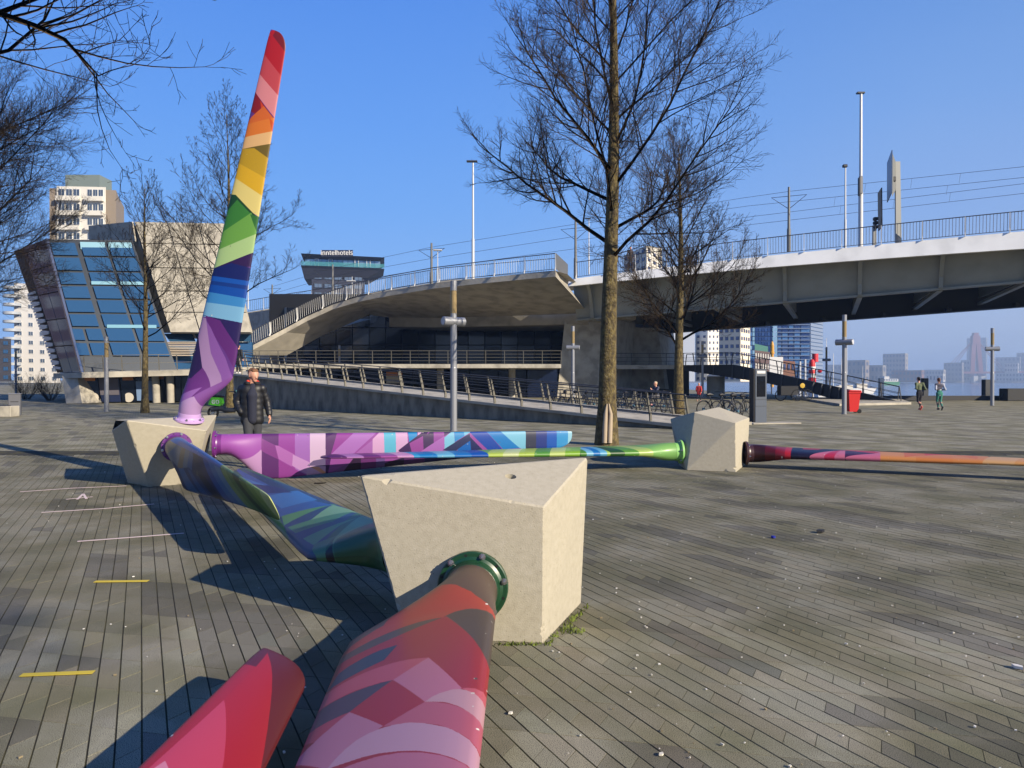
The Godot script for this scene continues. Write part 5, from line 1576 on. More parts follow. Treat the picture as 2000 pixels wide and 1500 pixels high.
	var tsd := [Vector3(-82.56, 40.853, -160), Vector3(-87.376, 40.357, -172), Vector3(-87.376, 31.184, -172), Vector3(-82.56, 29.333, -160)]
	var ts := Geo.new()
	ts.prism(tsd, Vector3(0.2, 0, 0))
	part("side_wall", ts, mat(rgb(150, 136, 118), 0.85), t)
	window_grid(t, tsd, 2, 4, 0.5, 0.7, mat(rgb(230, 228, 222), 0.6), M.deep_glass, 0.15)
	var fl_q := [Vector3(-94.483, 41.606, -159.6), Vector3(-84.375, 41.394, -159.6), Vector3(-84.375, 29.477, -159.6), Vector3(-94.483, 29.477, -159.6)]
	var cream := mat(rgb(226, 222, 212), 0.75)
	var fb := Geo.new()
	fb.prism(fl_q, Vector3(0, 0, -0.2))
	part("balcony_wall", fb, cream, t)
	for fl in 4:
		for sd in [[0.02, 0.5], [0.62, 0.98]]:
			var g := Geo.new()
			var v0 := (fl + 0.72) / 4.0
			g.prism([bil(fl_q, sd[0], v0), bil(fl_q, sd[1], v0), bil(fl_q, sd[1], v0 + 0.075), bil(fl_q, sd[0], v0 + 0.075)], Vector3(0, 0, 0.9))
			part("balcony", g, cream, t)
			var wq := [bil(fl_q, sd[0] + 0.01, fl / 4.0 + 0.04), bil(fl_q, sd[1] - 0.01, fl / 4.0 + 0.04), bil(fl_q, sd[1] - 0.01, fl / 4.0 + 0.17), bil(fl_q, sd[0] + 0.01, fl / 4.0 + 0.17)]
			window_grid(t, wq, 3, 1, 0.86, 1.0, M.rail_white, mat(rgb(84, 98, 116), 0.1, 0.3), 0.1)
	var ph := Geo.new()
	ph.box(Vector3(-90.2, 43.147, -164), Vector3(7.2, 2.6, 5))
	part("penthouse", ph, mat(rgb(120, 132, 126), 0.6), t)
	# white tower with rounded balconies at the far left
	var w := thing("balcony_tower", "pale far tower with stacked balconies at the left edge", "apartment block", Vector3(-162.933, 1.6, -260))
	var wq := [Vector3(-168.48, 34.187, -260), Vector3(-155.104, 33.04, -262), Vector3(-154.056, 0.203, -262), Vector3(-168.48, 0.213, -260)]
	var wm := mat(rgb(208, 206, 204), 0.8)
	block_building(w, wq, Vector3(-8.4, 0, -14), wm)
	window_grid(w, wq, 4, 11, 0.42, 0.5, M.rail_white, mat(rgb(90, 104, 124), 0.15, 0.2), 0.12)
	for k in 11:
		var g := Geo.new()
		var y := 31.933 - k * 2.86
		g.lathe([Vector2(0, 0), Vector2(2.7, 0), Vector2(2.7, 0.9), Vector2(2.55, 0.9), Vector2(2.55, 0.2), Vector2(0, 0.2)], Vector3(-168.827, y, -259.5), Vector3.UP, 18)
		part("balcony", g, mat(rgb(170, 176, 184), 0.4), w)
	var d := thing("dark_block", "low dark block of flats beyond the left edge", "apartment block", Vector3(-159.2, 1.6, -240))
	var dk := [Vector3(-169.6, 14.72, -240), Vector3(-156.48, 14.08, -240), Vector3(-156.48, 0.8, -240), Vector3(-169.6, 0.8, -240)]
	block_building(d, dk, Vector3(-8.4, 0, -12), mat(rgb(64, 62, 64), 0.85))
	window_grid(d, dk, 4, 5, 0.5, 0.5, M.dark_grey, M.deep_glass, 0.1)
	# hotel with a wide top behind the viaduct
	var h := thing("hotel_tower", "dark hotel tower with a wide glazed top storey and roof sign", "hotel", Vector3(-52.133, 1.6, -230))
	var hm := mat(rgb(58, 60, 74), 0.6)
	var hq := [Vector3(-59.953, 31.5, -230), Vector3(-44.16, 31.5, -230), Vector3(-44.16, 7.733, -230), Vector3(-59.953, 7.733, -230)]
	block_building(h, hq, Vector3(-3, 0, -14), hm)
	window_grid(h, [Vector3(-59.467, 33.479, -229.9), Vector3(-44.447, 32.56, -229.9), Vector3(-44.447, 23.057, -229.9), Vector3(-59.467, 23.057, -229.9)], 5, 4, 0.8, 0.5, M.dark_grey, mat(rgb(120, 138, 160), 0.1, 0.4), 0.1)
	var sk := Geo.new()
	sk.prism([Vector3(-62.624, 35.344, -228), Vector3(-37.848, 34.28, -228), Vector3(-43.087, 31.807, -230), Vector3(-62.1, 31.5, -230)], Vector3(-3, 0, -16))
	part("flared_floor", sk, hm, h)
	var rf := Geo.new()
	rf.prism([Vector3(-62.349, 38.677, -227), Vector3(-37.682, 37.466, -227), Vector3(-39.693, 36.561, -229), Vector3(-62.288, 37.324, -229)], Vector3(-3, 0, -18))
	part("roof", rf, hm, h)
	var gq2 := [Vector3(-61.677, 37.782, -229), Vector3(-39.235, 37.019, -229), Vector3(-39.235, 34.423, -229), Vector3(-61.677, 35.034, -229)]
	var gu := []
	for k in 15:
		gu.append(k / 14.0)
	cells("pane", h, gq2, gu, [0.0, 1.0], 0.12, 0.1, [mat(rgb(150, 180, 206), 0.08, 0.5), mat(rgb(120, 156, 190), 0.08, 0.5)], 2)
	var gb := Geo.new()
	gb.prism(gq2.map(func(z): return z + Vector3(0, 0, -0.1)), Vector3(-3, 0, -14))
	part("top_storey", gb, mat(rgb(90, 110, 130), 0.4), h)
	for x in [619, 646, 697, 720]:
		var a := Geo.new()
		var x0: float = (x - 1000) / 1500.0 * 228.6
		for s in [-0.52, 0.52]:
			a.beam(Vector3(x0 + s, 34.823, -228.6), Vector3(x0 + s, 37.262, -228.6), 0.16, 0.16)
		a.beam(Vector3(x0 - 0.52, 37.262, -228.6), Vector3(x0 + 0.52, 37.262, -228.6), 0.16, 0.16)
		part("white_arch", a, M.rail_white, h)
	var bal := Geo.new()
	bal.prism([Vector3(-62.487, 36.483, -227.5), Vector3(-37.765, 35.573, -227.5), Vector3(-37.765, 34.36, -227.5), Vector3(-62.487, 35.27, -227.5)], Vector3(0, 0, -0.1))
	var bm := mat(Color(0.35, 0.68, 0.7, 0.35), 0.1)
	bm.transparency = BaseMaterial3D.TRANSPARENCY_ALPHA
	part("balustrade", bal, bm, h)
	var sg := Geo.new()
	sg.box(Vector3(-51.377, 38.513, -226), Vector3(9.2, 1.9, 0.3))
	part("sign_board", sg, mat(rgb(38, 40, 58), 0.5), h)
	var tm := TextMesh.new()
	tm.text = "inntelhotels"
	var sf := SystemFont.new()
	sf.font_names = PackedStringArray(["Droid Sans"])
	tm.font = sf
	tm.font_size = 64
	tm.pixel_size = 0.028
	tm.depth = 0.2
	var tmi := part("sign_lettering", tm, mat(rgb(240, 240, 240), 0.5), h)
	tmi.position = Vector3(-51.46, 38.615, -225.7) - h.position



# ---------------------------------------------------------------- the far city and the river
func far_block(called: String, label: String, q: Array, side: Array, color: Color, side_color: Color, cols: int, rows: int, scols: int, glass: Material, fw := 0.5, fh := 0.5, category := "building") -> Node3D:
	# q: front wall as seen (top left, top right, bottom right, bottom left); side: two more corners to the right (top, bottom)
	var o := thing(called, label, category, Vector3(q[3].x, 0, q[3].z))
	var back := Vector3(0.0, 0, -14.0)
	if side.is_empty():
		back.x = q[1].x / q[1].z * -14.0 * -1.0
		if q[1].x > 0:
			back.x = q[0].x / -q[0].z * 14.0
	else:
		back = side[0] - q[1]
		back.y = 0.0
	block_building(o, q, back, mat(color, 0.8))
	if cols > 0:
		window_grid(o, q, cols, rows, fw, fh, M.dark_grey, glass, 0.1)
	if not side.is_empty():
		var sq := [q[1], side[0], side[1], q[2]]
		var g := Geo.new()
		g.prism(sq, Vector3(0.12, 0, 0))
		part("side_wall", g, mat(color, 0.8), o)
		if scols > 0:
			window_grid(o, sq, scols, rows, fw, fh, M.dark_grey, glass, 0.15)
	return o


func far_city() -> void:
	var wg := mat(rgb(92, 102, 140), 0.15, 0.2)
	far_block("apartment_block", "plain pale grey wall beside the white flats under the bridge", [Vector3(44.4, 15.216, -222), Vector3(52.836, 15.216, -222), Vector3(52.836, 0.86, -222), Vector3(44.4, 0.86, -222)], [], rgb(176, 186, 204), rgb(200, 200, 200), 0, 0, 0, wg)
	far_block("apartment_block", "white flats with small windows left of the cream tower", [Vector3(56.325, 17.333, -236), Vector3(58.573, 16.933, -230), Vector3(58.573, 0.833, -230), Vector3(56.325, 0.813, -236)], [Vector3(63.024, 17.2, -234), Vector3(63.024, 0.82, -234)], rgb(226, 222, 212), rgb(226, 222, 212), 2, 9, 3, wg, 0.35, 0.4)
	far_block("office_tower", "cream tower with a grid of square windows under the bridge", [Vector3(56.021, 17.685, -208), Vector3(59.467, 17.333, -200), Vector3(59.467, 0.933, -200), Vector3(56.021, 0.907, -208)], [Vector3(62.795, 17.028, -203), Vector3(62.795, 0.923, -203)], rgb(232, 222, 200), rgb(238, 228, 204), 4, 8, 4, wg, 0.55, 0.45)
	var gb := mat(rgb(96, 140, 188), 0.08, 0.5)
	var gd := mat(rgb(50, 76, 128), 0.08, 0.5)
	var gp := mat(rgb(150, 190, 214), 0.1, 0.4)
	var o := far_block("glass_tower", "narrow dark blue glass tower with a pale strip at its right", [Vector3(81.973, 22.447, -265), Vector3(90.1, 22.447, -265), Vector3(90.1, 0.717, -265), Vector3(81.973, 0.717, -265)], [], rgb(60, 84, 126), rgb(60, 80, 120), 0, 0, 0, wg)
	var us := [0.0, 0.2, 0.36, 0.52, 0.68, 0.84, 1.0]
	var vs := []
	for k in 15:
		vs.append(k / 14.0)
	cells("pane", o, [Vector3(81.911, 22.431, -264.8), Vector3(83.677, 22.431, -264.8), Vector3(83.677, 0.717, -264.8), Vector3(81.911, 0.717, -264.8)], [0.0, 0.5, 1.0], vs, 0.12, 0.1, [gb, gp, gd], 3)
	cells("pane", o, [Vector3(83.677, 22.431, -264.8), Vector3(90.032, 22.431, -264.8), Vector3(90.032, 0.717, -264.8), Vector3(83.677, 0.717, -264.8)], us, vs, 0.12, 0.1, [gd, gd, mat(rgb(62, 92, 146), 0.08, 0.5)], 4)
	cells("pane", o, [Vector3(89.543, 22.399, -264.4), Vector3(91.306, 22.399, -264.4), Vector3(91.306, 0.719, -264.4), Vector3(89.543, 0.719, -264.4)], [0.0, 0.5, 1.0], vs, 0.12, 0.1, [gp], 5)
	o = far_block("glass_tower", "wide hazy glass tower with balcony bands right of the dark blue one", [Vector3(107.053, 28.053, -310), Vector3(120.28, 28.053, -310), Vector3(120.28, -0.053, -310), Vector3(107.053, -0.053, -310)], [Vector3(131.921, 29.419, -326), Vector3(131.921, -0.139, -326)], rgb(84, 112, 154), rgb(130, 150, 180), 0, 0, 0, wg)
	var vs2 := []
	for k in 19:
		vs2.append(k / 18.0)
	cells("pane", o, [Vector3(106.984, 28.036, -309.8), Vector3(120.202, 28.036, -309.8), Vector3(120.202, -0.052, -309.8), Vector3(106.984, -0.052, -309.8)], [0.0, 0.13, 0.33, 0.5, 0.7, 1.0], vs2, 0.22, 0.1, [gd, mat(rgb(78, 104, 150), 0.1, 0.4), gb], 6)
	for k in 18:
		var g := Geo.new()
		var y := lerpf(27.968, -0.048, (k + 0.9) / 18.0)
		g.box(Vector3(113.24, y, -309.4), Vector3(119.892 - 106.708, 0.35, 0.8))
		part("balcony_band", g, mat(rgb(92, 110, 140), 0.5), o)
		var s := Geo.new()
		s.beam(Vector3(120.125, 1.6, -309.6) + Vector3(0, y - 1.6, 0), Vector3(131.3, 1.6, -325) + Vector3(0, y - 1.6, 0), 0.5, 1.2)
		part("balcony", s, mat(rgb(128, 142, 166), 0.5), o)
	far_block("brown_hall", "low brown brick building with pale columns in front of the towers", [Vector3(67.94, 9.627, -215), Vector3(72.67, 9.053, -215), Vector3(72.67, 0.883, -215), Vector3(67.94, 0.883, -215)], [], rgb(110, 88, 84), rgb(100, 80, 76), 7, 3, 0, mat(rgb(226, 222, 214), 0.5), 0.5, 0.6)
	far_block("green_roof_hall", "small green roofed building behind the brown brick hall", [Vector3(74.26, 12.41, -235), Vector3(78.333, 11.47, -235), Vector3(78.333, 0.817, -235), Vector3(74.26, 0.817, -235)], [], rgb(78, 132, 118), rgb(70, 110, 100), 0, 0, 0, wg)
	far_block("quay_shed", "rust brown low shed by the harbour behind the white board", [Vector3(56.32, 5.44, -160), Vector3(58.987, 5.227, -160), Vector3(58.987, 0.32, -160), Vector3(56.32, 0.32, -160)], [], rgb(132, 92, 72), rgb(120, 84, 66), 3, 2, 0, wg)
	far_block("office_block", "pale office block seen over the bridge deck behind the trunk", [Vector3(28.921, 33.44, -199), Vector3(33.187, 34.533, -190), Vector3(33.187, 0.967, -190), Vector3(28.921, 0.937, -199)], [Vector3(37.765, 32.64, -194), Vector3(37.765, 0.953, -194)], rgb(226, 220, 208), rgb(232, 222, 206), 4, 16, 3, wg, 0.5, 0.4)
	var wb := thing("white_board", "large white board on dark posts behind the footbridge", "billboard", Vector3(41.28, 1.6, -120))
	var g := Geo.new()
	g.box(Vector3(41.28, 3.68, -120), Vector3(2.1, 2.7, 0.12))
	part("board", g, M.rail_white, wb)
	for x in [1507, 1525]:
		var pg := Geo.new()
		var x0: float = (x - 1000) / 1500.0 * 120.2
		pg.box(Vector3(x0, 1.4, -120.2), Vector3(0.14, 4.4, 0.14))
		part("post", pg, M.black, wb)
	var yp := thing("yellow_column", "ochre yellow column with a ringed head behind the footbridge", "column", Vector3(50.8, 1.6, -150))
	g = Geo.new()
	g.lathe([Vector2(0.32, 0), Vector2(0.3, 6.4), Vector2(0.44, 6.5), Vector2(0.44, 6.8), Vector2(0.36, 6.9), Vector2(0.36, 8.2), Vector2(0.2, 8.8), Vector2(0.0, 9.0)], Vector3(50.8, 1.6, -150) - Vector3(0, 1.6, 0), Vector3.UP, 14)
	part("shaft", g, mat(rgb(210, 152, 40), 0.5), yp)
	# harbour marks
	var b := thing("harbour_buoy", "red and white banded navigation buoy behind the footbridge", "buoy", Vector3(39.067, 1.6, -100))
	var bp: Vector3 = Vector3(39.067, 1.2, -100)
	var bands_ := [[0.0, 0.55, 1], [0.55, 1.1, 0], [1.1, 1.6, 1], [1.6, 2.0, 0], [2.0, 2.35, 1]]
	for z in bands_:
		g = Geo.new()
		var r0: float = 0.5 - 0.05 * z[0]
		var r1: float = 0.5 - 0.05 * z[1]
		g.lathe([Vector2(0, z[0]), Vector2(r0, z[0]), Vector2(r1, z[1]), Vector2(0, z[1])], bp, Vector3.UP, 16)
		part("band", g, mat(rgb(206, 34, 44), 0.5) if z[2] else M.rail_white, b)
	g = Geo.new()
	g.lathe([Vector2(0.38, 2.35), Vector2(0.36, 2.6), Vector2(0.2, 2.9), Vector2(0, 3.0)], bp, Vector3.UP, 16)
	part("head", g, mat(rgb(206, 34, 44), 0.5), b)
	var dm := thing("drum_mark", "red drum topmark on a white pole beside the banded buoy", "buoy", Vector3(42.624, 1.6, -108))
	var dp: Vector3 = Vector3(42.624, 1.24, -108)
	g = Geo.new()
	g.tube([dp, dp + Vector3(0, 3.2, 0)], [0.07, 0.07], 8)
	part("pole", g, M.rail_white, dm)
	g = Geo.new()
	g.lathe([Vector2(0, 2.75), Vector2(0.42, 2.75), Vector2(0.42, 3.9), Vector2(0, 3.9)], dp, Vector3.UP, 18)
	part("drum", g, mat(rgb(214, 40, 52), 0.5), dm)
	g = Geo.new()
	g.lathe([Vector2(0.12, 1.2), Vector2(0.36, 1.45), Vector2(0.12, 1.7)], dp + Vector3(0.5, 0, 0), Vector3(0.1, 1, 0), 14)
	part("float_ring", g, mat(rgb(206, 34, 44), 0.5), dm)
	for z in [[1562, 706, 130, "leftmost"], [1572, 702, 134, "rightmost"]]:
		var mp := thing("mooring_pile", "pale mooring pile behind the footbridge rail, %s of the two" % z[3], "mooring pile", Vector3((z[0] - 1000) / 1500.0 * z[2], 0, -z[2]), "mooring piles in the harbour")
		g = Geo.new()
		var mx: float = (z[0] - 1000) / 1500.0 * z[2]
		g.tube([Vector3(mx, -2.5, -z[2]), Vector3(mx, 1.6 + (740 - z[1]) / 1500.0 * z[2], -z[2])], [0.24, 0.22], 12)
		part("pile", g, mat(rgb(180, 184, 190), 0.6), mp)
	# mist that lies over the far river
	var mist := FogVolume.new()
	mist.name = "river_mist"
	mist.shape = RenderingServer.FOG_VOLUME_SHAPE_BOX
	mist.size = Vector3(2400, 90, 720)
	mist.position = Vector3(1260, 42, -800)
	var fm := FogMaterial.new()
	fm.density = 0.0012
	fm.albedo = Color(0.82, 0.9, 1.0)
	mist.material = fm
	add_child(mist)
	# over the river
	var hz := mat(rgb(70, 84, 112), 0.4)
	var bank := Geo.new()
	bank.box(Vector3(520, -2.2, -960), Vector3(1500, 3.4, 120))
	setting("far_bank", bank, mat(rgb(110, 104, 96), 0.9))
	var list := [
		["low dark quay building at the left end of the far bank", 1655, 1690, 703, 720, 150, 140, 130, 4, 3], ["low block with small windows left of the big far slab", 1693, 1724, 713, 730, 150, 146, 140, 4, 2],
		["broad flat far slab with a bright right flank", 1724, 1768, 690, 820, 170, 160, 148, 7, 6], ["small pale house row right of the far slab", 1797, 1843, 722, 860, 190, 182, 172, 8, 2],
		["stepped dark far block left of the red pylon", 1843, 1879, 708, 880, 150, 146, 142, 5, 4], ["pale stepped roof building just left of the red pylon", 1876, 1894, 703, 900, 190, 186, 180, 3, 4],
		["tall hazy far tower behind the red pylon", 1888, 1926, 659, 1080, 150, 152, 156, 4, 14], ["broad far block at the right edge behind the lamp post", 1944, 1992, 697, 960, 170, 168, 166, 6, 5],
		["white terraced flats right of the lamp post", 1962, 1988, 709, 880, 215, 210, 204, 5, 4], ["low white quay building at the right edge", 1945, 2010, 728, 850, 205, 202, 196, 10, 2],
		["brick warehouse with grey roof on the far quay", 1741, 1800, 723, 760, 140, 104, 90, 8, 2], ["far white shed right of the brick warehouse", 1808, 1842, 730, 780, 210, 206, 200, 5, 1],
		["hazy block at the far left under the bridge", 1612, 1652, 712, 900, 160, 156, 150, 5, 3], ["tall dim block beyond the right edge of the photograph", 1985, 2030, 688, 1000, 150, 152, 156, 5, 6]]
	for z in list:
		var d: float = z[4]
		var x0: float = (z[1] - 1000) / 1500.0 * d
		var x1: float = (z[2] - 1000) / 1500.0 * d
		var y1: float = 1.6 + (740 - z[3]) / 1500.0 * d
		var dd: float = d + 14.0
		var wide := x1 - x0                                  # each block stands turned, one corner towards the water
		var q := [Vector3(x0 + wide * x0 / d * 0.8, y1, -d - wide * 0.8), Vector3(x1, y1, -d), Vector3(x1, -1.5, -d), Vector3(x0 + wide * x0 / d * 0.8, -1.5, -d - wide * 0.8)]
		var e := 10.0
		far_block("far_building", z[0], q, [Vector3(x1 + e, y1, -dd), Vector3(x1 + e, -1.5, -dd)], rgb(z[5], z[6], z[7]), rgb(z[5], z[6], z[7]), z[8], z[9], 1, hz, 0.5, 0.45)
	# red pylon bridge
	var py := thing("pylon_bridge", "hazy red cable stayed bridge pylon over the far river", "bridge", Vector3(543, 1.6, -900))
	var red := mat(rgb(122, 62, 74), 0.6)
	g = Geo.new()
	g.beam(Vector3(538.2, 4, -900), Vector3(540.6, 49.6, -900), 4.2, 5.0)
	g.beam(Vector3(549, 4, -900), Vector3(544.8, 49.6, -900), 4.2, 5.0)
	g.box(Vector3(542.7, 47.2, -900), Vector3(8.5, 10, 5.2))
	g.box(Vector3(542.7, 52.6, -900), Vector3(5.5, 6, 4.8))
	part("pylon", g, red, py)
	g = Geo.new()
	for z in [[1848, 0.0], [1858, 2.0], [1838, -2.0], [1960, 0.0], [1970, 2.0]]:
		g.tube([Vector3(542.4, 49.6, -900), Vector3((z[0] - 1000) / 1500.0 * 900, 1.6 + 12 / 1500.0 * 900, -900 - z[1])], [0.35, 0.35], 5)
	part("cables", g, red, py, "stuff")
	g = Geo.new()
	g.beam(Vector3(498, 8.8, -900), Vector3(636, 9.4, -900), 12, 2.4)
	part("deck", g, red, py)
	for x in [1902, 1917]:
		g = Geo.new()
		g.box(Vector3((x - 1000) / 1500.0 * 898, 1.0, -898), Vector3(5, 8, 8))
		part("pier", g, mat(rgb(200, 198, 194), 0.8), py)
	# ferry
	var fe := thing("ferry", "small white and green ferry on the far side of the river", "boat", Vector3(256.533, 1.6, -520))
	var fx: float = 256.533
	g = Geo.new()
	g.prism([Vector3(fx - 6.2, -2.6, -520), Vector3(fx + 5.6, -2.6, -520), Vector3(fx + 6.4, -0.4, -520), Vector3(fx - 6.6, -0.2, -520)], Vector3(0, 0, -4))
	part("hull", g, mat(rgb(70, 140, 96), 0.5), fe)
	g = Geo.new()
	g.box(Vector3(fx - 0.2, 0.7, -521.5), Vector3(10.5, 1.9, 3))
	part("cabin", g, M.rail_white, fe)
	g = Geo.new()
	g.box(Vector3(fx - 2.6, 2.5, -521.5), Vector3(3.4, 1.7, 2.6))
	part("wheelhouse", g, M.rail_white, fe)
	for k in 6:
		g = Geo.new()
		g.box(Vector3(fx - 4.3 + k * 1.6, 0.9, -519.97), Vector3(1.0, 0.8, 0.06))
		part("window", g, M.deep_glass, fe)
	for z in [[1618, 660, 150, 0], [1632, 690, 140, 1], [1648, 700, 145, 2], [1658, 668, 170, 3], [1688, 715, 220, 4]]:
		var mx: float = (z[0] - 1000) / 1500.0 * z[2]
		var bt := thing("moored_boat", "moored white boat behind the footbridge, %s from the left" % ["first", "second", "third", "fourth", "fifth"][z[3]], "boat", Vector3(mx, -2.6, -z[2]), "moored boats in the harbour")
		g = Geo.new()
		g.prism([Vector3(mx - 3, -2.6, -z[2]), Vector3(mx + 2.6, -2.6, -z[2]), Vector3(mx + 3.6, -1.0, -z[2]), Vector3(mx - 3.2, -1.1, -z[2])], Vector3(0, 0, -2))
		part("hull", g, M.rail_white, bt)
		g = Geo.new()
		g.box(Vector3(mx - 0.5, -0.4, -z[2] - 1), Vector3(3.0, 1.3, 1.6))
		part("cabin", g, mat(rgb(210, 206, 196), 0.6), bt)
		g = Geo.new()
		g.tube([Vector3(mx, -1, -z[2] - 1), Vector3(mx, 1.6 + (740 - z[1]) / 1500.0 * z[2], -z[2] - 1)], [0.07, 0.05], 6)
		part("mast", g, M.rail_white, bt)


# ---------------------------------------------------------------- trees
func twig(g: Geo, pts: PackedVector3Array, r0: float, r1: float, sides: int) -> void:
	var base := g.v.size()
	var m := pts.size()
	var x := Vector3.ZERO
	for k in m:
		var t := (pts[mini(k + 1, m - 1)] - pts[maxi(k - 1, 0)]).normalized()
		if k == 0:
			x = t.cross(Vector3(0.31, 0.9, 0.2)).normalized()
		x = (x - t * x.dot(t)).normalized()
		var y := t.cross(x)
		var r := lerpf(r0, r1, float(k) / (m - 1))
		for s in sides:
			var a := TAU * s / sides
			var d := x * cos(a) + y * sin(a)
			g.v.append(pts[k] + d * r)
			g.n.append(d)
			g.uv.append(Vector2.ZERO)
			g.c.append(Color.WHITE)
	for k in m - 1:
		for s in sides:
			var a := base + k * sides + s
			var b := base + k * sides + (s + 1) % sides
			g.ix.append(a); g.ix.append(b); g.ix.append(b + sides)
			g.ix.append(a); g.ix.append(b + sides); g.ix.append(a + sides)


var fine_r := 0.004


const SEGS := [7, 6, 5, 4, 3]
const SIDES := [7, 6, 4, 3, 3]


func grow(g: Geo, p: Vector3, d: Vector3, ln: float, r: float, lvl: int, fine: float, last := 4) -> void:
	var n: int = SEGS[lvl]
	var pts := PackedVector3Array([p])
	var dirs := [d]
	var bend := 0.16 if lvl < 3 else 0.26
	for k in n:
		d = (d + Vector3(rng.randf_range(-1, 1), rng.randf_range(-0.7, 1.0), rng.randf_range(-1, 1)) * bend + Vector3(0, 0.045 if lvl < 3 else 0.02, 0)).normalized()
		p += d * ln / n
		pts.append(p)
		dirs.append(d)
	twig(g, pts, r, maxf(r * 0.3, fine_r), SIDES[lvl])
	if lvl >= last:
		return
	var kids := int(round(fine * [0, 11, 9, 7, 0][lvl] * clampf(ln / [1.0, 3.0, 1.5, 0.65, 1.0][lvl], 0.45, 1.5)))
	for k in kids:
		var t := 0.2 + 0.8 * (k + rng.randf()) / kids
		var f := t * n
		var i := mini(int(f), n - 1)
		var at := pts[i].lerp(pts[i + 1], f - i)
		var ax: Vector3 = dirs[i]
		var side := ax.cross(Vector3(rng.randf_range(-1, 1), rng.randf_range(-1, 1), rng.randf_range(-1, 1))).normalized()
		var a := deg_to_rad(rng.randf_range(28, 58))
		var nd := (ax * cos(a) + side * sin(a) + Vector3(0, 0.12, 0)).normalized()
		var nl: float = ln * [0, 0.44, 0.42, 0.45][lvl] * rng.randf_range(0.65, 1.25) * (1.25 - 0.7 * t)
		grow(g, at, nd, nl, maxf(r * lerpf(0.48, 0.26, t), fine_r * 1.1), lvl + 1, fine, last)
	# the tip forks
	if lvl < 3:
		for k in 2:
			var nd := (d + Vector3(rng.randf_range(-1, 1), rng.randf_range(-0.6, 1), rng.randf_range(-1, 1)) * 0.45).normalized()
			grow(g, p, nd, ln * 0.3, maxf(r * 0.28, fine_r * 1.15), lvl + 1, fine, last)


func bare_tree(label: String, base: Vector3, h: float, r: float, first: float, limbs: int, reach: float, top_reach: float, seed_: int, fine: float, lean := Vector3.ZERO, last := 4, called := "bare_tree") -> Node3D:
	rng.seed = seed_
	fine_r = clampf(absf(base.z) * 0.00013, 0.0026, 0.0046)
	var o := thing(called, label, "tree", base, "bare trees on the plaza")
	var pts := []
	var rr := []
	for k in 15:
		var t := k / 14.0
		var w := Vector3(sin(t * 7.0 + seed_), 0, cos(t * 6.0 + seed_)) * 0.05 * t * h * 0.12
		pts.append(base + Vector3(0, h * t - 0.05, 0) + lean * t + w)
		rr.append(maxf(0.012, r * (1.0 - 0.62 * pow(t, 0.8) - 0.36 * t * t) * (1.0 + 0.32 * exp(-t * h * 2.2))))
	var g := Geo.new()
	g.tube(pts, rr, 16, false)
	part("trunk", g, M.bark, o)
	var c := Geo.new()
	for k in limbs:
		var t := lerpf(first / h, 0.97, pow((k + 0.5) / limbs, 0.9))
		var f := t * 14.0
		var i := mini(int(f), 13)
		var at: Vector3 = (pts[i] as Vector3).lerp(pts[i + 1], f - i)
		var az := k * 2.39996 + rng.randf_range(-0.35, 0.35) + seed_
		var el := deg_to_rad(lerpf(27, 60, (t - first / h) / (1.0 - first / h)) + rng.randf_range(-6, 6))
		var d := Vector3(cos(az) * cos(el), sin(el), sin(az) * cos(el))
		var ln := lerpf(reach, top_reach, (t - first / h) / (1.0 - first / h)) * rng.randf_range(0.8, 1.12)
		grow(c, at, d, ln, maxf(0.014, rr[i] * rng.randf_range(0.22, 0.34)), 1, fine, last)
	part("crown", c, M.branch, o)
	return o


func limb_along(g: Geo, pts: Array, r0: float, r1: float, fine: float) -> void:
	var p := PackedVector3Array(pts)
	twig(g, p, r0, r1, 7)
	for k in p.size() - 1:
		var d := (p[k + 1] - p[k]).normalized()
		for j in 3:
			var side := d.cross(Vector3(rng.randf_range(-1, 1), rng.randf_range(-1, 1), rng.randf_range(-1, 1))).normalized()
			var nd := (d * 0.8 + side * 0.6 + Vector3(0, 0.1, 0)).normalized()
			grow(g, p[k].lerp(p[k + 1], rng.randf()), nd, rng.randf_range(0.7, 1.5), lerpf(r0, r1, float(k) / p.size()) * 0.4, 2, fine)


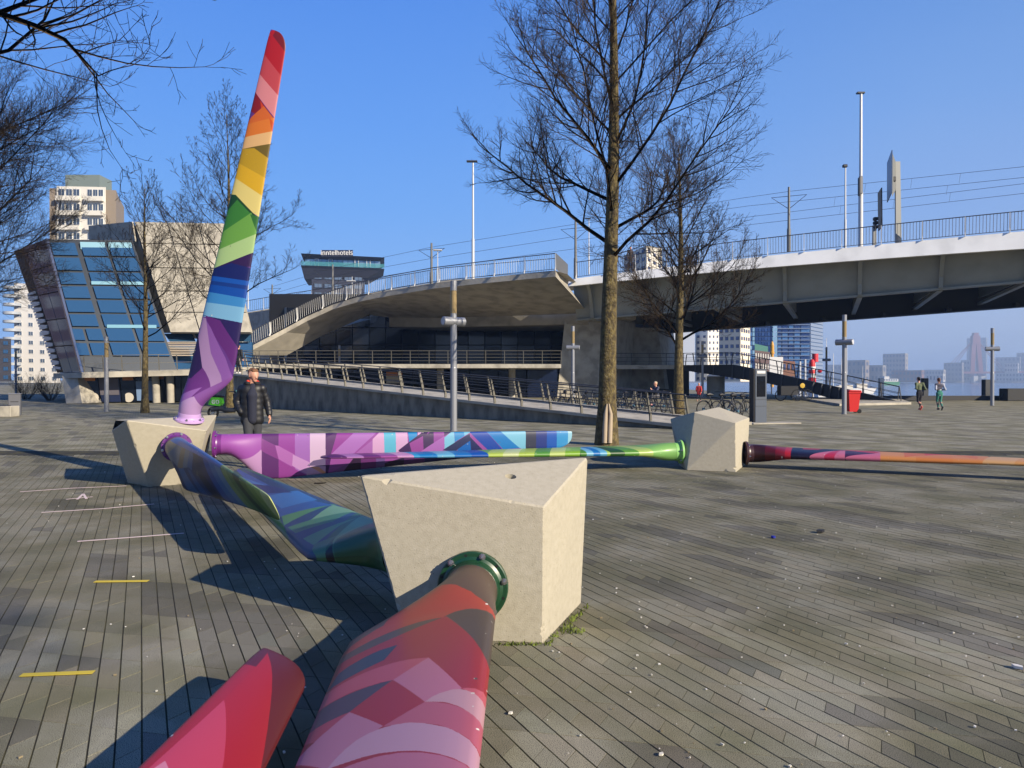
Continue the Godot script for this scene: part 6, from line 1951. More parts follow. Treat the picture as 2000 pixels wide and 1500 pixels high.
func trees() -> void:
	M.bark = rough_mat(rgb(150, 140, 112), 0.95, noise(0.02, 5, 121, [[0.15, rgb(96, 88, 76)], [0.38, rgb(142, 134, 118)], [0.54, rgb(168, 158, 132)], [0.64, rgb(178, 166, 104)], [0.74, rgb(196, 190, 172)], [0.9, rgb(226, 222, 212)]]), 1.3, noise(0.05, 5, 122, [], 512, 7.0), 1.0, 1.0)
	M.bark.uv1_scale = Vector3(0.9, 0.45, 0.9)
	M.branch = rough_mat(rgb(178, 160, 140), 0.95, noise(0.03, 4, 123, [[0.2, rgb(150, 140, 128)], [0.8, rgb(255, 250, 240)]]), 1.5)
	var o := bare_tree("large bare tree with a scarred mossy trunk in the middle of the plaza", Vector3(2.312, 0, -18.75), 15.0, 0.235, 3.9, 34, 5.0, 2.6, 11, 1.1, Vector3(0.25, 0, 0))
	var g := Geo.new()                                   # healed wound low on the trunk: two lips of bark with a groove
	var b: Vector3 = Vector3(2.312, 0, -18.75)
	for s in [-0.055, 0.065]:
		g.tube([b + Vector3(s - 0.03, 0.06, 0.30), b + Vector3(s - 0.02, 0.4, 0.285), b + Vector3(s, 0.75, 0.255), b + Vector3(s * 0.4, 1.0, 0.235)], [0.06, 0.062, 0.05, 0.015], 8)
	part("bark_scar", g, mat(rgb(176, 160, 138), 0.9), o)
	g = Geo.new()
	g.tube([b + Vector3(-0.005, 0.08, 0.3), b + Vector3(0.0, 0.8, 0.245)], [0.035, 0.02], 6)
	part("bark_groove", g, mat(rgb(60, 36, 30), 0.95), o)
	bare_tree("bare tree behind the far pointed block under the bridge edge", Vector3(7.324, 0, -33.803), 12.3, 0.235, 2.8, 38, 3.7, 1.3, 23, 1.1, Vector3(0.1, 0, 0))
	bare_tree("slim bare tree in front of the blue glass museum facade", Vector3(-17.382, 0, -36.364), 10.9, 0.165, 3.4, 28, 3.3, 1.0, 37, 0.86, Vector3(0.05, 0, 0))
	bare_tree("tall bare tree behind the upright rainbow blade", Vector3(-13.358, 0, -36.364), 14.2, 0.19, 4.6, 30, 4.4, 1.4, 41, 0.88, Vector3(-0.1, 0, 0))
	bare_tree("bare tree at the left edge whose crown reaches into the sky", Vector3(-19.2, 0, -24.0), 14.5, 0.27, 2.8, 40, 7.0, 3.0, 53, 1.1)
	var n := bare_tree("bare tree beyond the left edge with one long overhanging bough", Vector3(-9.6, 0, -9.2), 9.0, 0.2, 4.4, 5, 1.6, 1.0, 67, 0.8, Vector3.ZERO, 4)
	rng.seed = 71
	g = Geo.new()
	limb_along(g, [Vector3(-9.5, 4.4, -9.2), Vector3(-6.9, 5.62, -9), Vector3(-5.867, 5.777, -8.8), Vector3(-5.394, 5.59, -8.7), Vector3(-4.988, 5.384, -8.6), Vector3(-4.732, 5.125, -8.5), Vector3(-4.508, 4.904, -8.4)], 0.055, 0.007, 0.62)
	limb_along(g, [Vector3(-5.867, 5.777, -8.8), Vector3(-5.577, 5.961, -8.9), Vector3(-5.22, 6.16, -9), Vector3(-4.8, 6.34, -9)], 0.03, 0.006, 0.7)
	limb_along(g, [Vector3(-6.643, 5.485, -9.4), Vector3(-6.207, 5.653, -9.5), Vector3(-5.824, 6.08, -9.6), Vector3(-5.6, 6.528, -9.6)], 0.03, 0.006, 0.6)
	part("overhanging_bough", g, M.branch, n)
	bare_tree("bare tree outside the picture whose crown shades the lower left paving", Vector3(10.5, 0, 8.4), 12.4, 0.16, 8.2, 38, 2.5, 1.5, 83, 1.7)
	for z in [[-40, 0, 62.0, "leftmost"], [52, 1, 60.0, "middle"], [98, 2, 57.0, "rightmost"]]:
		rng.seed = 90 + z[1]
		var bx: float = (z[0] - 1000) / 1500.0 * z[2]
		var bu := thing("winter_bush", "brown leafless bush beside the museum, %s of the three" % z[3], "bush", Vector3(bx, 0, -z[2]), "leafless bushes at the left")
		var bg := Geo.new()
		for k in 26:
			var a := rng.randf() * TAU
			var dd := Vector3(cos(a) * 0.7, rng.randf_range(0.6, 1.3), sin(a) * 0.7).normalized()
			grow(bg, Vector3(bx + cos(a) * 0.2, 0, -z[2] + sin(a) * 0.2), dd, rng.randf_range(1.0, 1.9), 0.02, 2, 0.9, 4)
		part("stems", bg, mat(rgb(112, 92, 66), 0.95), bu)



# ---------------------------------------------------------------- street things
func lamp(label: String, at: Vector3, h: float, bar_dir := Vector3.ZERO, m: Material = null) -> void:
	var o := thing("cross_lamp_post", label, "lamp post", at, "cylindrical lamp posts on the plaza")
	var pm: Material = m if m else M.pole
	var g := Geo.new()
	g.lathe([Vector2(0.0, 0.0), Vector2(0.12, 0.0), Vector2(0.12, 0.025), Vector2(0.105, 0.03), Vector2(0.105, h * 0.42), Vector2(0.098, h * 0.425), Vector2(0.098, h - 1.0)], at, Vector3.UP, 22)
	part("pole", g, pm, o)
	g = Geo.new()
	g.lathe([Vector2(0.096, h - 1.0), Vector2(0.096, h - 0.3)], at, Vector3.UP, 22)
	part("amber_lens", g, M.amber, o)
	g = Geo.new()
	g.lathe([Vector2(0.1, h - 0.3), Vector2(0.1, h), Vector2(0.0, h + 0.01)], at, Vector3.UP, 22)
	part("cap", g, pm, o)
	if bar_dir != Vector3.ZERO:
		g = Geo.new()
		var d := bar_dir.normalized()
		var c := at + Vector3(0, h - 1.24, 0)
		g.lathe([Vector2(0, -0.38), Vector2(0.125, -0.38), Vector2(0.135, -0.37), Vector2(0.135, 0.37), Vector2(0.125, 0.38), Vector2(0, 0.38)], c, d, 24)
		part("spotlight", g, pm, o)
		for s in [-1.0, 1.0]:
			g = Geo.new()
			g.lathe([Vector2(0.112, 0.0), Vector2(0.112, 0.004), Vector2(0.0, 0.0045)], c + d * s * 0.38, d * s, 22)
			part("spotlight_glass", g, mat(rgb(206, 208, 212), 0.2), o)


func bike_proto() -> Node3D:
	var o := thing("city_bike", "share bike", "bicycle", Vector3.ZERO)
	for x in [-0.53, 0.53]:
		var t := Geo.new()
		var ring := []
		var rr := []
		for k in 25:
			var a := TAU * k / 24
			ring.append(Vector3(x + cos(a) * 0.33, 0.34 + sin(a) * 0.33, 0))
			rr.append(0.02)
		t.tube(ring, rr, 6, false)
		var w := part("wheel", t, M.rubber, o)
		var s := Geo.new()
		for k in 12:
			var a := TAU * k / 12
			s.beam(Vector3(x, 0.34, 0), Vector3(x + cos(a) * 0.32, 0.34 + sin(a) * 0.32, 0), 0.004, 0.004)
		part("spokes", s, M.chrome, w)
		var hub := Geo.new()
		hub.lathe([Vector2(0, -0.05), Vector2(0.05, -0.05), Vector2(0.05, 0.05), Vector2(0, 0.05)], Vector3(x, 0.34, 0), Vector3(0, 0, 1), 12)
		part("hub", hub, M.bike_blue, w)
		var f := Geo.new()
		var pts := []
		var fr := []
		for k in 9:
			var a := deg_to_rad(20 + 130.0 * k / 8) if x < 0 else deg_to_rad(50 + 110.0 * k / 8)
			pts.append(Vector3(x + cos(a) * 0.365, 0.34 + sin(a) * 0.365, 0))
			fr.append(0.014)
		f.tube(pts, fr, 5)
		part("mudguard", f, M.bike_dark, o)
	var fr := Geo.new()
	fr.tube([Vector3(0.38, 0.92, 0), Vector3(0.32, 0.62, 0), Vector3(0.05, 0.34, 0), Vector3(-0.02, 0.3, 0)], [0.026, 0.032, 0.034, 0.03], 8)
	fr.tube([Vector3(-0.02, 0.3, 0), Vector3(-0.22, 0.86, 0)], [0.026, 0.022], 8)
	fr.tube([Vector3(-0.02, 0.3, 0), Vector3(-0.53, 0.34, 0)], [0.02, 0.018], 8)
	fr.tube([Vector3(-0.53, 0.34, 0), Vector3(-0.18, 0.72, 0)], [0.014, 0.014], 8)
	part("frame", fr, M.bike_dark, o)
	var fk := Geo.new()
	fk.tube([Vector3(0.53, 0.34, 0.05), Vector3(0.42, 0.74, 0.05)], [0.014, 0.016], 6)
	fk.tube([Vector3(0.53, 0.34, -0.05), Vector3(0.42, 0.74, -0.05)], [0.014, 0.016], 6)
	fk.tube([Vector3(0.42, 0.72, 0), Vector3(0.35, 1.02, 0)], [0.02, 0.018], 8)
	part("fork", fk, M.bike_dark, o)
	var hb := Geo.new()
	hb.tube([Vector3(0.22, 1.04, 0.3), Vector3(0.34, 1.06, 0.18), Vector3(0.37, 1.05, 0), Vector3(0.34, 1.06, -0.18), Vector3(0.22, 1.04, -0.3)], [0.017, 0.013, 0.014, 0.013, 0.017], 7)
	part("handlebar", hb, M.black, o)
	var sd := Geo.new()
	sd.tube([Vector3(-0.36, 0.94, 0), Vector3(-0.28, 0.95, 0), Vector3(-0.16, 0.945, 0), Vector3(-0.05, 0.935, 0)], [0.05, 0.085, 0.05, 0.02], 9)
	part("saddle", sd, M.black, o)
	var ps := Geo.new()
	ps.tube([Vector3(-0.2, 0.8, 0), Vector3(-0.24, 0.94, 0)], [0.015, 0.015], 7)
	part("seat_post", ps, M.chrome, o)
	var rk := Geo.new()
	rk.cbox(Vector3(0.62, 0.86, 0), Vector3(0.3, 0.03, 0.3), 0.008)
	rk.tube([Vector3(0.42, 0.74, 0), Vector3(0.6, 0.86, 0)], [0.014, 0.014], 6)
	part("front_rack", rk, M.black, o)
	var pd := Geo.new()
	pd.tube([Vector3(-0.02, 0.3, 0.06), Vector3(0.09, 0.17, 0.08), Vector3(0.09, 0.17, 0.17)], [0.012, 0.011, 0.018], 6)
	pd.tube([Vector3(-0.02, 0.3, -0.06), Vector3(-0.13, 0.43, -0.08), Vector3(-0.13, 0.43, -0.17)], [0.012, 0.011, 0.018], 6)
	part("pedals", pd, M.dark_grey, o)
	return o


func street_things() -> void:
	M.bike_blue = mat(rgb(70, 110, 128), 0.4)
	M.bike_dark = mat(rgb(44, 48, 56), 0.4, 0.2)
	lamp("grey lamp post with crossbar in the middle, in front of the ramp wall", Vector3(-1.788, 0, -23.529), 4.6, Vector3(-0.8, 0, 0.6))
	lamp("grey lamp post with crossbar next to the red wheelie bin", Vector3(15.049, 0, -34.783), 4.5, Vector3(0.75, 0, 0.66))
	lamp("grey lamp post with crossbar at the quay near the right edge", Vector3(28.862, 0, -46.154), 4.65, Vector3(0.96, 0, 0.25))
	lamp("grey lamp post with crossbar in front of the concrete bridge pier", Vector3(3.526, 0, -44.444), 4.65, Vector3(1, 0, 0.15))
	lamp("thin grey lamp post without a crossbar in front of the museum", Vector3(-19.8, 0, -37.5), 3.65)
	lamp("grey lamp post head showing above the raised terrace rail", Vector3(-15.406, 0, -68.571), 4.6)
	lamp("grey lamp post behind the box at the left edge", Vector3(-48.45, 0, -75), 4.6)
	lamp("dark shaded lamp post under the bridge left of the kiosk", Vector3(15.663, 0, -63.158), 4.7, Vector3(0.9, 0, 0.3))
	lamp("dark shaded lamp post with crossbar behind the footbridge", Vector3(30.7, 0, -75), 4.7, Vector3(1, 0, 0.1))
	# wheelie bin
	var at: Vector3 = Vector3(15.857, 0, -35.821)
	var o := thing("wheelie_bin", "bright red wheelie bin behind the lamp post", "bin", at)
	var red := mat(rgb(208, 32, 30), 0.45)
	var g := Geo.new()
	var lo := [Vector3(-0.2, 0.08, 0.22), Vector3(0.2, 0.08, 0.22), Vector3(0.2, 0.08, -0.2), Vector3(-0.2, 0.08, -0.2)]
	var hi := [Vector3(-0.27, 0.98, 0.3), Vector3(0.27, 0.98, 0.3), Vector3(0.27, 0.98, -0.3), Vector3(-0.27, 0.98, -0.3)]
	for k in 4:
		g.quad(at + lo[k], at + lo[(k + 1) % 4], at + hi[(k + 1) % 4], at + hi[k], (lo[k] + lo[(k + 1) % 4]) * Vector3(1, 0, 1))
	g.quad(at + lo[0], at + lo[1], at + lo[2], at + lo[3], Vector3.DOWN)
	g.cbox(at + Vector3(0, 0.97, 0), Vector3(0.6, 0.06, 0.66), 0.012)
	part("tub", g, red, o)
	g = Geo.new()
	g.cbox(at + Vector3(0, 1.04, 0.01), Vector3(0.58, 0.07, 0.7), 0.025)
	part("lid", g, red, o)
	for s in [-1.0, 1.0]:
		g = Geo.new()
		g.lathe([Vector2(0, -0.03), Vector2(0.1, -0.03), Vector2(0.1, 0.03), Vector2(0, 0.03)], at + Vector3(0.25 * 1.0, 0.1, 0.2 * s), Vector3(0, 0, 1), 16)
		part("wheel", g, M.rubber, o)
	g = Geo.new()
	g.tube([at + Vector3(0.3, 0.98, 0.22), at + Vector3(0.36, 1.0, 0.2), at + Vector3(0.36, 1.0, -0.2), at + Vector3(0.3, 0.98, -0.22)], [0.018, 0.018, 0.018, 0.018], 7)
	part("handle", g, red, o)
	# kiosk
	at = Vector3(8.901, 0, -27.586)
	o = thing("info_kiosk", "slate blue information kiosk with a black side and dark screen", "kiosk", at)
	var b := Basis(Vector3.UP, deg_to_rad(14))
	var slate := mat(rgb(72, 82, 98), 0.45, 0.1)
	g = Geo.new()
	g.cbox(at + Vector3(0, 0.98, 0) + b * Vector3(0.02, 0, -0.16), Vector3(0.52, 1.96, 0.3), 0.01, b)
	part("case", g, mat(rgb(22, 24, 30), 0.5), o)
	g = Geo.new()
	g.cbox(at + Vector3(0, 0.97, 0) + b * Vector3(0.04, 0, 0.0), Vector3(0.46, 1.94, 0.04), 0.008, b)
	part("front_plate", g, slate, o)
	g = Geo.new()
	g.cbox(at + Vector3(0, 1.33, 0) + b * Vector3(0.04, 0, 0.022), Vector3(0.35, 0.74, 0.02), 0.006, b)
	part("screen", g, M.glass_dark, o)
	g = Geo.new()
	g.cbox(at + Vector3(0, 1.84, 0) + b * Vector3(0.04, 0, 0.022), Vector3(0.34, 0.1, 0.02), 0.006, b)
	part("name_plate", g, M.rail_white, o)
	g = Geo.new()
	g.cbox(at + Vector3(0, 0.62, 0) + b * Vector3(0.04, 0, 0.022), Vector3(0.44, 0.012, 0.006), 0.002, b)
	g.cbox(at + Vector3(0, 0.86, 0) + b * Vector3(0.04, 0, 0.022), Vector3(0.44, 0.012, 0.006), 0.002, b)
	part("seam", g, M.black, o)
	g = Geo.new()
	g.box(at + b * Vector3(0.4, 0.02, 0.1), Vector3(1.9, 0.04, 0.8), b)
	part("foot_slab", g, M.concrete, o)
	# bicycles
	var proto := bike_proto()
	var spots := [[1395, 814, 0.35, "leaning nearest the trunk left of the kiosk"], [1418, 815, 0.5, "second left of the kiosk"], [1440, 817, 0.55, "third towards the kiosk"], [1458, 819, 0.6, "right against the kiosk"]]
	var k := 0
	for s in spots:
		var p := Vector3((s[0] - 1000) / 1500.0 * 2400.0 / (s[1] - 740), 0, -2400.0 / (s[1] - 740))
		var lb: String = "grey share bike %s, behind the pointed block" % s[3]
		if k == 0:
			proto.position = p
			proto.rotation.y = s[2]
			proto.set_meta("label", lb)
			proto.set_meta("group", "share bikes by the kiosk")
		else:
			copy_of(proto, lb, p, s[2])
		k += 1
	var n := 0
	for x in [1086, 1108, 1130, 1150, 1210, 1228, 1246, 1266, 1286, 1304]:
		var d := 39.5 - n * 0.45
		var p := Vector3((x - 1000) / 1500.0 * d, 0, -d)
		var c := copy_of(proto, "dark bike parked in the row behind the ramp rail, %s from the left" % ["first", "second", "third", "fourth", "fifth", "sixth", "seventh", "eighth", "ninth", "tenth"][n], p, 0.9 + 0.12 * sin(n * 2.3))
		c.set_meta("group", "bikes parked behind the ramp")
		n += 1
	var c2 := copy_of(proto, "dark bike lying in the shade below the footbridge", Vector3(23.663, 0, -63.158), 0.2)
	c2.set_meta("group", "bikes below the footbridge")
	scooter(Vector3(-11.512, 0, -31.169))
	# litter box and bench at the left edge
	at = Vector3(-21.882, 0, -33.803)
	o = thing("metal_box", "grey metal cabinet beside the concrete bench at the left edge", "cabinet", at)
	g = Geo.new()
	g.cbox(at + Vector3(0, 0.46, 0), Vector3(0.46, 0.92, 0.46), 0.012, Basis(Vector3.UP, 0.5))
	part("case", g, mat(rgb(96, 98, 106), 0.5, 0.2), o)
	g = Geo.new()
	g.cbox(at + Vector3(0, 0.94, 0), Vector3(0.5, 0.04, 0.5), 0.01, Basis(Vector3.UP, 0.5))
	part("lid", g, mat(rgb(120, 122, 130), 0.5, 0.2), o)
	g = Geo.new()
	g.cbox(at + Vector3(0, 0.6, 0) + Basis(Vector3.UP, 0.5) * Vector3(0, 0, 0.23), Vector3(0.3, 0.03, 0.01), 0.003, Basis(Vector3.UP, 0.5))
	part("slot", g, M.black, o)
	at = Vector3(-21.838, 0, -32.432)
	o = thing("concrete_bench", "low mossy concrete bench cut off by the left edge", "bench", at)
	g = Geo.new()
	g.cbox(at + Vector3(-0.6, 0.23, 0), Vector3(2.9, 0.46, 0.6), 0.02)
	part("block", g, M.concrete, o)
	g = Geo.new()
	g.cbox(at + Vector3(-0.7, 0.475, 0), Vector3(2.5, 0.03, 0.4), 0.01)
	part("seat", g, M.black, o)
	# quay bollards
	for z in [[1927, 780, 0.85, 0.32, "beside the quay lamp post"], [1806, 779, 0.95, 0.25, "behind the jogger in green"], [1721, 780, 0.95, 0.2, "pale one at the end of the footbridge"]]:
		var p := Vector3((z[0] - 1000) / 1500.0 * 58.0, 0.0, -58.0)
		o = thing("quay_bollard", "square quay bollard %s" % z[4], "bollard", p, "bollards along the quay")
		g = Geo.new()
		g.cbox(p + Vector3(0, 0.35 + z[2] * 0.5, 0), Vector3(z[3] * 1.6, z[2] + 0.7, z[3] * 1.6), 0.03)
		part("post", g, M.rail_white if z[3] < 0.25 else mat(rgb(52, 56, 64), 0.6), o)
	o = thing("quay_chest", "dark low chest with a bent pipe on the quay at the right edge", "chest", Vector3(36.763, 0, -55.814))
	g = Geo.new()
	g.cbox(Vector3(36.96, 0.45, -56.3), Vector3(1.9, 0.9, 1.0), 0.03)
	part("chest", g, mat(rgb(40, 42, 46), 0.7), o)
	g = Geo.new()
	g.tube([Vector3(35.877, 0.3, -56.3), Vector3(36.064, 0.62, -56.3), Vector3(36.251, 0.68, -56.3), Vector3(36.437, 0.6, -56.3)], [0.04, 0.04, 0.04, 0.04], 7)
	part("pipe", g, M.dark_grey, o)
	cargo_bike(Vector3(20.391, 0, -55.814))
	bridge_furniture()


func scooter(at: Vector3) -> void:
	var o := thing("scooter", "bright green share scooter parked behind the walking man", "scooter", at)
	var green := mat(rgb(92, 200, 40), 0.35)
	for x in [-0.62, 0.62]:
		var t := Geo.new()
		var ring := []
		var rr := []
		for k in 21:
			var a := TAU * k / 20
			ring.append(at + Vector3(x + cos(a) * 0.19, 0.24 + sin(a) * 0.19, 0))
			rr.append(0.05)
		t.tube(ring, rr, 8, false)
		var w := part("wheel", t, M.rubber, o)
		var h := Geo.new()
		h.lathe([Vector2(0, -0.03), Vector2(0.06, -0.03), Vector2(0.06, 0.03), Vector2(0, 0.03)], at + Vector3(x, 0.24, 0), Vector3(0, 0, 1), 12)
		for k in 5:
			var a := TAU * k / 5
			h.beam(at + Vector3(x, 0.24, 0), at + Vector3(x + cos(a) * 0.16, 0.24 + sin(a) * 0.16, 0), 0.03, 0.03)
		part("rim", h, M.chrome, w)
	var g := Geo.new()
	g.prism([Vector3(-0.78, 0.56, 0.15), Vector3(-0.3, 0.5, 0.15), Vector3(-0.22, 0.62, 0.15), Vector3(-0.26, 0.84, 0.15), Vector3(-0.64, 0.86, 0.15)].map(func(p): return p + at), Vector3(0, 0, -0.3))
	part("side_panel", g, green, o)
	var tm := TextMesh.new()
	tm.text = "GO"
	var f := SystemFont.new()
	f.font_names = PackedStringArray(["Droid Sans"])
	f.font_weight = 700
	tm.font = f
	tm.font_size = 48
	tm.pixel_size = 0.0046
	tm.depth = 0.008
	var tx := part("lettering", tm, M.rail_white, o)
	tx.position = Vector3(-0.47, 0.67, 0.155)
	g = Geo.new()
	g.cbox(at + Vector3(-0.5, 0.9, 0), Vector3(0.62, 0.1, 0.28), 0.04)
	part("seat", g, M.black, o)
	g = Geo.new()
	g.cbox(at + Vector3(-0.72, 0.97, 0), Vector3(0.28, 0.05, 0.24), 0.02)
	part("luggage_rack", g, M.rail_white, o)
	g = Geo.new()
	g.tube([Vector3(-0.7, 0.36, 0) + at, Vector3(-0.3, 0.42, 0) + at, Vector3(-0.1, 0.33, 0) + at, Vector3(0.22, 0.33, 0) + at, Vector3(0.36, 0.45, 0) + at], [0.1, 0.13, 0.11, 0.1, 0.09], 10)
	part("floor_board", g, M.dark_grey, o)
	g = Geo.new()
	g.prism([Vector3(0.28, 0.4, 0.14), Vector3(0.42, 0.4, 0.14), Vector3(0.34, 1.0, 0.12), Vector3(0.22, 1.0, 0.12)].map(func(p): return p + at), Vector3(0, 0, -0.26))
	part("leg_shield", g, M.black, o)
	g = Geo.new()
	g.prism([Vector3(0.4, 0.42, 0.1), Vector3(0.62, 0.46, 0.07), Vector3(0.5, 0.62, 0.08), Vector3(0.36, 0.92, 0.08)].map(func(p): return p + at), Vector3(0, 0, -0.16))
	part("front_fairing", g, green, o)
	g = Geo.new()
	g.tube([Vector3(0.62, 0.24, 0.09) + at, Vector3(0.38, 0.8, 0.05) + at, Vector3(0.27, 1.08, 0) + at], [0.025, 0.03, 0.03], 8)
	part("fork", g, M.dark_grey, o)
	g = Geo.new()
	g.tube([Vector3(0.14, 1.08, 0.32) + at, Vector3(0.26, 1.1, 0.12) + at, Vector3(0.26, 1.1, -0.12) + at, Vector3(0.14, 1.08, -0.32) + at], [0.02, 0.018, 0.018, 0.02], 8)
	part("handlebar", g, M.black, o)
	g = Geo.new()
	g.lathe([Vector2(0, 0), Vector2(0.075, 0.01), Vector2(0.08, 0.05), Vector2(0, 0.06)], at + Vector3(0.33, 1.08, 0), Vector3(1, 0.1, 0.2), 14)
	part("headlight", g, mat(rgb(140, 210, 190), 0.2), o)
	for s in [-1.0, 1.0]:
		g = Geo.new()
		g.tube([at + Vector3(0.2, 1.1, 0.22 * s), at + Vector3(0.14, 1.3, 0.3 * s)], [0.008, 0.008], 6)
		g.lathe([Vector2(0, -0.01), Vector2(0.05, 0), Vector2(0, 0.012)], at + Vector3(0.13, 1.33, 0.3 * s), Vector3(-1, 0, 0.4), 12)
		part("mirror", g, M.chrome, o)


func cargo_bike(at: Vector3) -> void:
	var o := thing("cargo_tricycle", "dark cargo tricycle with a big spoked wheel under the footbridge", "cargo bike", at)
	for z in [[0.95, 0.33, 0.3], [-0.75, 0.33, -0.3], [0.2, 0.33, 0.4]]:
		var c := at + Vector3(z[0], 0.42, z[2])
		var t := Geo.new()
		var ring := []
		var rr := []
		for k in 25:
			var a := TAU * k / 24
			ring.append(c + Vector3(cos(a) * 0.4, sin(a) * 0.4, 0))
			rr.append(0.03)
		t.tube(ring, rr, 6, false)
		var w := part("wheel", t, M.rubber, o)
		var s := Geo.new()
		for k in 14:
			var a := TAU * k / 14
			s.beam(c, c + Vector3(cos(a) * 0.38, sin(a) * 0.38, 0), 0.008, 0.008)
		s.lathe([Vector2(0, -0.04), Vector2(0.05, -0.04), Vector2(0.05, 0.04), Vector2(0, 0.04)], c, Vector3(0, 0, 1), 10)
		part("spokes", s, M.chrome, w)
	var g := Geo.new()
	g.cbox(at + Vector3(-0.35, 0.75, 0), Vector3(1.3, 0.7, 0.8), 0.03)
	part("cargo_box", g, M.black, o)
	g = Geo.new()
	g.tube([at + Vector3(0.95, 0.42, 0.3), at + Vector3(0.7, 0.9, 0.2), at + Vector3(0.2, 0.5, 0)], [0.03, 0.03, 0.03], 7)
	part("frame", g, M.dark_grey, o)
	g = Geo.new()
	g.cbox(at + Vector3(0.72, 0.98, 0.2), Vector3(0.3, 0.08, 0.2), 0.03)
	part("saddle", g, M.black, o)
	g = Geo.new()
	g.lathe([Vector2(0, 0), Vector2(0.18, 0.01), Vector2(0.18, 0.04), Vector2(0, 0.05)], at + Vector3(0.55, 1.12, 0.42), Vector3(0.1, 0, 1), 16)
	part("yellow_disc", g, mat(rgb(196, 160, 30), 0.5), o)


func mast(called: String, label: String, foot: Vector3, h: float, r: float, m: Material, category := "lamp post") -> Node3D:
	var o := thing(called, label, category, foot, "masts and posts on the bridge")
	var g := Geo.new()
	g.tube([foot, foot + Vector3(0, h * 0.35, 0), foot + Vector3(0, h * 0.36, 0), foot + Vector3(0, h, 0)], [r, r * 0.95, r * 0.72, r * 0.55], 12)
	part("pole", g, m, o)
	return o


func head_box(o: Node3D, at: Vector3, size: Vector3, m: Material, called := "lamp_head") -> void:
	var g := Geo.new()
	g.cbox(at, size, minf(size.y, minf(size.x, size.z)) * 0.2)
	part(called, g, m, o)


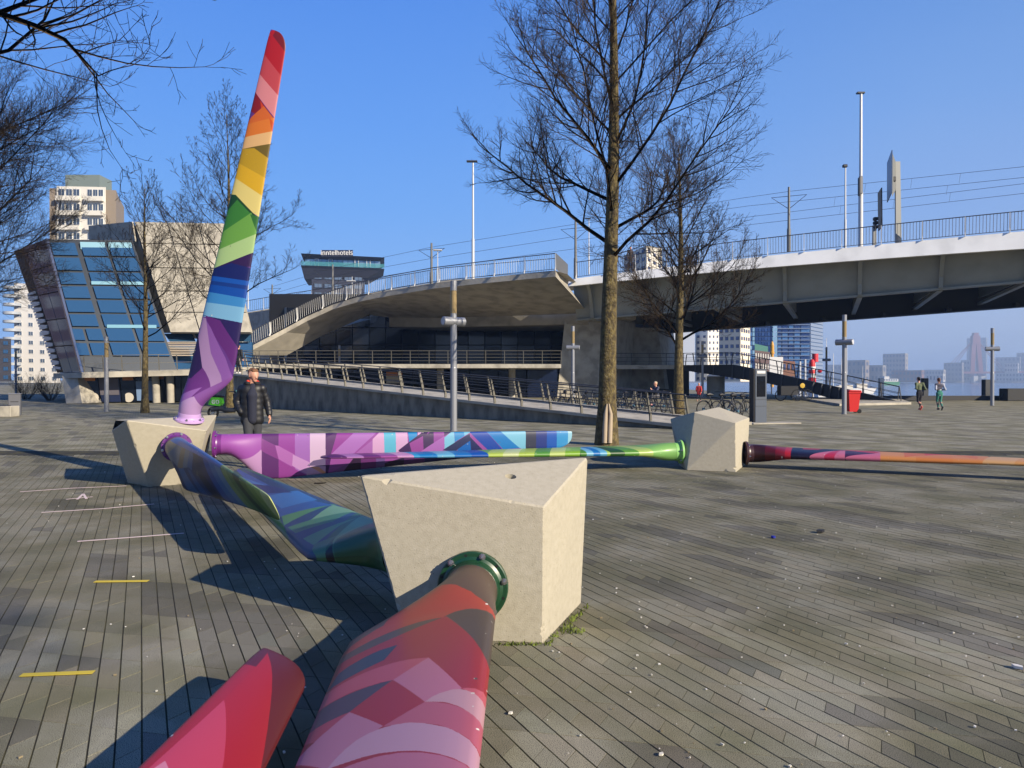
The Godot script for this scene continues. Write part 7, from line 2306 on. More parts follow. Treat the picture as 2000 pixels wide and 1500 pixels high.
func bridge_furniture() -> void:
	var wht := mat(rgb(204, 206, 208), 0.4, 0.1)
	var o := mast("light_mast", "tall white light mast high above the bridge deck at the right", Vector3(25.387, 11.232, -56), 11.2, 0.17, wht)
	head_box(o, Vector3(25.349, 22.395, -56), Vector3(0.56, 0.12, 0.3), M.dark_grey)
	head_box(o, Vector3(25.296, 15.662, -55.8), Vector3(0.24, 1.3, 0.24), mat(rgb(120, 122, 126), 0.5), "control_box")
	head_box(o, Vector3(25.184, 15.55, -55.8), Vector3(0.1, 1.3, 0.3), M.dark_grey, "cable_duct")
	o = mast("light_mast", "shorter white light mast with a small lamp left of the tallest mast", Vector3(26.867, 12.099, -62), 6.6, 0.1, wht)
	head_box(o, Vector3(26.825, 18.753, -62), Vector3(0.36, 0.24, 0.3), M.black)
	o = mast("light_mast", "white light mast over the viaduct left of the main tree", Vector3(-3.04, 9.28, -60), 9.2, 0.12, wht)
	head_box(o, Vector3(-3.12, 18.56, -60), Vector3(0.84, 0.1, 0.36), M.dark_grey)
	o = mast("light_mast", "thin white light mast just left of the trunk above the deck", Vector3(7.2, 11.392, -72), 5.2, 0.07, wht)
	head_box(o, Vector3(7.104, 16.624, -72), Vector3(0.5, 0.08, 0.3), M.dark_grey)
	o = mast("light_mast", "small mushroom shaped lamp beside the catenary pole on the viaduct", Vector3(-6.767, 10.373, -70), 2.9, 0.06, wht)
	head_box(o, Vector3(-6.767, 13.313, -70), Vector3(0.8, 0.1, 0.4), wht)
	o = mast("light_mast", "small lamp in front of the hotel tower", Vector3(-16.64, 10.347, -80), 1.9, 0.06, wht)
	head_box(o, Vector3(-16.747, 11.787, -80), Vector3(0.9, 0.1, 0.4), wht)
	o = mast("light_mast", "thin white mast at the left beside the upright blade", Vector3(-28.84, 9.216, -84), 3.4, 0.07, wht)
	var cat := [["dark tram wire pole on the bridge right of the trees", 1540, 492, 366, 66.0], ["tram wire pole close to the trunk on the left", 1124, 545, 430, 70.0], ["tram wire pole on the viaduct", 843, 562, 475, 74.0], ["tram wire pole with a V shaped bracket in front of the hotel", 650, 590, 517, 86.0], ["tram wire pole at the far left of the viaduct", 532, 612, 556, 98.0]]
	for z in cat:
		var d: float = z[4]
		var f := Vector3((z[1] - 1000) / 1500.0 * d, 1.6 + (740 - z[2]) / 1500.0 * d, -d)
		var h: float = (z[2] - z[3]) / 1500.0 * d
		o = mast("catenary_pole", z[0], f, h, 0.17, mat(rgb(112, 112, 110), 0.5, 0.2), "pole")
		var g := Geo.new()
		var t := f + Vector3(0, h * 0.86, 0)
		var arm := 2.3 if z[1] == 650 else 1.3
		for s: float in [-1.0, 1.0]:
			g.tube([t + Vector3(0, -h * (0.45 if z[1] == 650 else 0.2), 0), t + Vector3(arm * s, 0, 0.6 * s)], [0.03, 0.02], 6)
			g.tube([t, t + Vector3(arm * s, 0, 0.6 * s)], [0.025, 0.02], 6)
		part("bracket", g, M.dark_grey, o)
	o = thing("direction_sign", "large road sign seen edge on, on a thick grey post", "road sign", Vector3(26.208, 10.96, -52), "masts and posts on the bridge")
	var g := Geo.new()
	g.prism([Vector3(25.931, 16.299, -52), Vector3(26.243, 16.299, -52), Vector3(26.347, 10.821, -52), Vector3(25.965, 10.821, -52)], Vector3(0, 0, -0.15))
	part("post", g, mat(rgb(140, 142, 140), 0.5, 0.1), o)
	g = Geo.new()
	g.prism([Vector3(26.316, 16.756, -54), Vector3(25.407, 16.913, -51.5), Vector3(25.407, 14.097, -51.5), Vector3(26.316, 13.984, -54)], Vector3(0.05, 0, 0.02))
	part("panel", g, mat(rgb(96, 112, 140), 0.4), o)
	g = Geo.new()
	g.prism([Vector3(25.49, 16.736, -51.6), Vector3(25.931, 16.229, -52), Vector3(25.931, 14.427, -52), Vector3(25.49, 13.846, -51.6)], Vector3(0.05, 0, -0.05))
	part("round_panel", g, mat(rgb(118, 120, 118), 0.5), o)
	head_box(o, Vector3(25.742, 15.059, -51.9), Vector3(0.22, 0.34, 0.3), M.black, "bracket")
	o = thing("traffic_signal", "dark traffic signal board seen from the side on the bridge", "traffic light", Vector3(25.488, 11.176, -54), "masts and posts on the bridge")
	g = Geo.new()
	g.prism([Vector3(25.38, 12.4, -54), Vector3(25.596, 12.4, -54), Vector3(25.596, 11.032, -54), Vector3(25.38, 11.032, -54)], Vector3(0, 0, -0.2))
	part("post", g, mat(rgb(130, 132, 130), 0.5), o)
	g = Geo.new()
	g.prism([Vector3(25.906, 14.753, -54.5), Vector3(25.68, 14.904, -53.5), Vector3(25.716, 12.229, -53.5), Vector3(25.942, 12.064, -54.5)], Vector3(0.06, 0, 0.02))
	part("board", g, M.black, o)
	for k in 3:
		head_box(o, Vector3(25.524, 12.832, -54) + Vector3(0, -0.28 * k, 0), Vector3(0.3, 0.24, 0.3), M.black, "signal_lamp")
	# overhead wires
	var wm := mat(rgb(60, 66, 80), 0.6)
	var wires := [[Vector3(5.787, 15.6, -70), Vector3(19.877, 17.323, -67), Vector3(23.892, 17.704, -66), Vector3(38.667, 17.608, -58), Vector3(46.8, 17.728, -54)], [Vector3(5.787, 15.04, -70), Vector3(20.457, 16.653, -67), Vector3(38.667, 16.796, -58), Vector3(46.8, 16.936, -54)], [Vector3(5.952, 14.56, -72), Vector3(21.352, 15.971, -68), Vector3(40, 16.84, -60), Vector3(48.533, 17.205, -56)], [Vector3(5.952, 13.696, -72), Vector3(20.309, 15.155, -68), Vector3(40, 16.08, -60), Vector3(48.533, 16.533, -56)], [Vector3(-30.576, 13.36, -98), Vector3(-20.067, 13.984, -86), Vector3(-7.745, 14.279, -74), Vector3(5.787, 15.693, -70)], [Vector3(-30.576, 12.445, -98), Vector3(-20.067, 13.067, -86), Vector3(-7.745, 13.193, -74), Vector3(5.787, 14.573, -70)], [Vector3(-30.576, 11.661, -98), Vector3(-20.067, 12.149, -86), Vector3(-7.745, 12.256, -74), Vector3(5.787, 13.453, -70)]]
	var nth := ["top wire right of the trees", "second wire from the top right of the trees", "third wire from the top right of the trees", "lowest wire right of the trees", "top wire over the viaduct at the left", "middle wire over the viaduct at the left", "lowest wire over the viaduct at the left"]
	for k in wires.size():
		o = thing("overhead_wire", "thin dark tram wire against the sky, " + nth[k], "wire", wires[k][0], "tram wires over the bridge")
		g = Geo.new()
		var rr := []
		for p in wires[k]:
			rr.append(0.017)
		g.tube(wires[k], rr, 5)
		if k < 3:
			for t in [0.35, 0.55, 0.75]:
				var a: Vector3 = wires[k][2].lerp(wires[k][3], t) if wires[k].size() > 4 else wires[k][1].lerp(wires[k][2], t)
				g.tube([a, a + Vector3(-0.1, -0.75, 0)], [0.01, 0.01], 4)
		part("wire", g, wm, o)



# ---------------------------------------------------------------- people
func flesh(g: Geo, bones: Array, cell: float, k: float) -> void:
	# bones: [from, to, radius, radius, (flat axis), (how flat)]; tapered capsules joined by a smooth minimum, meshed as surface nets
	var lo := Vector3(1e9, 1e9, 1e9)
	var hi := -lo
	var m := 5.0 * k + cell * 2.0
	for b in bones:
		var r := maxf(b[2], b[3]) + m
		lo = lo.min((b[0] as Vector3).min(b[1]) - Vector3(r, r, r))
		hi = hi.max((b[0] as Vector3).max(b[1]) + Vector3(r, r, r))
	var nx := int((hi.x - lo.x) / cell) + 2
	var ny := int((hi.y - lo.y) / cell) + 2
	var nz := int((hi.z - lo.z) / cell) + 2
	var f := PackedFloat32Array()
	f.resize(nx * ny * nz)
	for b in bones:
		var a: Vector3 = b[0]
		var e: Vector3 = b[1]
		var ra: float = b[2]
		var rb: float = b[3]
		var fx := Vector3.ZERO
		var fs := 1.0
		if b.size() > 5:
			fx = b[4]
			fs = b[5]
		var r := maxf(ra, rb) + 5.0 * k
		var p0 := ((a.min(e) - Vector3(r, r, r)) - lo) / cell
		var p1 := ((a.max(e) + Vector3(r, r, r)) - lo) / cell
		var ab := e - a
		var l2 := maxf(ab.length_squared(), 1e-8)
		for z in range(maxi(0, int(p0.z)), mini(nz, int(p1.z) + 1)):
			for y in range(maxi(0, int(p0.y)), mini(ny, int(p1.y) + 1)):
				var row := (z * ny + y) * nx
				for x in range(maxi(0, int(p0.x)), mini(nx, int(p1.x) + 1)):
					var q := lo + Vector3(x, y, z) * cell - a
					var t := clampf(q.dot(ab) / l2, 0.0, 1.0)
					var w := q - ab * t
					if fs != 1.0:
						w += fx * (w.dot(fx) * (fs - 1.0))
					var d := w.length() - lerpf(ra, rb, t)
					if d < 5.0 * k:
						f[row + x] += exp(-d / k)
	var at := PackedInt32Array()
	at.resize(nx * ny * nz)
	at.fill(-1)
	var st := [1, nx, nx * ny]
	var offs := [0, 1, nx, nx + 1, nx * ny, nx * ny + 1, nx * ny + nx, nx * ny + nx + 1]
	var eds := [[0, 1], [2, 3], [4, 5], [6, 7], [0, 2], [1, 3], [4, 6], [5, 7], [0, 4], [1, 5], [2, 6], [3, 7]]
	for z in nz - 1:
		for y in ny - 1:
			var row := (z * ny + y) * nx
			for x in nx - 1:
				var i := row + x
				var cnt := 0
				for o in offs:
					if f[i + o] >= 1.0:
						cnt += 1
				if cnt == 0 or cnt == 8:
					continue
				var val := []
				for o in offs:
					val.append(log(maxf(f[i + o], 1e-6)))
				var sum := Vector3.ZERO
				var c := 0
				for ed in eds:
					var va: float = val[ed[0]]
					var vb: float = val[ed[1]]
					if (va >= 0.0) != (vb >= 0.0):
						var t := va / (va - vb)
						var pa := Vector3(ed[0] & 1, (ed[0] >> 1) & 1, ed[0] >> 2)
						var pb := Vector3(ed[1] & 1, (ed[1] >> 1) & 1, ed[1] >> 2)
						sum += pa.lerp(pb, t)
						c += 1
				var gr := Vector3(val[1] + val[3] + val[5] + val[7] - val[0] - val[2] - val[4] - val[6], val[2] + val[3] + val[6] + val[7] - val[0] - val[1] - val[4] - val[5], val[4] + val[5] + val[6] + val[7] - val[0] - val[1] - val[2] - val[3])
				at[i] = g.pt(lo + (Vector3(x, y, z) + sum / c) * cell, -gr.normalized())
	for z in range(1, nz - 1):
		for y in range(1, ny - 1):
			var row := (z * ny + y) * nx
			for x in range(1, nx - 1):
				var i := row + x
				var ins := f[i] >= 1.0
				for ax in 3:
					if (f[i + st[ax]] >= 1.0) != ins:
						var u: int = st[(ax + 1) % 3]
						var w: int = st[(ax + 2) % 3]
						var a := at[i]
						var b := at[i - u]
						var c := at[i - u - w]
						var d := at[i - w]
						if a >= 0 and b >= 0 and c >= 0 and d >= 0:
							g.face(a, b, c); g.face(a, c, d)


func hand(wrist: Vector3, dir: Vector3, across: Vector3, thumb_side: float, curl: float, s := 1.0) -> Array:
	# palm, four unequal bent fingers and a thumb that leaves the side of the palm
	var d := dir.normalized()
	var x := (across - d * across.dot(d)).normalized()
	var n := d.cross(x)
	var out := [[wrist, wrist + d * 0.07 * s, 0.024 * s, 0.03 * s, n, 1.5]]
	for k in 4:
		var off: float = (k - 1.5) * 0.021 * s
		var ln: float = [0.068, 0.08, 0.075, 0.058][k] * s
		var b := wrist + d * 0.085 * s + x * off
		var d1 := (d * cos(curl * 0.5) + n * sin(curl * 0.5)).normalized()
		var d2 := (d * cos(curl * 1.2) + n * sin(curl * 1.2)).normalized()
		out.append([wrist + d * 0.06 * s + x * off * 0.8, b, 0.011 * s, 0.0095 * s])
		out.append([b, b + d1 * ln * 0.5, 0.0095 * s, 0.0088 * s])
		out.append([b + d1 * ln * 0.5, b + d1 * ln * 0.5 + d2 * ln * 0.5, 0.0088 * s, 0.0075 * s])
	var tb := wrist + d * 0.025 * s + x * 0.026 * s * thumb_side
	var td := (d * 0.7 + x * 0.6 * thumb_side + n * 0.3).normalized()
	out.append([tb, tb + td * 0.04 * s, 0.013 * s, 0.011 * s])
	out.append([tb + td * 0.04 * s, tb + td * 0.04 * s + (td * 0.6 + d * 0.5).normalized() * 0.03 * s, 0.011 * s, 0.008 * s])
	return out


func figure(label: String, at: Vector3, yaw: float, h: float, J: Dictionary, C: Dictionary, cell: float) -> Node3D:
	# J: joints of a 1.8 m figure facing +z; C: colours of what it wears
	var o := thing("person", label, "person", at)
	var s := h / 1.8
	var b := Basis(Vector3.UP, yaw)
	var P := func(v: Vector3) -> Vector3: return at + b * (v * s)
	var zz := b * Vector3(0, 0, 1)
	var sk := mat(rgb(206, 152, 128), 0.6)
	sk.subsurf_scatter_enabled = true
	sk.subsurf_scatter_strength = 0.05
	var bone := func(a: Vector3, c: Vector3, r0: float, r1: float, flat := 1.0) -> Array:
		return [P.call(a), P.call(c), r0 * s, r1 * s, zz, flat] if flat != 1.0 else [P.call(a), P.call(c), r0 * s, r1 * s]
	var hip := [J.hip_l, J.hip_r]
	var knee := [J.knee_l, J.knee_r]
	var ank := [J.ankle_l, J.ankle_r]
	var sh := [J.shoulder_l, J.shoulder_r]
	var el := [J.elbow_l, J.elbow_r]
	var wr := [J.wrist_l, J.wrist_r]
	var body := []
	body.append(bone.call(J.pelvis, J.chest, 0.105, 0.125, 1.35))
	body.append(bone.call(J.chest, J.neck + Vector3(0, -0.06, 0), 0.12, 0.06, 1.2))
	body.append(bone.call(J.neck + Vector3(0, -0.06, 0), J.neck + Vector3(0, 0.07, 0.01), 0.054, 0.05))
	var hd: Vector3 = J.head
	var face: Vector3 = J.face.normalized()
	body.append(bone.call(hd + Vector3(0, 0.03, 0) - face * 0.02, hd + Vector3(0, 0.03, 0) + face * 0.015, 0.083, 0.08))
	body.append(bone.call(hd + Vector3(0, -0.02, 0) + face * 0.03, hd + Vector3(0, -0.085, 0) + face * 0.052, 0.064, 0.034))
	body.append(bone.call(hd + face * 0.09 + Vector3(0, 0.005, 0), hd + face * 0.108 + Vector3(0, -0.03, 0), 0.008, 0.014))
	var ear := face.cross(Vector3.UP).normalized()
	for e: float in [-1.0, 1.0]:
		body.append(bone.call(hd + ear * 0.08 * e + Vector3(0, 0.015, 0), hd + ear * 0.084 * e + Vector3(0, -0.02, 0), 0.017, 0.012))
	for i in 2:
		body.append(bone.call(sh[i], el[i], 0.046, 0.038))
		body.append(bone.call(el[i], wr[i], 0.037, 0.025))
		body.append(bone.call(hip[i], knee[i], 0.08, 0.052))
		body.append(bone.call(knee[i], knee[i].lerp(ank[i], 0.35), 0.05, 0.052))
		body.append(bone.call(knee[i].lerp(ank[i], 0.35), ank[i], 0.052, 0.034))
		body.append(bone.call(ank[i], ank[i] + J.toes[i] * 0.13, 0.034, 0.024))
	var g := Geo.new()
	flesh(g, body, cell, 0.012 if cell < 0.02 else 0.018)
	if J.get("hands", true):
		for i in 2:
			if i == J.get("hidden_hand", -1):
				continue
			var d: Vector3 = J.hand_dir[i] if J.has("hand_dir") else wr[i] - el[i]
			var hb := hand(P.call(wr[i] - d.normalized() * 0.01), b * d, zz, 1.0, 0.6, s)
			flesh(g, hb, minf(cell * 0.4, 0.006), 0.004)
	part("body", g, sk, o)
	# hair
	g = Geo.new()
	var hair := []
	var up := Vector3.UP
	hair.append(bone.call(hd + up * 0.06 - face * 0.03, hd + up * 0.075 + face * 0.03, 0.078, 0.058))
	hair.append(bone.call(hd + up * 0.03 - face * 0.04, hd - up * 0.03 - face * 0.04, 0.082, 0.062))
	if C.get("fringe", true):
		hair.append(bone.call(hd + up * 0.088 + face * 0.055 - ear * 0.03, hd + up * 0.085 + face * 0.06 + ear * 0.035, 0.026, 0.024))
	if C.has("tail"):
		var tl: Array = C.tail
		for k in tl.size() - 1:
			hair.append(bone.call(hd + tl[k], hd + tl[k + 1], 0.034 - 0.006 * k, 0.03 - 0.006 * k))
	flesh(g, hair, cell * 0.7, 0.008)
	part("hair", g, rough_mat(C.hair, 0.8, M.grain, 6.0), o)
	if cell < 0.02:
		for e: float in [-1.0, 1.0]:
			g = Geo.new()
			var ec: Vector3 = hd + face * 0.082 + ear * 0.031 * e + up * 0.018
			g.lathe([Vector2(0, 0.0), Vector2(0.011 * s, 0.0), Vector2(0.007 * s, 0.004), Vector2(0, 0.005)], P.call(ec), b * face, 10)
			part("eye", g, mat(rgb(50, 40, 38), 0.3), o)
			g = Geo.new()
			g.beam(P.call(ec + up * 0.017 - ear * 0.016 + face * 0.002), P.call(ec + up * 0.019 + ear * 0.016 + face * 0.002), 0.007, 0.006)
			part("eyebrow", g, mat(C.hair, 0.8), o)
		g = Geo.new()
		g.tube([P.call(hd - up * 0.062 + face * 0.088 - ear * 0.022), P.call(hd - up * 0.064 + face * 0.094), P.call(hd - up * 0.062 + face * 0.088 + ear * 0.022)], [0.003, 0.006, 0.003], 6)
		part("mouth", g, mat(rgb(150, 84, 80), 0.5), o)
	# trousers
	g = Geo.new()
	var tr := [bone.call(J.pelvis + Vector3(0, 0.06, 0), J.pelvis + Vector3(0, -0.06, 0), 0.13, 0.125, 1.25)]
	var low: float = C.get("cuff", 0.93)
	for i in 2:
		var w: float = C.get("trouser_width", 1.0)
		tr.append(bone.call(hip[i], knee[i], 0.096, 0.07 * w))
		tr.append(bone.call(knee[i], knee[i].lerp(ank[i], 0.35), 0.068 * w, 0.066 * w))
		tr.append(bone.call(knee[i].lerp(ank[i], 0.35), knee[i].lerp(ank[i], low), 0.066 * w, 0.052 * w))
	flesh(g, tr, cell, 0.014)
	part("trousers", g, rough_mat(C.trousers, 0.9, M.grain, 3.0), o)
	for i in 2:
		g = Geo.new()
		var t: Vector3 = J.toes[i]
		flesh(g, [bone.call(ank[i] + Vector3(0, -0.04, 0) - t * 0.05, ank[i] + Vector3(0, -0.05, 0) + t * 0.15, 0.042, 0.036), bone.call(ank[i] - t * 0.01, ank[i] + Vector3(0, -0.04, 0) - t * 0.03, 0.044, 0.044)], cell * 0.8, 0.01)
		part("shoe", g, mat(C.shoes, 0.6), o)
	# top or jacket
	g = Geo.new()
	var jk := []
	var puff: float = C.get("puff", 0.0)
	if puff > 0.0:
		for k in 6:
			var t := k / 5.0
			var c: Vector3 = (J.pelvis + Vector3(0, C.get("hem", -0.08), 0)).lerp(J.chest + Vector3(0, 0.1, 0), t)
			jk.append(bone.call(c + Vector3(-0.07, 0, 0), c + Vector3(0.07, 0, 0), 0.118 + puff - 0.018 * t, 0.118 + puff - 0.018 * t, 1.2))
	else:
		jk.append(bone.call(J.pelvis + Vector3(0, C.get("hem", 0.0), 0), J.chest, 0.125, 0.135, 1.3))
		jk.append(bone.call(J.chest + Vector3(-0.05, 0.02, 0), J.chest + Vector3(0.05, 0.02, 0), 0.125, 0.125, 1.3))
	jk.append(bone.call(J.chest + Vector3(0, 0.05, 0), J.neck + Vector3(0, -0.075, 0), 0.13, 0.07, 1.15))
	for i in 2:
		jk.append(bone.call(J.chest.lerp(sh[i], 0.6) + Vector3(0, 0.05, 0), sh[i], 0.07, 0.072 + puff * 0.5))
		if puff > 0.0:
			for k in 4:
				var a: Vector3 = sh[i].lerp(el[i], k / 4.0 + 0.06)
				jk.append(bone.call(a, sh[i].lerp(el[i], k / 4.0 + 0.16), 0.056 + puff * 0.5, 0.056 + puff * 0.5))
				var c: Vector3 = el[i].lerp(wr[i], k / 4.0 + 0.04)
				jk.append(bone.call(c, el[i].lerp(wr[i], k / 4.0 + 0.14), 0.05 + puff * 0.4, 0.047 + puff * 0.3))
		else:
			jk.append(bone.call(sh[i], el[i], 0.062, 0.052))
			jk.append(bone.call(el[i], el[i].lerp(wr[i], C.get("sleeve", 0.95)), 0.052, 0.042))
	flesh(g, jk, cell, 0.013 if puff > 0.0 else 0.016)
	part("jacket" if puff > 0.0 else "top", g, rough_mat(C.top, C.get("top_rough", 0.75), M.grain, 3.0), o)
	if C.has("hood"):
		g = Geo.new()
		var ring := []
		for k in 9:
			var a := deg_to_rad(-40 + 260.0 * k / 8)
			ring.append(J.neck + Vector3(cos(a) * 0.1, -0.02 + 0.035 * absf(sin(a)), -sin(a) * 0.085 - 0.01))
		var hb := []
		for k in 8:
			hb.append(bone.call(ring[k], ring[k + 1], 0.044, 0.044))
		flesh(g, hb, cell, 0.012)
		part("hood", g, rough_mat(C.top, 0.8, M.grain, 3.0), o)
		g = Geo.new()
		var lin := []
		for k in [0, 1, 7]:
			lin.append(bone.call(ring[k] * Vector3(0.92, 1, 0.92) + Vector3(0, 0.03, 0.008), ring[k + 1] * Vector3(0.92, 1, 0.92) + Vector3(0, 0.03, 0.004), 0.032, 0.032))
		flesh(g, lin, cell, 0.01)
		part("hood_lining", g, mat(C.hood, 0.7), o)
	if C.has("sweater"):
		g = Geo.new()
		var f := []
		f.append(bone.call(J.pelvis + Vector3(0.0, -0.10, 0.078), J.chest + Vector3(0.012, 0.0, 0.076), 0.082, 0.085))
		f.append(bone.call(J.chest + Vector3(0.012, 0.0, 0.076), J.neck + Vector3(0.012, -0.06, 0.03), 0.085, 0.07))
		flesh(g, f, cell, 0.012)
		part("sweater", g, rough_mat(C.sweater, 0.9, M.grain, 4.0), o)
	return o


func pose(kind: String) -> Dictionary:
	var J := {"pelvis": Vector3(0, 0.96, 0), "chest": Vector3(0, 1.3, 0.01), "neck": Vector3(0, 1.52, 0.0), "head": Vector3(0, 1.67, 0.02), "face": Vector3(0, 0, 1),
		"shoulder_l": Vector3(-0.185, 1.43, 0), "shoulder_r": Vector3(0.185, 1.43, 0), "hip_l": Vector3(-0.085, 0.93, 0), "hip_r": Vector3(0.085, 0.93, 0),
		"elbow_l": Vector3(-0.26, 1.15, -0.04), "elbow_r": Vector3(0.26, 1.15, -0.04), "wrist_l": Vector3(-0.26, 0.92, 0.05), "wrist_r": Vector3(0.26, 0.92, 0.05),
		"knee_l": Vector3(-0.095, 0.5, 0.03), "knee_r": Vector3(0.095, 0.5, 0.03), "ankle_l": Vector3(-0.1, 0.09, -0.02), "ankle_r": Vector3(0.1, 0.09, -0.02), "toes": [Vector3(-0.15, 0, 1).normalized(), Vector3(0.15, 0, 1).normalized()]}
	if kind == "stroll":
		J.merge({"shoulder_l": Vector3(-0.17, 1.42, -0.03), "shoulder_r": Vector3(0.17, 1.43, 0.03), "chest": Vector3(-0.012, 1.3, 0.03), "neck": Vector3(0, 1.52, 0.02), "head": Vector3(0.025, 1.665, 0.045), "face": Vector3(0.5, -0.14, 0.85), "knee_l": Vector3(-0.06, 0.51, 0.16), "ankle_l": Vector3(-0.05, 0.10, 0.12), "knee_r": Vector3(0.085, 0.5, 0.0), "ankle_r": Vector3(0.08, 0.17, -0.26), "elbow_l": Vector3(-0.275, 1.19, -0.06), "wrist_l": Vector3(-0.19, 0.985, 0.06), "elbow_r": Vector3(0.265, 1.17, -0.02), "wrist_r": Vector3(0.30, 0.935, 0.09), "hidden_hand": 0, "toes": [Vector3(0, 0.12, 1), Vector3(0.05, -0.75, 0.7)]}, true)
	elif kind == "jog" or kind == "jog2":
		J.merge({"chest": Vector3(0, 1.3, 0.05), "neck": Vector3(0, 1.52, 0.07), "head": Vector3(0, 1.67, 0.1), "elbow_l": Vector3(-0.255, 1.15, -0.12), "wrist_l": Vector3(-0.15, 1.12, 0.13), "elbow_r": Vector3(0.255, 1.17, -0.14), "wrist_r": Vector3(0.15, 1.16, 0.11), "knee_l": Vector3(-0.08, 0.52, 0.1), "ankle_l": Vector3(-0.06, 0.1, 0.02), "knee_r": Vector3(0.075, 0.5, 0.03), "ankle_r": Vector3(0.06, 0.2, -0.3), "toes": [Vector3(0, 0, 1), Vector3(0, -0.8, 0.6)]}, true)
		if kind == "jog2":
			J.merge({"knee_r": Vector3(0.08, 0.52, 0.1), "ankle_r": Vector3(0.04, 0.1, 0.02), "knee_l": Vector3(-0.07, 0.5, 0.03), "ankle_l": Vector3(-0.03, 0.18, -0.28), "toes": [Vector3(0, -0.8, 0.6), Vector3(0, 0, 1)]}, true)
	elif kind == "sit":
		J.merge({"pelvis": Vector3(0, 0.56, 0), "chest": Vector3(0, 0.9, 0.06), "neck": Vector3(0, 1.11, 0.09), "head": Vector3(0, 1.25, 0.13), "shoulder_l": Vector3(-0.185, 1.03, 0.07), "shoulder_r": Vector3(0.185, 1.03, 0.07), "hip_l": Vector3(-0.085, 0.55, 0.02), "hip_r": Vector3(0.085, 0.55, 0.02), "knee_l": Vector3(-0.12, 0.54, 0.42), "knee_r": Vector3(0.12, 0.54, 0.42), "ankle_l": Vector3(-0.12, 0.1, 0.4), "ankle_r": Vector3(0.12, 0.1, 0.44), "elbow_l": Vector3(-0.25, 0.8, 0.22), "elbow_r": Vector3(0.25, 0.8, 0.22), "wrist_l": Vector3(-0.06, 0.9, 0.36), "wrist_r": Vector3(0.06, 0.92, 0.36)}, true)
	elif kind == "walk":
		J.merge({"knee_l": Vector3(-0.08, 0.52, 0.14), "ankle_l": Vector3(-0.08, 0.1, 0.26), "knee_r": Vector3(0.08, 0.5, -0.03), "ankle_r": Vector3(0.08, 0.15, -0.28), "toes": [Vector3(0, 0.1, 1), Vector3(0, -0.5, 0.8)], "wrist_l": Vector3(-0.27, 0.94, -0.1), "wrist_r": Vector3(0.27, 0.95, 0.18)}, true)
	return J


func people() -> void:
	var black := rgb(26, 27, 33)
	figure("man in an open black puffer jacket with red hood lining, strolling behind the purple blade", Vector3(-4.72, 0, -13.95), 0.3, 1.8, pose("stroll"), {"hair": rgb(128, 88, 58), "top": black, "top_rough": 0.5, "puff": 0.016, "hem": -0.1, "hood": rgb(214, 60, 38), "sweater": rgb(38, 42, 62), "trousers": rgb(62, 64, 70), "shoes": rgb(30, 30, 32)}, 0.013)
	figure("jogger seen from behind in an olive green top and black leggings", Vector3(20.879, 0, -39.344), PI + 0.05, 1.7, pose("jog"), {"hair": rgb(46, 32, 28), "top": rgb(96, 108, 76), "hem": -0.06, "trousers": rgb(28, 30, 42), "shoes": rgb(220, 96, 80), "cuff": 0.82, "trouser_width": 0.82, "fringe": false, "tail": [Vector3(0, 0.05, -0.1), Vector3(0.0, 0.02, -0.15), Vector3(0.0, -0.06, -0.15)]}, 0.024)
	var j := figure("jogger seen from behind with a long ponytail and teal leggings", Vector3(21.902, 0, -39.344), PI - 0.08, 1.66, pose("jog2"), {"hair": rgb(112, 74, 52), "top": rgb(186, 190, 204), "hem": -0.08, "trousers": rgb(62, 140, 124), "shoes": rgb(26, 26, 28), "cuff": 0.95, "trouser_width": 0.82, "fringe": false, "tail": [Vector3(0, 0.05, -0.1), Vector3(0.0, -0.05, -0.15), Vector3(0.0, -0.18, -0.16)]}, 0.024)
	var g := Geo.new()
	var bp: Vector3 = Vector3(21.902, 0, -39.344)
	flesh(g, [[bp + Vector3(-0.12, 1.1, 0.05), bp + Vector3(0.05, 1.16, 0.06), 0.09, 0.07, Vector3(0, 0, 1), 1.6], [bp + Vector3(-0.15, 1.3, 0.02), bp + Vector3(0.06, 1.26, 0.05), 0.09, 0.08, Vector3(0, 0, 1), 1.6]], 0.024, 0.016)
	part("dark_back_panel", g, mat(rgb(66, 66, 84), 0.8), j)
	figure("small far person in a bright red coat under the bridge", Vector3(13.273, 0, -54.545), 2.6, 1.32, pose("walk"), {"hair": rgb(230, 180, 150), "top": rgb(222, 62, 54), "hem": -0.2, "puff": 0.02, "trousers": rgb(40, 44, 60), "shoes": rgb(190, 150, 140)}, 0.03)
	figure("person with pale hat seated among the parked bikes", Vector3(7.952, 0.12, -42), -1.2, 1.75, pose("sit"), {"hair": rgb(206, 190, 160), "top": rgb(58, 66, 92), "trousers": rgb(110, 108, 112), "shoes": rgb(200, 130, 140)}, 0.03)
	figure("dark dressed person leaning at the bridge rail beside the trunk", Vector3(9.394, 10.384, -61), 0.2, 1.72, pose("stand"), {"hair": rgb(30, 24, 24), "top": rgb(44, 32, 36), "hem": -0.12, "trousers": rgb(38, 30, 34), "shoes": rgb(20, 20, 20)}, 0.03)
	figure("person in a long black hooded coat at the head of the ramp", Vector3(-16.732, 1.92, -47), 2.9, 1.78, pose("stand"), {"hair": rgb(24, 24, 28), "top": rgb(22, 23, 28), "hem": -0.3, "puff": 0.02, "trousers": rgb(26, 28, 34), "shoes": rgb(210, 210, 210)}, 0.03)
	figure("dark walker far off on the raised walkway between the piers", Vector3(14.672, 3.112, -84), 1.3, 1.68, pose("walk"), {"hair": rgb(30, 26, 26), "top": rgb(34, 34, 40), "trousers": rgb(34, 36, 44), "shoes": rgb(20, 20, 20)}, 0.035)



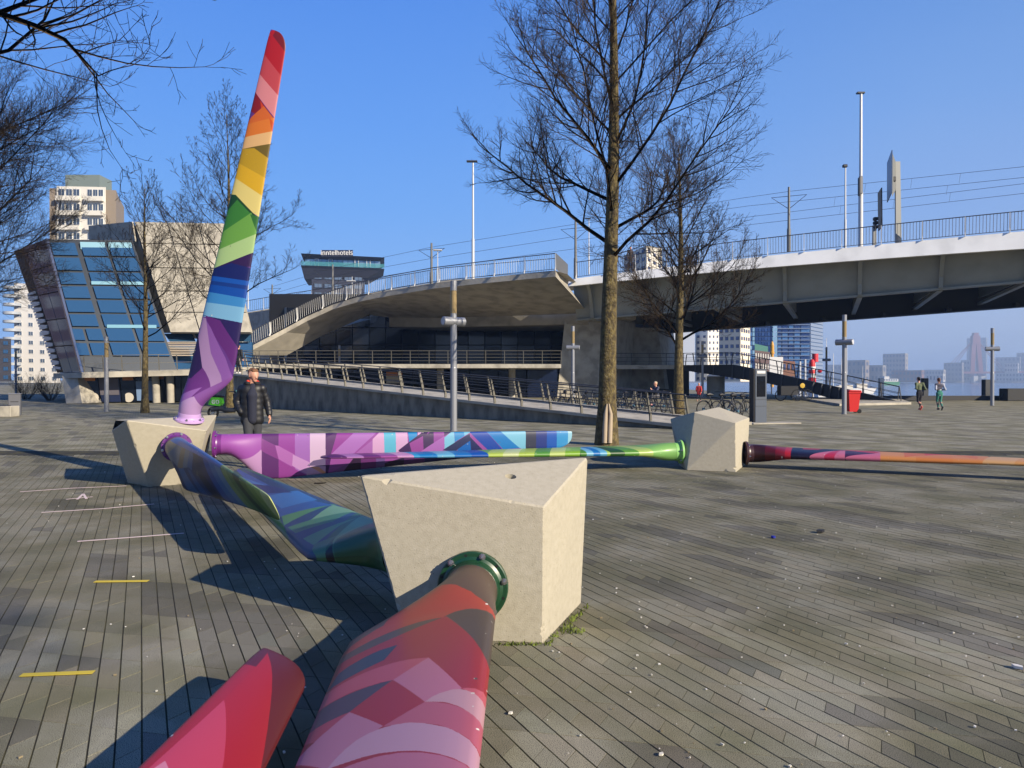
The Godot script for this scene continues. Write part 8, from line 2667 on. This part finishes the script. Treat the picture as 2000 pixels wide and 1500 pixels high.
# ---------------------------------------------------------------- on the paving
func bits_on_the_ground() -> void:
	var yel := mat(rgb(214, 190, 60), 0.7)
	for z in [[Vector3(-2.45, 0.012, -4.13), 0.37, 0.045, 0.11, "nearer yellow tape strip at the lower left"], [Vector3(-3.066, 0.012, -6.02), 0.41, 0.05, 0.05, "farther yellow tape strip left of the pointed shadow"]]:
		var o := thing("tape_strip", z[4], "tape", z[0], "yellow tape strips stuck to the paving")
		var g := Geo.new()
		g.box(z[0], Vector3(z[1], 0.002, z[2]), Basis(Vector3.UP, z[3]))
		part("tape", g, yel, o)
	var chalk := mat(rgb(226, 206, 206), 0.9)
	var lines := [[[Vector3(-4.25, 0, -7.5), Vector3(-3.819, 0, -7.69), Vector3(-3.381, -0.001, -7.9)], "nearest chalk line on the paving left of the blue blade"], [[Vector3(-5.6, -0.001, -9.13), Vector3(-5.013, 0.002, -9.4), Vector3(-4.55, 0.001, -9.75)], "middle chalk line on the paving at the left"], [[Vector3(-6.926, 0.002, -10.8), Vector3(-6.398, 0, -11.16), Vector3(-5.73, 0.004, -11.4)], "farthest chalk line on the paving at the left"]]
	for z in lines:
		var o := thing("chalk_line", z[1], "chalk line", z[0][0], "chalk lines on the paving")
		var g := Geo.new()
		for k in z[0].size() - 1:
			var a: Vector3 = z[0][k] * Vector3(1, 0, 1) + Vector3(0, 0.0115, 0)
			var b: Vector3 = z[0][k + 1] * Vector3(1, 0, 1) + Vector3(0, 0.0115, 0)
			g.beam(a, b, 0.035, 0.0015)
		part("stroke", g, chalk, o)
	var ar := thing("chalk_arrow", "short chalk arrow between the far chalk lines", "chalk mark", Vector3(-5.843, 0, -10.435))
	var ag := Geo.new()
	for z in [[Vector3(-5.887, 0, -10.127), Vector3(-5.655, 0, -10.345)], [Vector3(-5.738, 0, -10.127), Vector3(-5.933, 0, -10.619)], [Vector3(-5.933, 0, -10.619), Vector3(-5.641, 0, -10.169)]]:
		ag.beam(z[0] + Vector3(0, 0.0115, 0), z[1] + Vector3(0, 0.0115, 0), 0.03, 0.0015)
	part("stroke", ag, chalk, ar)
	# scraps
	rng.seed = 301
	var lit := Geo.new()
	lit.paint(Color.WHITE)
	for k in 520:
		var d := 3.0 + 13.0 * pow(rng.randf(), 1.2)
		var x := rng.randf_range(-0.68, 0.7) * d
		if rng.randf() < 0.45:
			x = absf(x)
		var s := rng.randf_range(0.003, 0.009)
		lit.paint([Color(0.72, 0.7, 0.64), Color(0.6, 0.58, 0.5), Color(0.8, 0.78, 0.74), Color(0.3, 0.24, 0.14)][rng.randi() % 4])
		lit.box(Vector3(x, 0.011 + s * 0.3, -d), Vector3(s * rng.randf_range(0.8, 2.0), s * 0.7, s), Basis(Vector3.UP, rng.randf() * TAU) * Basis(Vector3.RIGHT, rng.randf_range(-0.2, 0.2)))
	var lm := mat(Color.WHITE, 0.9)
	lm.vertex_color_use_as_albedo = true
	setting("litter", lit, lm, "stuff")
	for z in [["blue bottle cap lying on the open paving", Vector3(2.612, 0, -7.668), 12, 30, 150, 0.022, "cap"], ["white crumpled scrap near the right edge of the paving", Vector3(2.779, 0, -4.211), 226, 222, 214, 0.03, "paper scrap"], ["white pebble on the paving by the lower edge", Vector3(0.632, 0, -3.235), 222, 216, 200, 0.014, "pebble"], ["white pebble beside the pink blade", Vector3(-0.005, 0, -3.636), 230, 226, 214, 0.014, "pebble"], ["black plastic scrap on the open paving", Vector3(3.189, 0, -7.947), 24, 24, 28, 0.05, "plastic scrap"], ["dark twig on the paving below the purple blade", Vector3(-2.913, 0, -11.65), 40, 32, 24, 0.07, "twig"]]:
		var o := thing(String(z[6]).replace(" ", "_"), z[0], z[6], z[1])
		var g := Geo.new()
		var s: float = z[5]
		var b := Basis(Vector3.UP, s * 77.0)
		if z[6] == "cap":
			g.lathe([Vector2(0, 0.012), Vector2(s, 0.012), Vector2(s, 0.028), Vector2(s * 0.8, 0.031), Vector2(0, 0.031)], z[1], Vector3.UP, 14)
		elif z[6] == "twig":
			g.tube([z[1] + Vector3(-0.09, 0.016, 0), z[1] + Vector3(-0.02, 0.02, 0.02), z[1] + Vector3(0.05, 0.018, -0.01), z[1] + Vector3(0.1, 0.03, 0.02)], [0.008, 0.012, 0.01, 0.004], 6)
		else:
			g.prism([Vector3(-s, 0, -s * 0.5), Vector3(s * 0.3, 0, -s * 0.7), Vector3(s, 0, s * 0.1), Vector3(s * 0.2, 0, s * 0.6), Vector3(-s * 0.7, 0, s * 0.4)].map(func(p): return z[1] + b * p + Vector3(0, 0.012, 0)), Vector3(0, s * 0.5, 0))
		part("piece", g, mat(rgb(z[2], z[3], z[4]), 0.6), o)
	# moss tufts along the foot of the near block
	rng.seed = 307
	var mo := Geo.new()
	for k in 260:
		var t := rng.randf()
		var p := Vector3(0.2, 0, -4.6).lerp(Vector3(0.53, 0, -5.4), t) if k % 3 else Vector3(0.2 - 0.3 * t, 0, -4.6)
		if k % 4 == 0:
			p = Vector3(0.36, 0, -4.85) + Vector3(rng.randf_range(-0.05, 0.07), 0, rng.randf_range(-0.06, 0.06))
		p += Vector3(rng.randf_range(-0.01, 0.035), 0.006, rng.randf_range(-0.01, 0.03))
		var a := rng.randf() * TAU
		var h := rng.randf_range(0.008, 0.03)
		var w := Vector3(cos(a), 0, sin(a)) * rng.randf_range(0.004, 0.009)
		mo.tri(p - w, p + w, p + Vector3(w.z * 2.0, h, -w.x * 2.0), Vector3(w.z, 0.004, -w.x).normalized())
	setting("moss", mo, mat(rgb(112, 128, 48), 0.9), "stuff")
